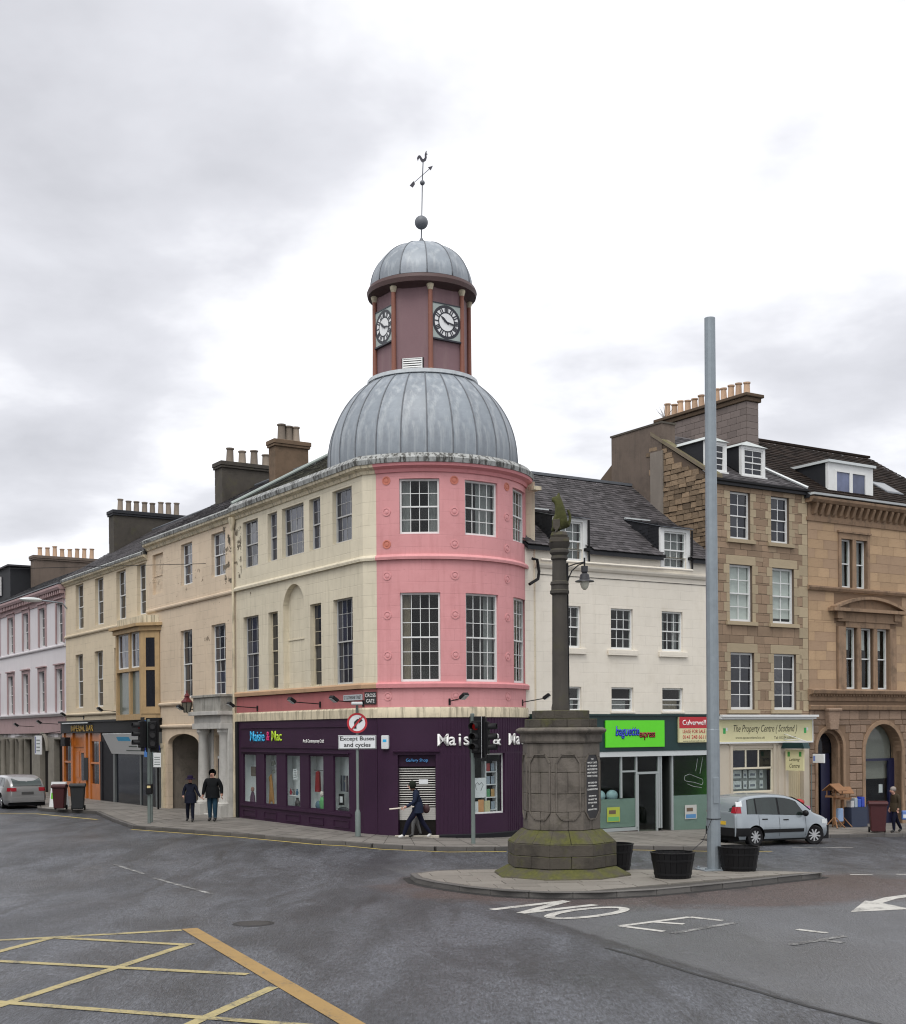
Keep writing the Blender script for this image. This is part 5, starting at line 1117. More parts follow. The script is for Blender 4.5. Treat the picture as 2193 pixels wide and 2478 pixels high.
for k in range(9):
    z0 = 13.88 + k * .26; y = 2.3 - (.2 if k % 2 else 0)
    while y < 7.35:
        e_ = min(y + .52, 7.4); yy = max(y, 2.3); inst('brick', gmesh, sc_, (7.315, (yy + e_) / 2, z0 + .13), (.05, e_ - yy - .012, .248)); y = e_
    inst('brick', gmesh, sc_, (7.635, 2.295, z0 + .13), (.62, .03, .248))
pots(sc_, [(7.635 + random.uniform(-.03, .03), 2.60 + i * .42, 16.53) for i in range(12)], M['pot'], .62, .135)
# dormers with hipped white roofs
for a, b in ((3.38, 4.42), (5.18, 6.41)):
    d = MB(); d.box(a, a + .12, .46, .60, 12.80, 13.90).box(b - .12, b, .46, .60, 12.80, 13.90).box(a + .12, b - .12, .46, .60, 13.80, 13.90).box(a - .05, b + .05, .40, .60, 12.72, 12.80)
    dm_ = d.build('dormer', M['whitewood'], SB, weld=False); window(dm_, a + .12, b - .12, 12.80, 13.80, 2, 2, 2, y=.5, name='window_sash', bar=.03)
    for q0 in (a + .01, b - .04): MB().prism([(.58, 12.9), (.58, 13.9), (2.2, 13.9)], q0, q0 + .03, 'x').build('dormer_cheek', M['slateface'], dm_)
    h = MB(); c_ = (a + b) / 2; h.add([(a - .08, .38, 13.9), (b + .08, .38, 13.9), (b + .08, 2.4, 13.9), (a - .08, 2.4, 13.9), (c_, .8, 14.18), (c_, 2.7, 14.18)], [(0, 1, 4), (1, 2, 5, 4), (2, 3, 5), (3, 0, 4, 5), (3, 2, 1, 0)]); h.build('dormer_roof', mat('pale_lead_roof', (.42, .45, .44), .5, .2, 4, .2, 20, dirt=.3), dm_)
MB().tube([(8.1, -.1, 12.5), (7.0, 1.6, 13.6)], .06, 6).build('valley_lead', M['aluw'], SB)
# shop front under the yellow sign
CP = mat('buff_shop_paint', (.47, .42, .34), .7, .06, 2, .12, 25, dirt=.12, dirtc=(.3, .25, .18))
mb = MB(); wall(mb, X0, X1, -1, 3.70, [(4.1, 6.2, 1.0, 2.62), (6.95, 7.75, -1, 2.35)], .15, y=-.02); mb.build('shop_wall', CP, SB)
MB().box(X0, X1 + .1, -.30, -.023, 3.70, 3.78).box(X0, X1 + .15, -.38, -.023, 3.782, 3.86).build('shop_cornice', M['whitewood'], SB)
f_ = MB(); f_.box(4.1, 6.2, .02, .08, 1.86, 1.93).box(4.1, 4.16, .02, .08, 1.0, 2.62).box(6.14, 6.2, .02, .08, 1.0, 2.62).box(4.16, 6.14, .02, .08, 2.56, 2.62).box(4.16, 6.14, .02, .08, 1.0, 1.06).box(4.80, 4.86, .02, .08, 1.93, 2.56).box(5.45, 5.51, .02, .08, 1.93, 2.56); swf = f_.build('shop_window_frame', flat('cream_wood', (.60, .56, .44), .5), SB, weld=False)
f2 = MB(); f2.box(3.98, 4.1, -.06, -.021, .9, 2.75).box(6.2, 6.32, -.06, -.021, .9, 2.75).box(3.9, 6.4, -.07, -.021, 2.75, 2.82).box(6.8, 6.95, -.08, -.021, -.9, 2.5).box(7.75, 7.95, -.10, -.021, -.9, 2.8).box(6.45, 6.6, -.05, -.021, -.9, 2.7); f2.build('pilaster', CP, SB, weld=False)
for (a, b, c, d, g) in ((4.16, 4.8, 1.93, 2.56, 'glassd'), (4.86, 5.45, 1.93, 2.56, 'glassd'), (5.51, 6.14, 1.93, 2.56, 'glassd'), (4.16, 6.14, 1.06, 1.86, 'glassshop')): inst('pane', pane_mesh(M[g]), swf, ((a + b) / 2, .05, (c + d) / 2), (b - a, .006, d - c))
MB().box(4.1, 6.2, .30, .32, .95, 1.9).build('window_back', flat('grey_back_panel', (.22, .24, .23), .7), SB)
dr = MB(); dr.box(6.95, 7.75, .08, .12, -1, 2.35)
for k in range(7): dr.box(6.97 + k * .111, 6.97 + k * .111 + .10, .066, .08, -.9, 2.33)
dr.build('plank_door', flat('cream_door', (.50, .43, .28), .6), SB, weld=False)

# ================================================================== HONEY SANDSTONE BUILDING with arches
HB = empty('arcaded_building', (*RO, 0), RA, 'honey sandstone building with curved pediment over triple window and rounded arches', 'building')
X0, X1 = 8.17, 17.6
ups = [(10.0, 10.66, 8.82, 10.72), (10.86, 11.5, 8.82, 10.72), (10.18, 10.88, 4.86, 7.28), (11.10, 11.83, 4.86, 7.28), (12.05, 12.78, 4.86, 7.28)]
gro = [(8.60, 10.04, -1, 3.30, .72), (11.31, 13.51, -1, 3.50, 1.10), (14.0, 16.2, -1, 3.50, 1.10)]
mb = MB(); wall(mb, X0, X1, 4.05, 11.4, ups, .25); wall(mb, X0, X1, -1, 4.05, gro, .5); mb.build('wall', M['mortarh'], HB)
TO = [(9.6, 13.6, 7.42, 8.6), (9.7, 13.2, 4.85, 7.5), (9.85, 11.65, 8.8, 10.95)]
ashlar(HB, X0, X1 - 2.2, 4.86, 11.35, TO, .36, .6, 1.15, M['bstone'], y=-.012, jit=.003, gap=.007, bev=.012)
# window dressings
w1 = MB(); w1.box(9.85, 10.0, -.06, -.003, 8.8, 10.95).box(11.5, 11.65, -.06, -.003, 8.8, 10.95).box(10.66, 10.86, -.05, .2, 8.8, 10.75).box(10.0, 11.5, -.058, -.003, 10.72, 10.95).box(9.8, 11.7, -.12, -.003, 10.952, 11.02); w1.build('window_surround', M['bstone_t'], HB, weld=False)
w2 = MB(); w2.box(9.75, 10.18, -.10, -.003, 4.86, 7.3).box(12.78, 13.15, -.10, -.003, 4.86, 7.3).box(10.88, 11.10, -.06, .2, 4.86, 7.3).box(11.83, 12.05, -.06, .2, 4.86, 7.3).box(10.18, 12.78, -.08, -.003, 7.28, 7.5).box(9.72, 13.2, -.13, -.003, 7.5, 7.86).box(9.6, 9.95, -.2, -.003, 7.6, 7.9).box(12.95, 13.35, -.2, -.003, 7.6, 7.9); w2.build('window_surround', M['bstone_t'], HB, weld=False)
for (a, b, c, d) in ups: window(HB, a, b, c, d, 1, 1, 1, y=.14, gm='glassg', fw=.06, room=True, curtains=[(0, .95, 'net')] if c > 8 else [(0, .9, 'blind', .65, .97)])
pd = MB(); N = 18; xc, hw = 11.45, 2.05; arc = [(xc - hw + 2 * hw * k / N, 7.96 + .42 * math.sin(math.pi * k / N) ** .9) for k in range(N + 1)]
pd.prism([(xc - hw, 7.87), (xc + hw, 7.87)] + arc[::-1], -.10, -.003)
for (p, q) in zip(arc, arc[1:]): pd.prism([p, q, (q[0], q[1] + .11), (p[0], p[1] + .11)], -.34, -.003)
pd.box(xc - hw - .15, xc + hw + .15, -.36, -.003, 7.872, 8.0); pd.build('pediment', M['bstone_t'], HB, weld=False)
runx(HB, X0 - .05, X1, [(-.03, 8.64), (.10, 8.64), (.16, 8.74), (.16, 8.80), (-.03, 8.84)], 'string_course', 'bstone_t')
runx(HB, X0 - .08, X1, [(-.03, 4.40), (.06, 4.40), (.08, 4.62), (.30, 4.68), (.34, 4.80), (-.03, 4.88)], 'cornice', 'bstone_t')
runx(HB, X0 - .05, X1, [(-.03, 4.06), (.12, 4.06), (.16, 4.20), (.10, 4.24), (-.03, 4.24)], 'band', 'bstone_t')
dm = ubox(M['bstone_t'], .03)
for k in range(46): inst('dentil', dm, HB, (8.25 + k * .16, -.13, 4.63), (.09, .14, .09))
runx(HB, X0 - .1, X1, [(-.03, 11.28), (.06, 11.28), (.09, 11.42), (-.03, 11.42)], 'architrave', 'bstone_t')
mb = MB(); mb.box(X0, X1, -.05, .3, 11.42, 11.95); mb.build('frieze', M['bstone_t'], HB)
for k in range(22):
    br = MB(); br.prism([(-.003, 11.50), (-.10, 11.56), (-.26, 11.88), (-.26, 11.95), (-.003, 11.95)], 8.35 + k * .36, 8.35 + k * .36 + .14, 'x'); br.build('bracket', M['bstone_t'], HB, loc=(0, -.05, 0))
runx(HB, X0 - .15, X1, [(-.2, 11.952), (.34, 11.952), (.44, 12.05), (.46, 12.14), (-.2, 12.2)], 'cornice', 'bstone_t')
runx(HB, X0 - .15, X1, [(-.2, 12.203), (.48, 12.203), (.50, 12.28), (-.2, 12.34)], 'lead_gutter', 'aluw')
# rusticated ground floor
gops = [(8.45, 10.42, -1, 3.46, .88), (11.15, 13.67, -1, 3.66, 1.26), (13.84, 16.36, -1, 3.66, 1.26)]
ashlar(HB, X0, X1 - 2.0, -.9, 4.05, gops, .31, .5, .9, M['rstone'], y=-.03, th=.14, jit=.012, gap=.03, bev=.07)
am = MB()
def archring(a, b, d, rise, w_, y0, y1, N=22):
    xc, hw = (a + b) / 2, (b - a) / 2; zs = d - rise
    P = [(xc - hw * math.cos(math.pi * k / N), zs + rise * math.sin(math.pi * k / N)) for k in range(N + 1)]; Q = [(xc - (hw + w_) * math.cos(math.pi * k / N), zs + (rise + w_) * math.sin(math.pi * k / N)) for k in range(N + 1)]
    for k in range(N): am.prism([P[k], P[k + 1], Q[k + 1], Q[k]], y0, y1)
    am.box(a - w_, a, y0, y1, -1, zs); am.box(b, b + w_, y0, y1, -1, zs)
archring(8.60, 10.04, 3.30, .72, .14, -.05, .3); archring(8.72, 9.92, 3.18, .60, .13, .12, .45); archring(11.31, 13.51, 3.50, 1.10, .16, -.05, .3); archring(14.0, 16.2, 3.50, 1.10, .16, -.05, .3)
am.build('arch_moulding', M['bstone_t'], HB, weld=False)
ksn = MB(); ksn.prism([(9.10, 3.28), (9.54, 3.28), (9.66, 4.04), (8.98, 4.04)], -.26, -.003); ksn.box(8.95, 9.69, -.32, -.003, 4.0, 4.12); ksn.build('keystone', M['rstone'], HB, bevel=.03)
bd = flat('navy_door', (.006, .008, .035), .35)
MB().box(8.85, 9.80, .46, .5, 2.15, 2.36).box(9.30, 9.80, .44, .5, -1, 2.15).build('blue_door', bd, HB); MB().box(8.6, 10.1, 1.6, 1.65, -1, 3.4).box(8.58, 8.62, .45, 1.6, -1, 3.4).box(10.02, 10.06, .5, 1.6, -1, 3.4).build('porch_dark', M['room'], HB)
inst('pane', pane_mesh(M['glassd']), HB, (9.32, .49, 2.85), (1.4, .006, .98))
for a, b in ((11.31, 13.51), (14.0, 16.2)):
    fm2 = MB(); fm2.box(a, b, .36, .44, 2.02, 2.12).box(b - .35, b, .34, .44, -1, 2.02).box(a, a + .1, .36, .44, -1, 2.02).box(a, b, .34, .44, -1, .25); fo = fm2.build('shop_window_frame', bd, HB, weld=False)
    inst('pane', pane_mesh(M['glassshop']), fo, ((a + b) / 2 - .12, .40, 1.14), (b - a - .45, .006, 1.78)); inst('pane', pane_mesh(M['glassshop']), fo, ((a + b) / 2, .40, 2.85), (b - a, .006, 1.46))
    MB().quad((a, .55, 1.3 if a < 12 else 0), (b, .55, 1.3 if a < 12 else 0), (b, .55, 3.6), (a, .55, 3.6)).build('inner_blind', flat('grey_blind', (.20, .20, .175), .8) if a < 12 else flat('blue_panel', (.02, .03, .30), .5), HB)
    MB().quad((a - .3, 1.8, -1), (b + .3, 1.8, -1), (b + .3, 1.8, 3.6), (a - .3, 1.8, 3.6)).quad((a - .3, .5, .25), (b + .3, .5, .25), (b + .3, 1.8, .25), (a - .3, 1.8, .25)).build('shop_interior', flat('blue_dark_interior', (.012, .022, .038), .7), HB)
# roof and box dormer
E0, E1 = (-.30, 12.28), (4.9, 15.55)
roof_body(HB, X0 - .2, X1, (E0[0] + .03, E0[1] - .06), (E1[0], E1[1] - .07), 9.8, M['slateface']); slates(HB, M['tileb'], X0 - .2, X1, E0, E1, .30, .24, th=.022)
MB().box(X0, X1, 4.8, 5.0, 15.53, 15.62).build('ridge_tile', M['tileb'], HB); hull(HB, X0 + .02, X1, 9.8, -1, 12.2, M['harl'])
x0, x1, y0 = 9.60, 12.20, .22
d = MB(); d.box(x0, x0 + .38, y0, y0 + .14, 12.40, 13.70).box(x1 - .38, x1, y0, y0 + .14, 12.40, 13.70).box(x0 + .38, x1 - .38, y0, y0 + .14, 13.45, 13.70).box(x0 + .38, x1 - .38, y0, y0 + .14, 12.40, 12.52); dm_ = d.build('dormer', M['whitewood'], HB, weld=False)
xa, xb, xm = x0 + .38, x1 - .38, (x0 + x1) / 2
f_ = MB(); f_.box(xa, xa + .09, y0 - .02, y0 + .08, 12.52, 13.45).box(xb - .09, xb, y0 - .02, y0 + .08, 12.52, 13.45).box(xm - .08, xm + .08, y0 - .02, y0 + .08, 12.52, 13.45).box(xa + .09, xm - .08, y0 - .015, y0 + .075, 13.38, 13.45).box(xm + .08, xb - .09, y0 - .015, y0 + .075, 13.38, 13.45).box(xa + .09, xm - .08, y0 - .015, y0 + .075, 12.52, 12.60).box(xm + .08, xb - .09, y0 - .015, y0 + .075, 12.52, 12.60); f_.build('window_frame', M['whitewood'], dm_, weld=False)
for a, b in ((xa + .09, xm - .08), (xm + .08, xb - .09)): inst('pane', pane_mesh(glass_dark('pale_blue_glass', (.10, .12, .20), .06)), dm_, ((a + b) / 2, y0 + .03, 12.99), (b - a, .006, .79))
for q0 in (x0 + .01, x1 - .04): MB().prism([(y0 + .14, 12.7), (y0 + .14, 13.70), (2.1, 13.70)], q0, q0 + .03, 'x').build('dormer_cheek', M['slateface'], dm_)
MB().box(x0 - .07, x1 + .08, y0 - .1, 2.2, 13.70, 13.80).build('dormer_roof', M['aluw'], dm_)
sl = MB(); dy = (E1[1] - E0[1]) / (E1[0] - E0[0]); yy0, yy1 = .75, 1.75; zf = lambda y: E0[1] + (y - E0[0]) * dy
sl.add([(13.75, yy0, zf(yy0) + .06), (14.75, yy0, zf(yy0) + .06), (14.75, yy1, zf(yy1) + .06), (13.75, yy1, zf(yy1) + .06), (13.75, yy0, zf(yy0)), (14.75, yy0, zf(yy0)), (14.75, yy1, zf(yy1)), (13.75, yy1, zf(yy1))], [(0, 1, 2, 3), (4, 5, 1, 0), (5, 6, 2, 1), (6, 7, 3, 2), (7, 4, 0, 3)]); so_ = sl.build('skylight', M['leaddark'], HB)
q = [(13.85, yy0 + .1), (14.65, yy0 + .1), (14.65, yy1 - .1), (13.85, yy1 - .1)]; MB().add([(x, y, zf(y) + .066) for x, y in q], [(0, 1, 2, 3)]).build('pane', glass_dark('sky_glass', (.10, .11, .12), .03), so_)

# ================================================================== terrace on the far side of the long street (outside the frame, mirrored in the shop glass)
OT = empty('stone_terrace', (*LP(-8, -17.5), 0), LA, 'plain grey stone terrace across the long street from the orange pub', 'building')
OS = mat('grey_ashlar', (.24, .21, .18), .85, .15, 2, .3, 20, joints=(.9, .33, .012, .4))
ops = [(-60 + 4 * k + .9, -60 + 4 * k + 2.1, z0, z1) for k in range(14) for z0, z1 in ((4.4, 6.6), (7.7, 9.4))] + [(-60 + 8 * k + 1, -60 + 8 * k + 6.5, .6, 3.0) for k in range(7)]
mb = MB(); wall(mb, -62, -2, -1, 10.5, ops, .18, y=0); mb.build('wall', OS, OT)
OT.rotation_euler = (0, 0, LA + math.pi); OT.location = (*LP(-66, -17.5), 0)
pmo = pane_mesh(M['glassd'])
for (a, b, c, d) in ops: inst('pane', pmo, OT, ((a + b) / 2, .17, (c + d) / 2), (b - a, .006, d - c))
MB().prism([(-.3, 10.5), (4.5, 13.6), (9.3, 10.5)], -62, -2, 'x').build('roof', M['slateface'], OT)
hull(OT, -62, -2, 9, -1, 10.5, OS)
# ================================================================== MERCAT CROSS
CXY = (2.42, 29.4); zc_ = pz(*CXY)
MC = empty('stone_cross', (*CXY, zc_ - .12), R(0), 'mossy stone cross with octagonal plinth and tall column on the traffic island', 'monument')
OA = R(22.5 + 6); o8 = 1 / math.cos(math.pi / 8)
def octs(prof, name, m, bev=.02): return MB().lathe([(0, prof[0][1])] + [(r * o8, z) for r, z in prof] + [(0, prof[-1][1])], 8, rot=OA).build(name, m, MC, bevel=bev)
octs([(1.45, .10), (1.45, .15), (1.13, .33)], 'base_step', M['crossm'])
# base courses cut into separate blocks
def oct_blocks(r0, z0, r1, z1, name, m, per=2, inset=.25, gap=.008):
    for k in range(8):
        a0, a1 = OA + math.pi / 4 * k, OA + math.pi / 4 * (k + 1)
        for j in range(per):
            def P(r, t): 
                A, B = Vector((math.sin(a0), -math.cos(a0))) * r * o8, Vector((math.sin(a1), -math.cos(a1))) * r * o8; return A.lerp(B, t)
            t0, t1 = j / per, (j + 1) / per; g = gap / (r0 * .8); t0 += g / 2 if j else 0; t1 -= g / 2 if j < per - 1 else 0
            v = [P(r0, t0), P(r0, t1), P(r0 - inset, t1), P(r0 - inset, t0)]; w = [P(r1, t0), P(r1, t1), P(r1 - inset, t1), P(r1 - inset, t0)]; dj = random.uniform(-.004, .004)
            mb = MB(); mb.add([(p.x * (1 + dj), p.y * (1 + dj), z0 + .003) for p in v] + [(p.x * (1 + dj), p.y * (1 + dj), z1 - .003) for p in w], [(0, 3, 2, 1), (4, 5, 6, 7), (0, 1, 5, 4), (1, 2, 6, 5), (2, 3, 7, 6), (3, 0, 4, 7)]); mb.build(name, m, MC, bevel=.010)
octs([(1.10, .33), (1.10, .86), (.77, 1.14), (.77, 3.0)], 'plinth_core', M['joint'], 0)
oct_blocks(1.155, .335, 1.155, .60, 'block', M['crossm'], 2); oct_blocks(1.15, .60, 1.15, .865, 'block', M['crossm'], 1); oct_blocks(1.15, .865, .86, 1.145, 'block', M['crossm'], 2)
for z0, z1, pp in ((1.145, 1.55, 2), (1.55, 1.95, 1), (1.95, 2.42, 2), (2.42, 2.75, 1), (2.75, 3.06, 1)): oct_blocks(.815, z0, .815, z1, 'block', M['cross'], pp, .12, .006)
octs([(.84, 3.06), (.87, 3.09), (.87, 3.26), (.95, 3.30), (.97, 3.36), (.88, 3.41)], 'cornice', M['cross'])
oct_blocks(.77, 3.41, .77, 3.60, 'block', M['crossm'], 2); oct_blocks(.61, 3.60, .61, 3.79, 'block', M['crossm'], 1); octs([(.6, 3.40), (.6, 3.78)], 'cap_core', M['crossm'], 0)
# sunk round-headed panels, the dark inscribed one to the right
def face(k): a = OA + math.pi / 4 * (k + .5); return a
for k in range(8):
    a = face(k); w = .25; p = (.816 * math.sin(a), -.816 * math.cos(a), 0); deg = math.degrees(a) % 360
    pl = deg if deg < 180 else deg - 360
    sh = [(-w, 1.55), (-w + .12, 1.40), (w - .12, 1.40), (w, 1.55), (w, 2.62), (w - .11, 2.80), (-w + .11, 2.80), (-w, 2.62)]
    rim = MB()
    for q, r_ in zip(sh, sh[1:] + sh[:1]):
        d = (Vector(r_) - Vector(q)).normalized(); n_ = Vector((d.y, -d.x)) * .03
        rim.prism([q, r_, (r_[0] + n_.x, r_[1] + n_.y), (q[0] + n_.x, q[1] + n_.y)], -.028, .01)
    rim.build('panel_moulding', M['cross'], MC, loc=p, rz=a, weld=False)
    if 35 < pl < 75:
        pq = MB().prism(sh, -.016, .005).build('plaque', M['plaque'], MC, loc=p, rz=a)
        L = ['THE', 'MERCAT CROSS', 'OF THE BURGH', 'WAS RE-ERECTED', 'UPON THIS SPOT', 'WHERE IT STOOD', '.', 'RESTORED ON', 'DIAMOND JUBILEE', 'COMMEMORATION', '.', '22ND JUNE 1897', 'TO MARK THE', 'SIXTIETH YEAR', 'OF', 'QUEEN VICTORIA']
        z = 2.70
        for s_ in L:
            if s_ != '.': text(s_, M['letterw'], pq, (0, -.0165, z), FR, height=.038, maxw=.40, ext=.004, bold=.006)
            z -= .074
COLZ = [(0, 3.75), (.20, 3.75), (.205, 3.85), (.185, 3.95), (.178, 5.0), (.168, 6.38), (.215, 6.42), (.215, 6.48), (.19, 6.50), (.19, 6.60), (.21, 6.62), (.20, 6.68), (.165, 6.70), (.158, 7.16), (.19, 7.19), (.19, 7.23), (.17, 7.27), (.215, 7.33), (.215, 7.38), (.19, 7.42), (.225, 7.48), (.25, 7.55), (0, 7.56)]
MB().lathe(COLZ, 22).build('column', M['crossc'], MC, smooth=30)
MB().box(-.21, .21, -.21, .21, 7.56, 7.66).lathe([(.18, 7.66), (.20, 7.72), (.17, 7.80), (0, 7.80)], 14).build('statue_base', M['crossm'], MC, smooth=30)
def skin(name, V, E_, m, parent, loc=(0, 0, 0), rz=0.0, sub=2, cats=None, mats=None, extra=None):
    me = bpy.data.meshes.new('s'); me.from_pydata([v[:3] for v in V], E_, []); ob = bpy.data.objects.new('s', me); COL.objects.link(ob)
    md = ob.modifiers.new('k', 'SKIN'); md.use_smooth_shade = True; md.branch_smoothing = .6
    for i, v in enumerate(V):
        r = v[3] if isinstance(v[3], tuple) else (v[3], v[3]); me.skin_vertices[0].data[i].radius = r; me.skin_vertices[0].data[i].use_root = (i == 0)
    sd_ = ob.modifiers.new('u', 'SUBSURF'); sd_.levels = sub; sd_.render_levels = sub
    dg = bpy.context.evaluated_depsgraph_get(); dg.update(); me2 = bpy.data.meshes.new_from_object(ob.evaluated_get(dg)); bpy.data.objects.remove(ob)
    me2.name = name; me2.materials.clear()
    if extra:
        bm = bmesh.new(); bm.from_mesh(me2); t = bpy.data.meshes.new('x'); t.from_pydata(extra.v, [], extra.f); bm.from_mesh(t); bm.to_mesh(me2); bm.free()
    for x in (mats or [m]): me2.materials.append(x)
    if cats:
        segs = [(Vector(V[a][:3]), Vector(V[b][:3]), c) for (a, b), c in zip(E_, cats)] 
        for p in me2.polygons:
            c = p.center; best = None
            for a, b, k in segs:
                d = b - a; t = max(0, min(1, (c - a).dot(d) / max(d.length_squared, 1e-9))); l = (c - (a + d * t)).length
                if best is None or l < best[0]: best = (l, k)
            p.material_index = best[1]
    me2.polygons.foreach_set('use_smooth', [True] * len(me2.polygons))
    o = bpy.data.objects.new(name, me2); COL.objects.link(o); o.parent = parent; o.location = loc; o.rotation_euler = (0, 0, rz); return o
# seated heraldic beast facing left, heavy with moss
UV = [(.02, .02, 7.92, .18), (.06, .02, 8.10, .18), (.06, 0, 8.30, .16), (.02, 0, 8.44, .125), (-.03, 0, 8.53, .11), (-.11, 0, 8.535, .08), (-.17, 0, 8.545, .055), (.0, -.10, 7.86, .09), (-.10, -.12, 7.95, .075), (-.13, -.12, 7.82, .05), (.0, .12, 7.86, .09), (-.10, .12, 7.95, .07), (-.13, .12, 7.82, .05), (-.05, -.10, 8.18, .06), (-.13, -.11, 8.02, .045), (-.12, -.11, 7.84, .04), (.0, .03, 8.63, .035), (.0, .03, 8.69, .02), (.22, .04, 7.95, .04), (.26, .05, 8.15, .035), (.20, .04, 8.32, .03)]
UE = [(0, 1), (1, 2), (2, 3), (3, 4), (4, 5), (5, 6), (0, 7), (7, 8), (8, 9), (0, 10), (10, 11), (11, 12), (2, 13), (13, 14), (14, 15), (4, 16), (16, 17), (0, 18), (18, 19), (19, 20)]
skin('seated_beast', UV, UE, mat('moss_covered_stone', (.052, .055, .016), .95, .5, 5, .7, 10, dirt=.8, dirtc=(.03, .022, .014), bdist=.03), MC)
MB().prism([(-.15, 8.06), (.0, 8.08), (.01, 7.9), (-.07, 7.78), (-.15, 7.88)], -.19, -.14).build('shield', M['crossm'], MC, bevel=.01)
lb = MB(); lb.tube([(.17, 0, 7.02), (.35, 0, 7.08), (.58, 0, 7.13)], .014, 8).tube([(.17, 0, 6.55), (.20, 0, 6.75), (.28, 0, 6.93), (.42, 0, 7.05), (.58, 0, 7.12)], .014, 8).tube([(.185, 0, 5.0), (.180, 0, 7.1)], .02, 8).tube([(.19, 0, 3.8), (.186, 0, 5.0)], .018, 8).box(.16, .20, -.04, .04, 6.4, 7.1).tube([(.565, 0, 7.22), (.565, 0, 7.0)], .02, 8)
br_ = lb.build('lamp_bracket', M['black'], MC, smooth=30)
MB().lathe([(0, 7.03), (.08, 7.03), (.075, 6.90), (.05, 6.88), (.10, 6.84), (.115, 6.76), (.12, 6.73), (.21, 6.70), (.22, 6.68), (.12, 6.685), (0, 6.685)], 20, c=(.565, 0)).build('lamp_shade', mat('grey_lamp_housing', (.035, .035, .04), .45), br_, smooth=30)
MB().lathe([(.105, 6.685), (.10, 6.62), (.07, 6.54), (.03, 6.50), (0, 6.495)], 18, c=(.565, 0)).build('lamp_glass', mat('pale_lamp_glass', (.50, .50, .42), .2, .05), br_, smooth=True)

# ================================================================== mast, tubs
mx_, my_ = 6.03, 30.34; mz = pz(mx_, my_)
ms_ = empty('steel_mast', (mx_, my_, mz), R(12), 'tall bare galvanised steel mast on a base plate on the island', 'mast')
MB().lathe([(0, .03), (.158, .03), (.150, 3.2), (.150, 3.25), (.146, 3.26), (.140, 7.0), (.125, 12.80), (0, 12.80)], 12, rot=R(15)).build('shaft', M['galv'], ms_, smooth=20)
MB().box(-.36, .36, -.30, .30, 0, .035).build('base_plate', M['galv'], ms_, bevel=.006)
for sx_ in (-1, 1):
    for sy_ in (-1, 1): MB().lathe([(0, .035), (.03, .035), (.03, .075), (0, .08)], 6, c=(.29 * sx_, .23 * sy_)).build('bolt', M['galv'], ms_)
MB().lathe([(.152, 1.18), (.163, 1.18), (.163, 1.20), (.152, 1.20)], 12).build('strap', M['blackrub'], ms_)
MB().box(-.07, .07, -.165, -.14, 1.55, 2.15).build('access_door', M['galv'], ms_, bevel=.004)
def tub(x, y, r, h, label):
    t = empty('planter_tub', (x, y, pz(x, y)), random.uniform(0, 6), label, 'planter', 'black planter tubs on the island')
    n = 22; me = None
    for k in range(n):
        a = 2 * math.pi * (k + .5) / n; w0, w1 = (r * .80) * math.tan(math.pi / n) * 1.0, r * math.tan(math.pi / n) * 1.0
        mb = MB(); P = lambda rr, xx, z: (xx, -rr, z)
        mb.add([P(r * .80, -w0 + .003, 0), P(r * .80, w0 - .003, 0), P(r, w1 - .003, h), P(r, -w1 + .003, h), P(r * .80 - .03, -w0 + .003, 0), P(r * .80 - .03, w0 - .003, 0), P(r - .03, w1 - .003, h), P(r - .03, -w1 + .003, h)], [(0, 1, 2, 3), (7, 6, 5, 4), (3, 2, 6, 7), (0, 3, 7, 4), (1, 5, 6, 2)])
        if me is None: s0 = mb.build('stave', M['black'], t, rz=a, bevel=.004); me = s0.data
        else: inst('stave', me, t, (0, 0, 0), rot=(0, 0, a))
    for z in (.18, .72): rr = lerp(r * .80, r, z); MB().lathe([(rr + .001, h * z - .022), (rr + .010, h * z - .022), (rr + .014, h * z + .022), (rr + .004, h * z + .022)], 32).build('hoop', M['blackrub'], t, smooth=True)
    MB().lathe([(r - .03, h - .003), (r + .014, h - .003), (r + .014, h + .015), (r - .03, h + .015)], 32).build('rim', M['black'], t, smooth=30)
    MB().lathe([(0, h * .72), (r * .93, h * .70)], 24).build('soil', mat('dark_soil', (.02, .017, .013), .95, .3, 12, .6, 40), t); return t
tub(4.74, 28.35, .475, .55, 'black stave tub planter between the stone cross and the steel mast'); tub(6.56, 30.12, .47, .55, 'black stave tub planter directly behind the steel mast'); tub(3.72, 30.42, .45, .60, 'black stave tub planter half hidden behind the stone cross')
wr = MB().tube([(5.22, 28.55, pz(5, 28) + .58), (5.6, 29.4, pz(5, 29) + .72), (5.96, 30.22, pz(6, 30) + 1.18)], .008, 6).build('tie_wire', M['blackrub']); tag(wr, 'dark tie wire from the steel mast to the front tub', 'wire')

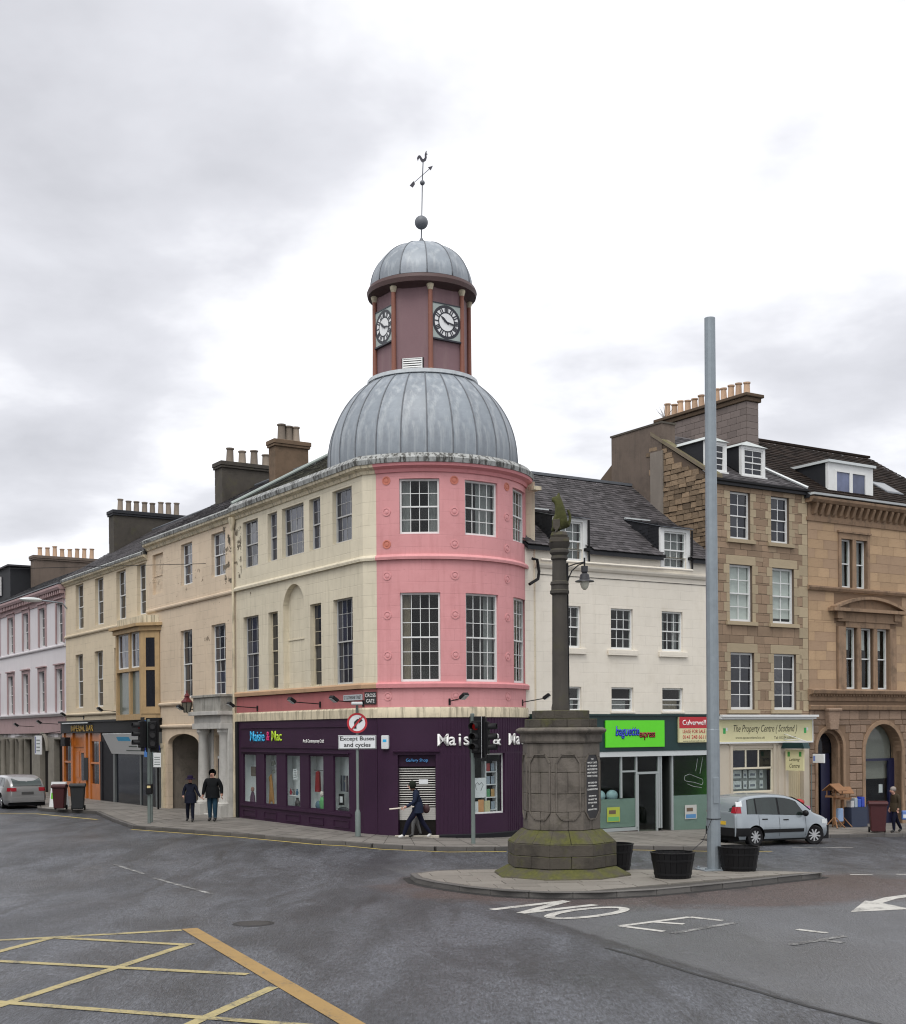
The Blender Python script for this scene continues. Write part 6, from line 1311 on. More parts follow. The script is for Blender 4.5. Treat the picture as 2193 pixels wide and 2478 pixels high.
# ================================================================== signs and signals
def post(x, y, base=PAVE): return gz(x, y) + base
x, y = -2.89, 39.46; z0 = post(x, y)
ns = empty('no_right_turn_sign', (x, y, z0), R(4), 'round red no right turn sign on a grey post before the purple shop', 'road sign')
MB().lathe([(0, 0), (.085, 0), (.085, .72), (.05, .80), (.044, .82), (.044, 3.95), (0, 3.95)], 14).build('post', M['poleg'], ns, smooth=30)
def disc(r0, r1, y_, nm, m, par, z, n=40, th=.006):
    d = MB(); A = [2 * math.pi * k / n for k in range(n)]
    if r0: 
        d.v = [(r * math.sin(a), yy, z + r * math.cos(a)) for yy in (y_, y_ + th) for r in (r0, r1) for a in A]
        for i in range(n):
            j = (i + 1) % n
            for f in ((i, j, j + n, i + n), (i + 2 * n, i + 3 * n, j + 3 * n, j + 2 * n), (i + n, j + n, j + 3 * n, i + 3 * n), (i, i + 2 * n, j + 2 * n, j)): d.f.append(f); d.m.append(0)
    else: d.prism([(r1 * math.sin(a), z + r1 * math.cos(a)) for a in A], y_, y_ + th)
    return d.build(nm, m, par)
disc(0, .30, -.060, 'sign_face', M['signw'], ns, 3.42); disc(.245, .305, -.066, 'red_ring', M['signred'], ns, 3.42, th=.012)
arw = MB(); arw.prism([(-.09, 3.25), (-.02, 3.25), (-.02, 3.43), (.02, 3.47), (.06, 3.47), (.06, 3.41), (.17, 3.50), (.06, 3.59), (.06, 3.54), (.0, 3.54), (-.09, 3.45)], -.068, -.061); arw.build('arrow', M['signblk'], ns)
bar_ = MB(); Mx = Matrix.Translation((0, 0, 3.42)) @ Matrix.Rotation(R(40), 4, 'Y'); bar_.box(-.025, .025, -.074, -.069, -.25, .25, M=Mx); bar_.build('red_bar', M['signred'], ns)
MB().box(-.57, .57, -.068, -.05, 2.63, 3.05).build('plate', M['signw'], ns, bevel=.008); f_ = MB()
for (a, b, c, d) in ((-.56, .56, 3.025, 3.04), (-.56, .56, 2.64, 2.655), (-.56, -.545, 2.655, 3.025), (.545, .56, 2.655, 3.025)): f_.box(a, b, -.072, -.069, c, d)
f_.build('plate_border', M['signblk'], ns, weld=False)
text('Except Buses', M['signblk'], ns, (0, -.069, 2.935), FR, height=.16, width=1.03, ext=.004, bold=.016); text('and cycles', M['signblk'], ns, (0, -.069, 2.745), FR, height=.165, width=.80, ext=.004, bold=.016)
MB().tube([(0, 0, 3.9), (0, -.05, 4.0), (0, -.16, 4.02)], .018, 8).build('lamp_arm', M['poleg'], ns); MB().box(-.17, .17, -.28, -.08, 3.96, 4.05).build('sign_lamp', M['aluw'], ns, bevel=.02)

lens_red = emit('lit_red_lens', (.5, .02, .02), .14); lens_off = flat('dark_lens', (.02, .016, .014), .2)
def sighead(par, z, rz_, off=(0, 0), lit=True, board=.26, name='signal_head'):
    h = MB().box(-.15, .15, -.12, .10, z - .47, z + .47).build(name, M['blackrub'], par, loc=(off[0], off[1], 0), rz=rz_, bevel=.02)
    if board: MB().box(-board, board, .0, .012, z - .60, z + .60).build('backing_board', M['blackrub'], h)
    for k, zz in enumerate((z + .30, z, z - .30)):
        disc(0, .10, -.128, 'lens', lens_red if (k == 0 and lit) else lens_off, h, zz, 20)
        v_ = MB(); N = 16
        for i in range(N):
            a0, a1 = R(-120) + R(240) * i / N, R(-120) + R(240) * (i + 1) / N
            P = lambda r, a, yy: (r * math.sin(a), yy, zz + r * math.cos(a))
            v_.add([P(.122, a0, -.12), P(.122, a1, -.12), P(.118, a1, -.36), P(.118, a0, -.36), P(.110, a0, -.12), P(.110, a1, -.12), P(.106, a1, -.36), P(.106, a0, -.36)], [(0, 1, 2, 3), (7, 6, 5, 4), (3, 2, 6, 7)])
        v_.build('visor', M['blackrub'], h, smooth='all')
    return h
x, y = .57, 38.29; z0 = post(x, y)
t2 = empty('traffic_light', (x, y, z0), 0, 'traffic light with two black heads before the purple shop window', 'traffic light', 'traffic lights at the corner')
MB().lathe([(0, 0), (.062, 0), (.057, 3.72), (.062, 3.73), (.062, 3.80), (0, 3.82)], 14).build('post', M['poleg'], t2, smooth=30)
sighead(t2, 3.12, R(-28), (.14, -.10)); sighead(t2, 3.10, R(75), (.36, .02), lit=False)
MB().box(.255, .262, -.30, .30, 2.5, 3.72).build('board_edge', M['signw'], t2)
x, y = -10.69, 45.95; z0 = post(x, y)
t1 = empty('traffic_light', (x, y, z0), 0, 'traffic light with red showing before the dark archway', 'traffic light', 'traffic lights at the corner')
MB().lathe([(0, 0), (.062, 0), (.057, 3.55), (.062, 3.56), (.062, 3.63), (0, 3.65)], 14).build('post', M['poleg'], t1, smooth=30)
sighead(t1, 3.12, R(-58), (-.20, -.08), board=.2); sighead(t1, 3.10, R(14), (.12, .05), lit=False, board=.22)
MB().box(-.09, .13, -.14, .10, 1.02, 1.38).build('push_button_box', M['blackrub'], t1, bevel=.02); MB().box(-.04, .08, -.146, -.14, 1.24, 1.32).build('button_light', flat('amber_panel', (.6, .5, .25), .4), t1)
# parking sign post beside the archway
x, y = LP(-16.75, -.55); pk = empty('parking_sign', (x, y, post(x, y)), LA + R(30), 'narrow white parking plate on a dark post beside the archway', 'road sign')
MB().lathe([(0, 0), (.04, 0), (.04, 2.65), (0, 2.66)], 10).build('post', M['black'], pk, smooth=30); MB().box(-.20, .20, -.055, -.043, 1.75, 2.35).build('plate', M['signw'], pk, bevel=.004)
for k in range(4): MB().box(-.15, .15, -.058, -.0555, 1.85 + k * .1, 1.88 + k * .1).build('print_line', M['poleg'], pk)
fs = empty('finger_sign', (-10.72, 46.5, post(-10.72, 46.5)), R(-10), 'small blue direction plate behind the red traffic light', 'road sign')
MB().lathe([(0, 0), (.03, 0), (.03, 2.95), (0, 2.95)], 10).build('post', M['poleg'], fs, smooth=30); MB().prism([(-.30, 2.55), (.33, 2.55), (.33, 2.72), (-.30, 2.72)], -.05, -.035).build('plate', flat('sign_blue', (.01, .02, .22), .4), fs)

# ================================================================== street name plates, shop lettering
def onL(s, d, z): p = LP(s, d); return (p[0], p[1], z)
def onR(s, d, z): p = RP(s, d); return (p[0], p[1], z)
st = empty('street_name_plate', onL(-.62, -.012, 4.42), LA, 'long white street name plate on the red band above the purple shop', 'street sign'); MB().box(-.62, .62, -.02, -.002, -.09, .09).build('plate', flat('enamel_white', (.42, .45, .47), .4), st); text('ST CATHERINE STREET', M['signblk'], st, (0, -.021, 0), FR, height=.10, width=1.14, ext=.003)
cgp = LP(.07); c2 = LP(*ch); ang = math.atan2(c2[1] - cgp[1], c2[0] - cgp[0]); mid_ = ((cgp[0] + c2[0]) / 2, (cgp[1] + c2[1]) / 2)
st = empty('street_name_plate', (mid_[0] + .012 * math.sin(ang), mid_[1] - .012 * math.cos(ang), 4.38), ang, 'small square black street name plate where cream meets pink', 'street sign'); MB().box(-.205, .205, -.02, -.002, -.19, .19).build('plate', M['signblk'], st); text('CROSS', M['letterw'], st, (0, -.021, .085), FR, height=.11, width=.36, ext=.003); text('GATE', M['letterw'], st, (0, -.021, -.085), FR, height=.11, width=.28, ext=.003)
ss = empty('shop_sign', onL(-7.15, -.032, 3.21), LA, 'multicoloured shop name lettering on the long side of the purple shop', 'shop sign')
cyan = flat('cyan_letter', (.03, .42, .75), .4); mag = flat('magenta_letter', (.65, .02, .16), .4); lime = flat('lime_letter', (.42, .62, .02), .4)
text('Maisie', cyan, ss, (-.72, -.002, 0), FR, height=.37, width=1.24, ext=.02, bold=.012); text('&', mag, ss, (.20, -.002, 0), FR, height=.33, width=.26, ext=.02, bold=.012); text('Mac', lime, ss, (.92, -.002, .01), FR, height=.36, width=.82, ext=.02, bold=.012)
ss = empty('shop_sign', onL(-3.38, -.032, 3.03), LA, 'small white lettering on the long side of the purple shop', 'shop sign'); text('Art & Contemporary Craft', M['letterw'], ss, (0, -.002, 0), FR, height=.15, width=1.55, ext=.015, bold=.008)
ss = empty('shop_sign', (BC[0], BC[1], 0), 0, 'large white shop name lettering round the bow of the purple shop', 'shop sign')
def bowtext(chars, par):
    for c_, deg, h in chars: a = R(deg); text(c_, M['letterw'], par, ((g3 + .012) * math.sin(a), -(g3 + .012) * math.cos(a), 3.05 + h), (R(90), 0, a), height=.37 if c_.isupper() or c_ in '&i' else .275, ext=.03, bold=.014)
bowtext([('M', 10.2, .02), ('a', 15.0, -.02), ('i', 19.0, .02), ('s', 22.6, -.02), ('i', 26.2, .02), ('e', 30.0, -.02), ('&', 41.5, .02), ('M', 53.5, .02), ('a', 59.5, -.02), ('c', 65, -.02)], ss)
ss = empty('shop_sign', (BC[0] + (g3 - .17) * math.sin(wmid), BC[1] - (g3 - .17) * math.cos(wmid), 2.44), wmid, 'small blue lettering above the slatted shop door', 'shop sign'); text('Gallery Shop', flat('blue_letter', (.10, .35, .75), .4), ss, (0, -.034, 0), FR, height=.13, width=.68, ext=.012, bold=.01)
al = empty('alarm_box', (BC[0] + g3 * math.sin(R(-19.5)), BC[1] - g3 * math.cos(R(-19.5)), 3.0), R(-19.5), 'white alarm box on the purple wall beside the slatted door', 'alarm box'); MB().prism([(-.11, -.20), (.11, -.20), (.12, -.16), (.12, .20), (.11, .22), (-.11, .22), (-.12, .20), (-.12, -.16)], -.10, -.0).build('case', M['signw'], al, bevel=.015); MB().box(-.06, .06, -.104, -.101, .02, .10).build('badge', cyan, al)
# sandwich shop
ss = empty('shop_sign', onR(-.64, -.145, 3.20), RA, 'lime green shop sign with blue and red lettering', 'shop sign'); MB().box(-1.32, 1.32, -.06, -.002, -.46, .46).build('board', M['green'], ss, bevel=.006)
kb = flat('logo_blue', (.02, .06, .55), .4); kr = flat('logo_red', (.30, .01, .02), .4)
for off, m, e_, y_ in ((.045, M['signblk'], .006, -.061), (.008, kb, .008, -.068)): text('baguette', m, ss, (-.37, y_, .05), FR, height=.44, width=1.06, ext=e_, bold=off, shear=.15)
for off, m, e_, y_ in ((.05, M['signblk'], .005, -.0605), (.008, kr, .008, -.068)): text('express', m, ss, (.52, y_, -.08), FR, height=.27, width=.72, ext=e_, bold=off, shear=.1)
ss = empty('letting_board', onR(2.04, -.145, 3.33), RA, 'red and cream board with telephone number on the dark green fascia', 'sign'); MB().box(-.70, .70, -.09, -.002, -.45, .45).build('board', M['yellowp'], ss); MB().box(-.70, .70, -.094, -.0905, .05, .45).build('red_panel', M['signred'], ss)
cb_ = M['letterw']; text('Culverwell', cb_, ss, (0, -.0945, .25), FR, height=.19, width=1.10, ext=.004, bold=.01); text('LEASE FOR SALE', M['signred'], ss, (0, -.0905, -.06), FR, height=.13, width=1.08, ext=.004, bold=.008); text('0141 248 6611', M['signred'], ss, (0, -.0905, -.26), FR, height=.14, width=1.08, ext=.004, bold=.008); text('www.culverwell.co.uk', M['signblk'], ss, (0, -.0905, -.40), FR, height=.05, width=1.06, ext=.003)
# estate agent
ss = empty('shop_sign', onR(5.80, -.05, 3.27), RA, 'long pale yellow shop sign with dark italic lettering', 'shop sign'); MB().box(-2.42, 2.42, -.05, -.002, -.40, .40).build('board', M['yellowp'], ss); f_ = MB(); f_.box(-2.44, 2.46, -.08, -.002, .40, .45).box(-2.44, 2.46, -.08, -.002, -.46, -.40).box(2.42, 2.46, -.08, -.002, -.40, .40); f_.build('frame', M['whitewood'], ss, weld=False)
dk = flat('dark_brown_letter', (.05, .045, .02), .5); text('The Property Centre ( Scotland )', dk, ss, (-.05, -.051, .05), FR, height=.34, width=3.3, ext=.004, shear=.35); text('www.tpcscotland.co.uk', dk, ss, (-.85, -.051, -.26), FR, height=.11, width=1.5, ext=.003, shear=.25); text('Tel: 01334 656000', dk, ss, (.95, -.051, -.26), FR, height=.10, width=1.15, ext=.003)
for x in (-2.12, 2.08): MB().box(x - .10, x + .02, -.056, -.051, -.10, .10).build('green_mark', flat('green_mark', (.03, .35, .08), .5), ss); MB().box(x + .03, x + .12, -.056, -.051, .0, .12).build('white_mark', M['signw'], ss)
hs = empty('hanging_sign', onR(6.72, -.1, 2.2), RA + R(-90), 'square pale yellow hanging sign under a dark green canopy', 'sign'); MB().box(.08, .95, -.03, .03, -.42, .36).build('board', M['yellowp'], hs); MB().prism([(-.02, .40), (1.12, .40), (1.02, .62), (.08, .62)], -.16, .16).build('canopy', M['dkgreen'], hs); MB().tube([(0, 0, .75), (1.05, 0, .68)], .018, 6).tube([(0, 0, .95), (.95, 0, .70)], .014, 6).build('bracket', M['whitewood'], hs)
text('Letting', dk, hs, (.52, -.031, -.02), FR, height=.15, width=.52, ext=.003, shear=.3); text('Centre', dk, hs, (.52, -.031, -.24), FR, height=.15, width=.50, ext=.003, shear=.3); MB().box(.18, .30, -.034, -.031, .10, .28).box(.74, .86, -.034, -.031, .10, .28).build('green_mark', flat('green_mark2', (.05, .25, .05), .5), hs)
bs2 = empty('projecting_sign', onR(8.22, -.1, 2.2), RA + R(-90), 'small white projecting sign on the stone pier beside the blue door', 'sign'); MB().box(.05, .60, -.04, .04, -.17, .17).build('box', M['signw'], bs2, bevel=.01); MB().box(.08, .18, -.043, -.0405, -.1, .1).build('emblem', flat('pale_blue', (.15, .22, .5), .5), bs2); MB().tube([(0, 0, .2), (.3, 0, .2)], .015, 6).build('bracket', M['black'], bs2); MB().tube([(-.05, 0, -.2), (-.05, 0, -2.4)], .02, 6).build('conduit', M['poleg'], bs2)
# pub fascia, tilted bank board, blue end sign, hanging white sign
ss = empty('pub_sign', onL(-28.6, -.225, 3.66), LA, 'gold pub name lettering on the black fascia', 'pub sign'); text('IMPERIAL BAR', flat('gold_letter', (.45, .28, .04), .35), ss, (.3, -.002, -.02), FR, height=.30, width=3.6, ext=.02, bold=.01); MB().box(-2.6, 1.6, -.16, -.10, .22, .27).build('strip_lamp', M['aluw'], ss)
tb_ = empty('shop_board', onL(-21.6, -.15, 2.45), LA, 'white tilted shop board with pale blue panel beside the orange pub front', 'shop sign'); Mx = Matrix.Rotation(R(-26), 4, 'X'); b_ = MB(); b_.box(-2.3, 2.6, -.03, .0, 0, 1.02, M=Matrix.Rotation(R(26), 4, 'X')); b_.build('board', M['signw'], tb_)
for (a, b, c, d, m) in ((-.5, 1.2, .66, .86, cyan), (.6, 1.7, .36, .42, M['poleg']), (.0, 1.9, .16, .21, M['poleg'])): q_ = MB(); q_.box(a, b, -.034, -.0305, c, d, M=Matrix.Rotation(R(26), 4, 'X')); q_.build('print_panel', m, tb_)
bs = empty('banner_sign', onL(-17.85, -.2, 3.1), LA, 'upright blue sign at the end of the black fascia', 'shop sign'); MB().box(-.30, .30, -.45, -.30, -.75, .8).build('panel', flat('bright_blue', (.02, .16, .50), .4), bs, bevel=.01); MB().box(.302, .40, -.46, -.28, -.8, .85).build('edge', flat('grey_edge', (.15, .2, .22), .5), bs)
hw_ = empty('hanging_sign', onL(-33.0, -.1, 2.75), LA + R(90) - R(90), 'white square hanging sign between the lilac house and the orange pub', 'sign'); MB().box(-.1, 1.05, -1.15, -1.08, -.42, .55).build('board', M['signw'], hw_); MB().box(.0, .12, -1.156, -1.1505, -.36, .5).build('blue_edge', flat('navy_edge', (.02, .03, .2), .5), hw_); MB().tube([(.5, -.0, .75), (.5, -1.15, .62)], .02, 6).build('bracket', M['black'], hw_)
for k in range(4): MB().box(.25, .9, -1.156, -1.1505, -.25 + .18 * k, -.20 + .18 * k).build('print_line', M['poleg'], hw_)

# ================================================================== wall floodlights
def flood(p, rz_, L, z, label, drop=0.0):
    f = empty('wall_floodlight', (p[0], p[1], z), rz_, label, 'floodlight', 'floodlights on arms along the shopfronts')
    MB().tube([(0, 0, -.08), (0, -.03, -.06), (0, -L, drop)], .018, 6).box(-.05, .05, -.02, 0, -.18, .02).build('arm', M['black'], f)
    Mx = Matrix.Translation((0, -L, drop + .02)) @ Matrix.Rotation(R(-35), 4, 'X'); h = MB(); h.box(-.12, .12, -.17, .08, -.05, .065, M=Mx); hd = h.build('head', M['blackrub'], f, bevel=.02)
    g = MB(); g.box(-.10, .10, -.15, .06, -.056, -.0505, M=Mx); g.build('lamp_glass', M['aluw'], hd)
for s_, z_, lab in ((-37.6, 3.85, 'black floodlight on an arm farthest along the lilac house'), (-33.0, 3.95, 'black floodlight on an arm above the white hanging sign'), (-28.7, 4.28, 'black floodlight on an arm over the pub lettering'), (-22.9, 4.42, 'black floodlight on an arm left of the tall bay window'), (-12.9, 4.30, 'black floodlight on an arm beside the red lantern'), (-7.2, 4.30, 'black floodlight on an arm at the portico end of the red band'), (-2.9, 4.33, 'black floodlight on an arm in the middle of the red band'), (.05, 4.30, 'black floodlight on an arm below the street name plates')):
    if s_ > -9.7 and s_ < -5: s_ = -7.9
    flood(LP(s_, -.01), LA, 1.0, z_, lab)
a = R(14); flood((BC[0] + BR * math.sin(a), BC[1] - BR * math.cos(a)), a + R(35), .55, 4.32, 'black floodlight on the pink bow below a round medallion', .03)
a = R(69); flood((BC[0] + BR * math.sin(a), BC[1] - BR * math.cos(a)), a + R(10), .75, 4.32, 'black floodlight sticking out past the edge of the pink bow', .06)
# red lantern by the portico
p = LP(-12.9, -.75); ln = empty('wall_lantern', (*p, 4.15), LA, 'old red topped lantern on a bracket beside the portico', 'lantern'); MB().lathe([(0, 0), (.12, 0), (.21, .38), (.22, .40), (0, .40)], 6).build('lantern_glass', mat('smoky_lantern_glass', (.16, .15, .12), .2, .2), ln); MB().lathe([(.24, .40), (.24, .43), (.12, .55), (.10, .62), (.13, .64), (.06, .74), (.03, .76), (.02, .86), (0, .88)], 6).build('lantern_top', mat('dark_red_metal', (.10, .012, .015), .4), ln)
fr2 = MB(); 
for k in range(6): a = 2 * math.pi * k / 6; fr2.tube([(.125 * math.sin(a), -.125 * math.cos(a), 0), (.215 * math.sin(a), -.215 * math.cos(a), .40)], .014, 5)
fr2.tube([(0, 0, 0), (.2, .3, -.15), (.3, .70, -.12)], .02, 6); fr2.build('lantern_frame', M['black'], ln)
# street lamp on the lilac house
p = LP(-31.4, 0); sl_ = empty('street_lamp', (*p, 10.0), LA, 'pale grey street lamp head on an arm from the cream house wall', 'street lamp'); MB().tube([(0, -.02, -.2), (0, -.25, .08), (-.2, -1.2, .18)], .035, 8).build('arm', M['galv'], sl_, smooth=True); MB().sphere((-.3, -1.75, .20), .45, 16, 8, (.45, 1.3, .28)).build('lamp_head', M['aluw'], sl_, smooth=True)
wr = MB().tube([(-70, 92, 13.6), (-40, 72, 12.2), LP(-12, -.3) + (9.9,)], .012, 5).build('overhead_wire', M['black']); tag(wr, 'thin overhead wire slanting across the sky to the peach house', 'wire')
W = lambda c_, r_=.6: flat('goods_%02d' % random.randrange(10**6), c_, r_)
# ================================================================== cars
def spl(x, pts):
    """smooth monotone-ish interpolation"""
    if x <= pts[0][0]: return pts[0][1]
    for i, ((a, va), (b, vb)) in enumerate(zip(pts, pts[1:])):
        if x <= b:
            p0 = pts[i - 1] if i else (a - (b - a), va); p3 = pts[i + 2] if i + 2 < len(pts) else (b + (b - a), vb)
            t = (x - a) / (b - a); m0 = (vb - p0[1]) / max(b - p0[0], 1e-6) * (b - a); m1 = (p3[1] - va) / max(p3[0] - a, 1e-6) * (b - a)
            lim = 3 * abs(vb - va); m0 = max(-lim, min(lim, m0)); m1 = max(-lim, min(lim, m1))
            return (2 * t**3 - 3 * t**2 + 1) * va + (t**3 - 2 * t**2 + t) * m0 + (-2 * t**3 + 3 * t**2) * vb + (t**3 - t**2) * m1
    return pts[-1][1]
def car(name, label, loc, heading, pitch, P):
    c = empty(name, loc, 0, label, 'car', 'silver cars'); c.rotation_euler = (Matrix.Rotation(heading, 4, 'Z') @ Matrix.Rotation(pitch, 4, 'Y')).to_euler()
    L = P['top'][-1][0]; top = lambda x: spl(x, P['top']); belt = lambda x: spl(x, P['belt']); Wd = lambda x: spl(x, P['W']); sill = P['sill']; ra = P['arch']; ax = P['axles']; wr_ = P['wr']
    def zb(x):
        z = sill + (.10 if x < .12 or x > L - .12 else 0)
        for a in ax:
            if abs(x - a) < ra: z = max(z, wr_ + math.sqrt(ra * ra - (x - a) ** 2))
        return z
    def side(x, z):
        b = belt(x); w = Wd(x)
        if z <= b:
            t = (z - sill) / max(b - sill, .1); return w * (.93 + .07 * math.sin(math.pi * min(1, max(0, t)) ** .75) + .012 * t)
        return w * .942 - (z - b) * P['tumble']
    X = sorted({round(v, 4) for v in [L * k / 90 for k in range(91)] + [L * .0012 * k for k in range(12)] + [L - L * .0012 * k for k in range(12)] + [a + ra * s * f for a in ax for s in (-1, 1) for f in (1, .995, .97, .92, .8, .6)]})
    X = [x for x in X if 0 <= x <= L]; S = []
    for x in X:
        zt = top(x); b0 = min(zb(x), zt - .16); cr = min(.13, (zt - b0) * .35); pts = []
        for k in range(11): z = lerp(b0, zt - cr, k / 10); pts.append((side(x, z), z))
        ys = side(x, zt - cr)
        for k in range(1, 5): a = math.pi / 2 * k / 4; pts.append((ys - cr * 1.5 * (1 - math.cos(a)), zt - cr + cr * math.sin(a)))
        pts.append((ys * .45, zt + .012)); pts.append((0, zt + .016)); S.append(pts)
    mb = MB(); q = len(S[0]); w = 2 * q - 1
    for x, pts in zip(X, S): mb.v += [(x, -y, z) for y, z in pts] + [(x, y, z) for y, z in pts[-2::-1]]
    for i in range(len(X) - 1):
        for j in range(w - 1): a = i * w + j; mb.f.append((a, a + 1, a + 1 + w, a + w)); mb.m.append(0)
    for i in (0, len(X) - 1): mb.f.append(tuple(range(i * w, i * w + w))); mb.m.append(0)
    body = mb.build('body', P['paint'], c, smooth=50)
    MB().box(.15, L - .15, -Wd(L / 2) * .86, Wd(L / 2) * .86, sill - .06, .62).build('underbody', M['blackrub'], c)
    def patch(nm, m, x0, x1, zlo, zhi, sgn, e=.006, par=c, n=16, sl0=0.0, sl1=0.0, zn=6):
        p = MB(); G = []
        for i in range(n + 1):
            r = []
            for j in range(zn + 1):
                t = j / zn; xa, xb = x0 + sl0 * t, x1 + sl1 * t; x = lerp(xa, xb, i / n); z = lerp(zlo(x), max(zhi(x), zlo(x) + .01), t); r.append((x, sgn * (side(x, z) + e), z))
            G.append(r)
        for i in range(n):
            for j in range(zn): p.quad(G[i][j], G[i + 1][j], G[i + 1][j + 1], G[i][j + 1])
        return p.build(nm, m, par, smooth='all')
    K_ = lambda v: (lambda x: v)
    gl = P['glass']
    for sg in (-1, 1):
        for (x0, x1, s0, s1) in P['win']: patch('side_window', gl, x0, x1, lambda x: belt(x) + .035, lambda x: min(top(x) - P['hd'], P['roofz'] - P['hd']), sg, .007, sl0=s0, sl1=s1)
        if P.get('band'): patch('window_band', M['black'], *P['band'], lambda x: belt(x) + .03, lambda x: min(top(x) - P['hd'] + .012, P['roofz'] - P['hd'] + .012), sg, .003, n=24, sl0=.05, sl1=-.43)
        for x in P['doors']: patch('door_gap', M['black'], x - .006, x + .006, K_(sill + .08), lambda x_: belt(x_), sg, .003, n=1)
        for x in P['handles']:
            h_ = MB(); z = belt(x) - .12; yy = side(x, z); h_.box(x - .11, x + .11, sg * yy - .02, sg * yy + .02, z - .018, z + .018); h_.build('door_handle', P['hand'], c, bevel=.008)
        if P.get('strip'): patch('rubbing_strip', M['blackrub'], P['strip'][0], P['strip'][1], K_(.44), K_(.55), sg, .015)
        mx0 = P['mirror']; yy = side(mx0, belt(mx0)); m_ = MB(); m_.sphere((mx0, sg * (yy + .13), belt(mx0) + .10), .12, 12, 8, (.7, 1.0, .85)); m_.build('door_mirror', P['mirm'], c, smooth=True)
        patch('tail_light', P['tail'], .03, P['tlw'], K_(P['tl'][0]), K_(P['tl'][1]), sg, .008)
        if P.get('tl2'): patch('reverse_light', M['signw'], .06, P['tlw'] + .06, K_(P['tl2'][0]), K_(P['tl2'][1]), sg, .008)
        patch('rear_bumper', P['bump'], .02, P['bumpx'], K_(P['bz'][0]), K_(P['bz'][1]), sg, .010)
        patch('headlight', M['aluw'], L - .52, L - .10, K_(.68), K_(.82), sg, .006)
    # rear face
    def xr(z):
        x = 0.0
        while top(x) < z + .02 and x < L / 3: x += .004
        return x
    def rear(nm, m, y0, y1, z0, z1, e=.012, n=8):
        p = MB(); G = [[(xr(lerp(z0, z1, j / n)) - e, lerp(y0, y1, i / 6), lerp(z0, z1, j / n)) for j in range(n + 1)] for i in range(7)]
        for i in range(6):
            for j in range(n): p.quad(G[i][j], G[i + 1][j], G[i + 1][j + 1], G[i][j + 1])
        return p.build(nm, m, c, smooth='all')
    wb = Wd(.05); rear('rear_window', gl, -P['rw'], P['rw'], *P['rwz'], P.get('rwe', .012)); rear('rear_bumper', P['bump'], -wb * .92, wb * .92, *P['bz'])
    for sg in (-1, 1): rear('tail_light', P['tail'], sg * wb * .62, sg * wb * .93, *P['tl'], .014)
    pz_ = P['platez']; MB().box(xr(pz_) - .022, xr(pz_) + .01, -.26, .26, pz_ - .055, pz_ + .055).build('number_plate', P['plate'], c)
    # windscreen
    fx0, fx1 = P['screen']; p = MB(); n = 10; G = [[(lerp(fx0, fx1, j / n), lerp(-1, 1, i / 6) * (side(fx1, belt(fx1)) - .10 - .12 * (1 - j / n)), top(lerp(fx0, fx1, j / n)) + .024) for j in range(n + 1)] for i in range(7)]
    for i in range(6):
        for j in range(n): p.quad(G[i][j], G[i + 1][j], G[i + 1][j + 1], G[i][j + 1])
    p.build('windscreen', gl, c, smooth='all')
    # wheels
    ty = MB(); ty.lathe([(wr_ * .62, -.09), (wr_ * .9, -.10), (wr_ * .98, -.085), (wr_, -.05), (wr_, .05), (wr_ * .98, .085), (wr_ * .9, .10), (wr_ * .62, .09)], 32)
    rm_ = MB(); rm_.lathe([(wr_ * .66, -.088), (wr_ * .64, -.10), (wr_ * .60, -.09), (wr_ * .58, -.03), (0, -.03)], 32); ho = MB(); ho.lathe([(0, -.10), (.05, -.10), (.06, -.07), (0, -.06)], 16); ns = P['spokes']
    for k in range(ns):
        a = 2 * math.pi * k / ns; Mx = Matrix.Rotation(a, 4, 'Z'); ho.box(-.021, .021, -wr_ * .63, -.03, -.098, -.06, M=Mx)
    for i, a in enumerate(ax):
        for sg in (-1, 1):
            o = ty.build('tyre' if False else 'wheel', M['blackrub'], c, smooth=30); o.location = (a, sg * (P['track']), wr_)
            st_ = P['steer'] if i == 1 else 0; o.rotation_euler = (Matrix.Rotation(st_, 4, 'Z') @ Matrix.Rotation(R(90) * (1 if sg < 0 else -1), 4, 'X') @ Matrix.Rotation(R(180), 4, 'X') @ Matrix.Rotation(random.random() * 6, 4, 'Z')).to_euler()
            r_ = rm_.build('rim', flat('dark_rim', (.03, .03, .032), .4, .3), o, smooth=30); r2 = ho.build('wheel_trim', flat('silver_trim', (.45, .46, .47), .3, .4), o, weld=False)  # plain dark rim behind the silver trim
    return c
silver = mat('silver_blue_paint', (.27, .305, .33), .28, .04, 3, .02, 30, metal=.35, spec=.5, coat=.8); silver2 = mat('silver_grey_paint', (.32, .32, .32), .28, .04, 3, .02, 30, metal=.45, spec=.5, coat=.8)
cgl = glass_dark('car_glass', (.020, .030, .028), .03); tailr = flat('tail_red', (.28, .01, .02), .2); yplate = flat('yellow_plate', (.55, .36, .03), .5)
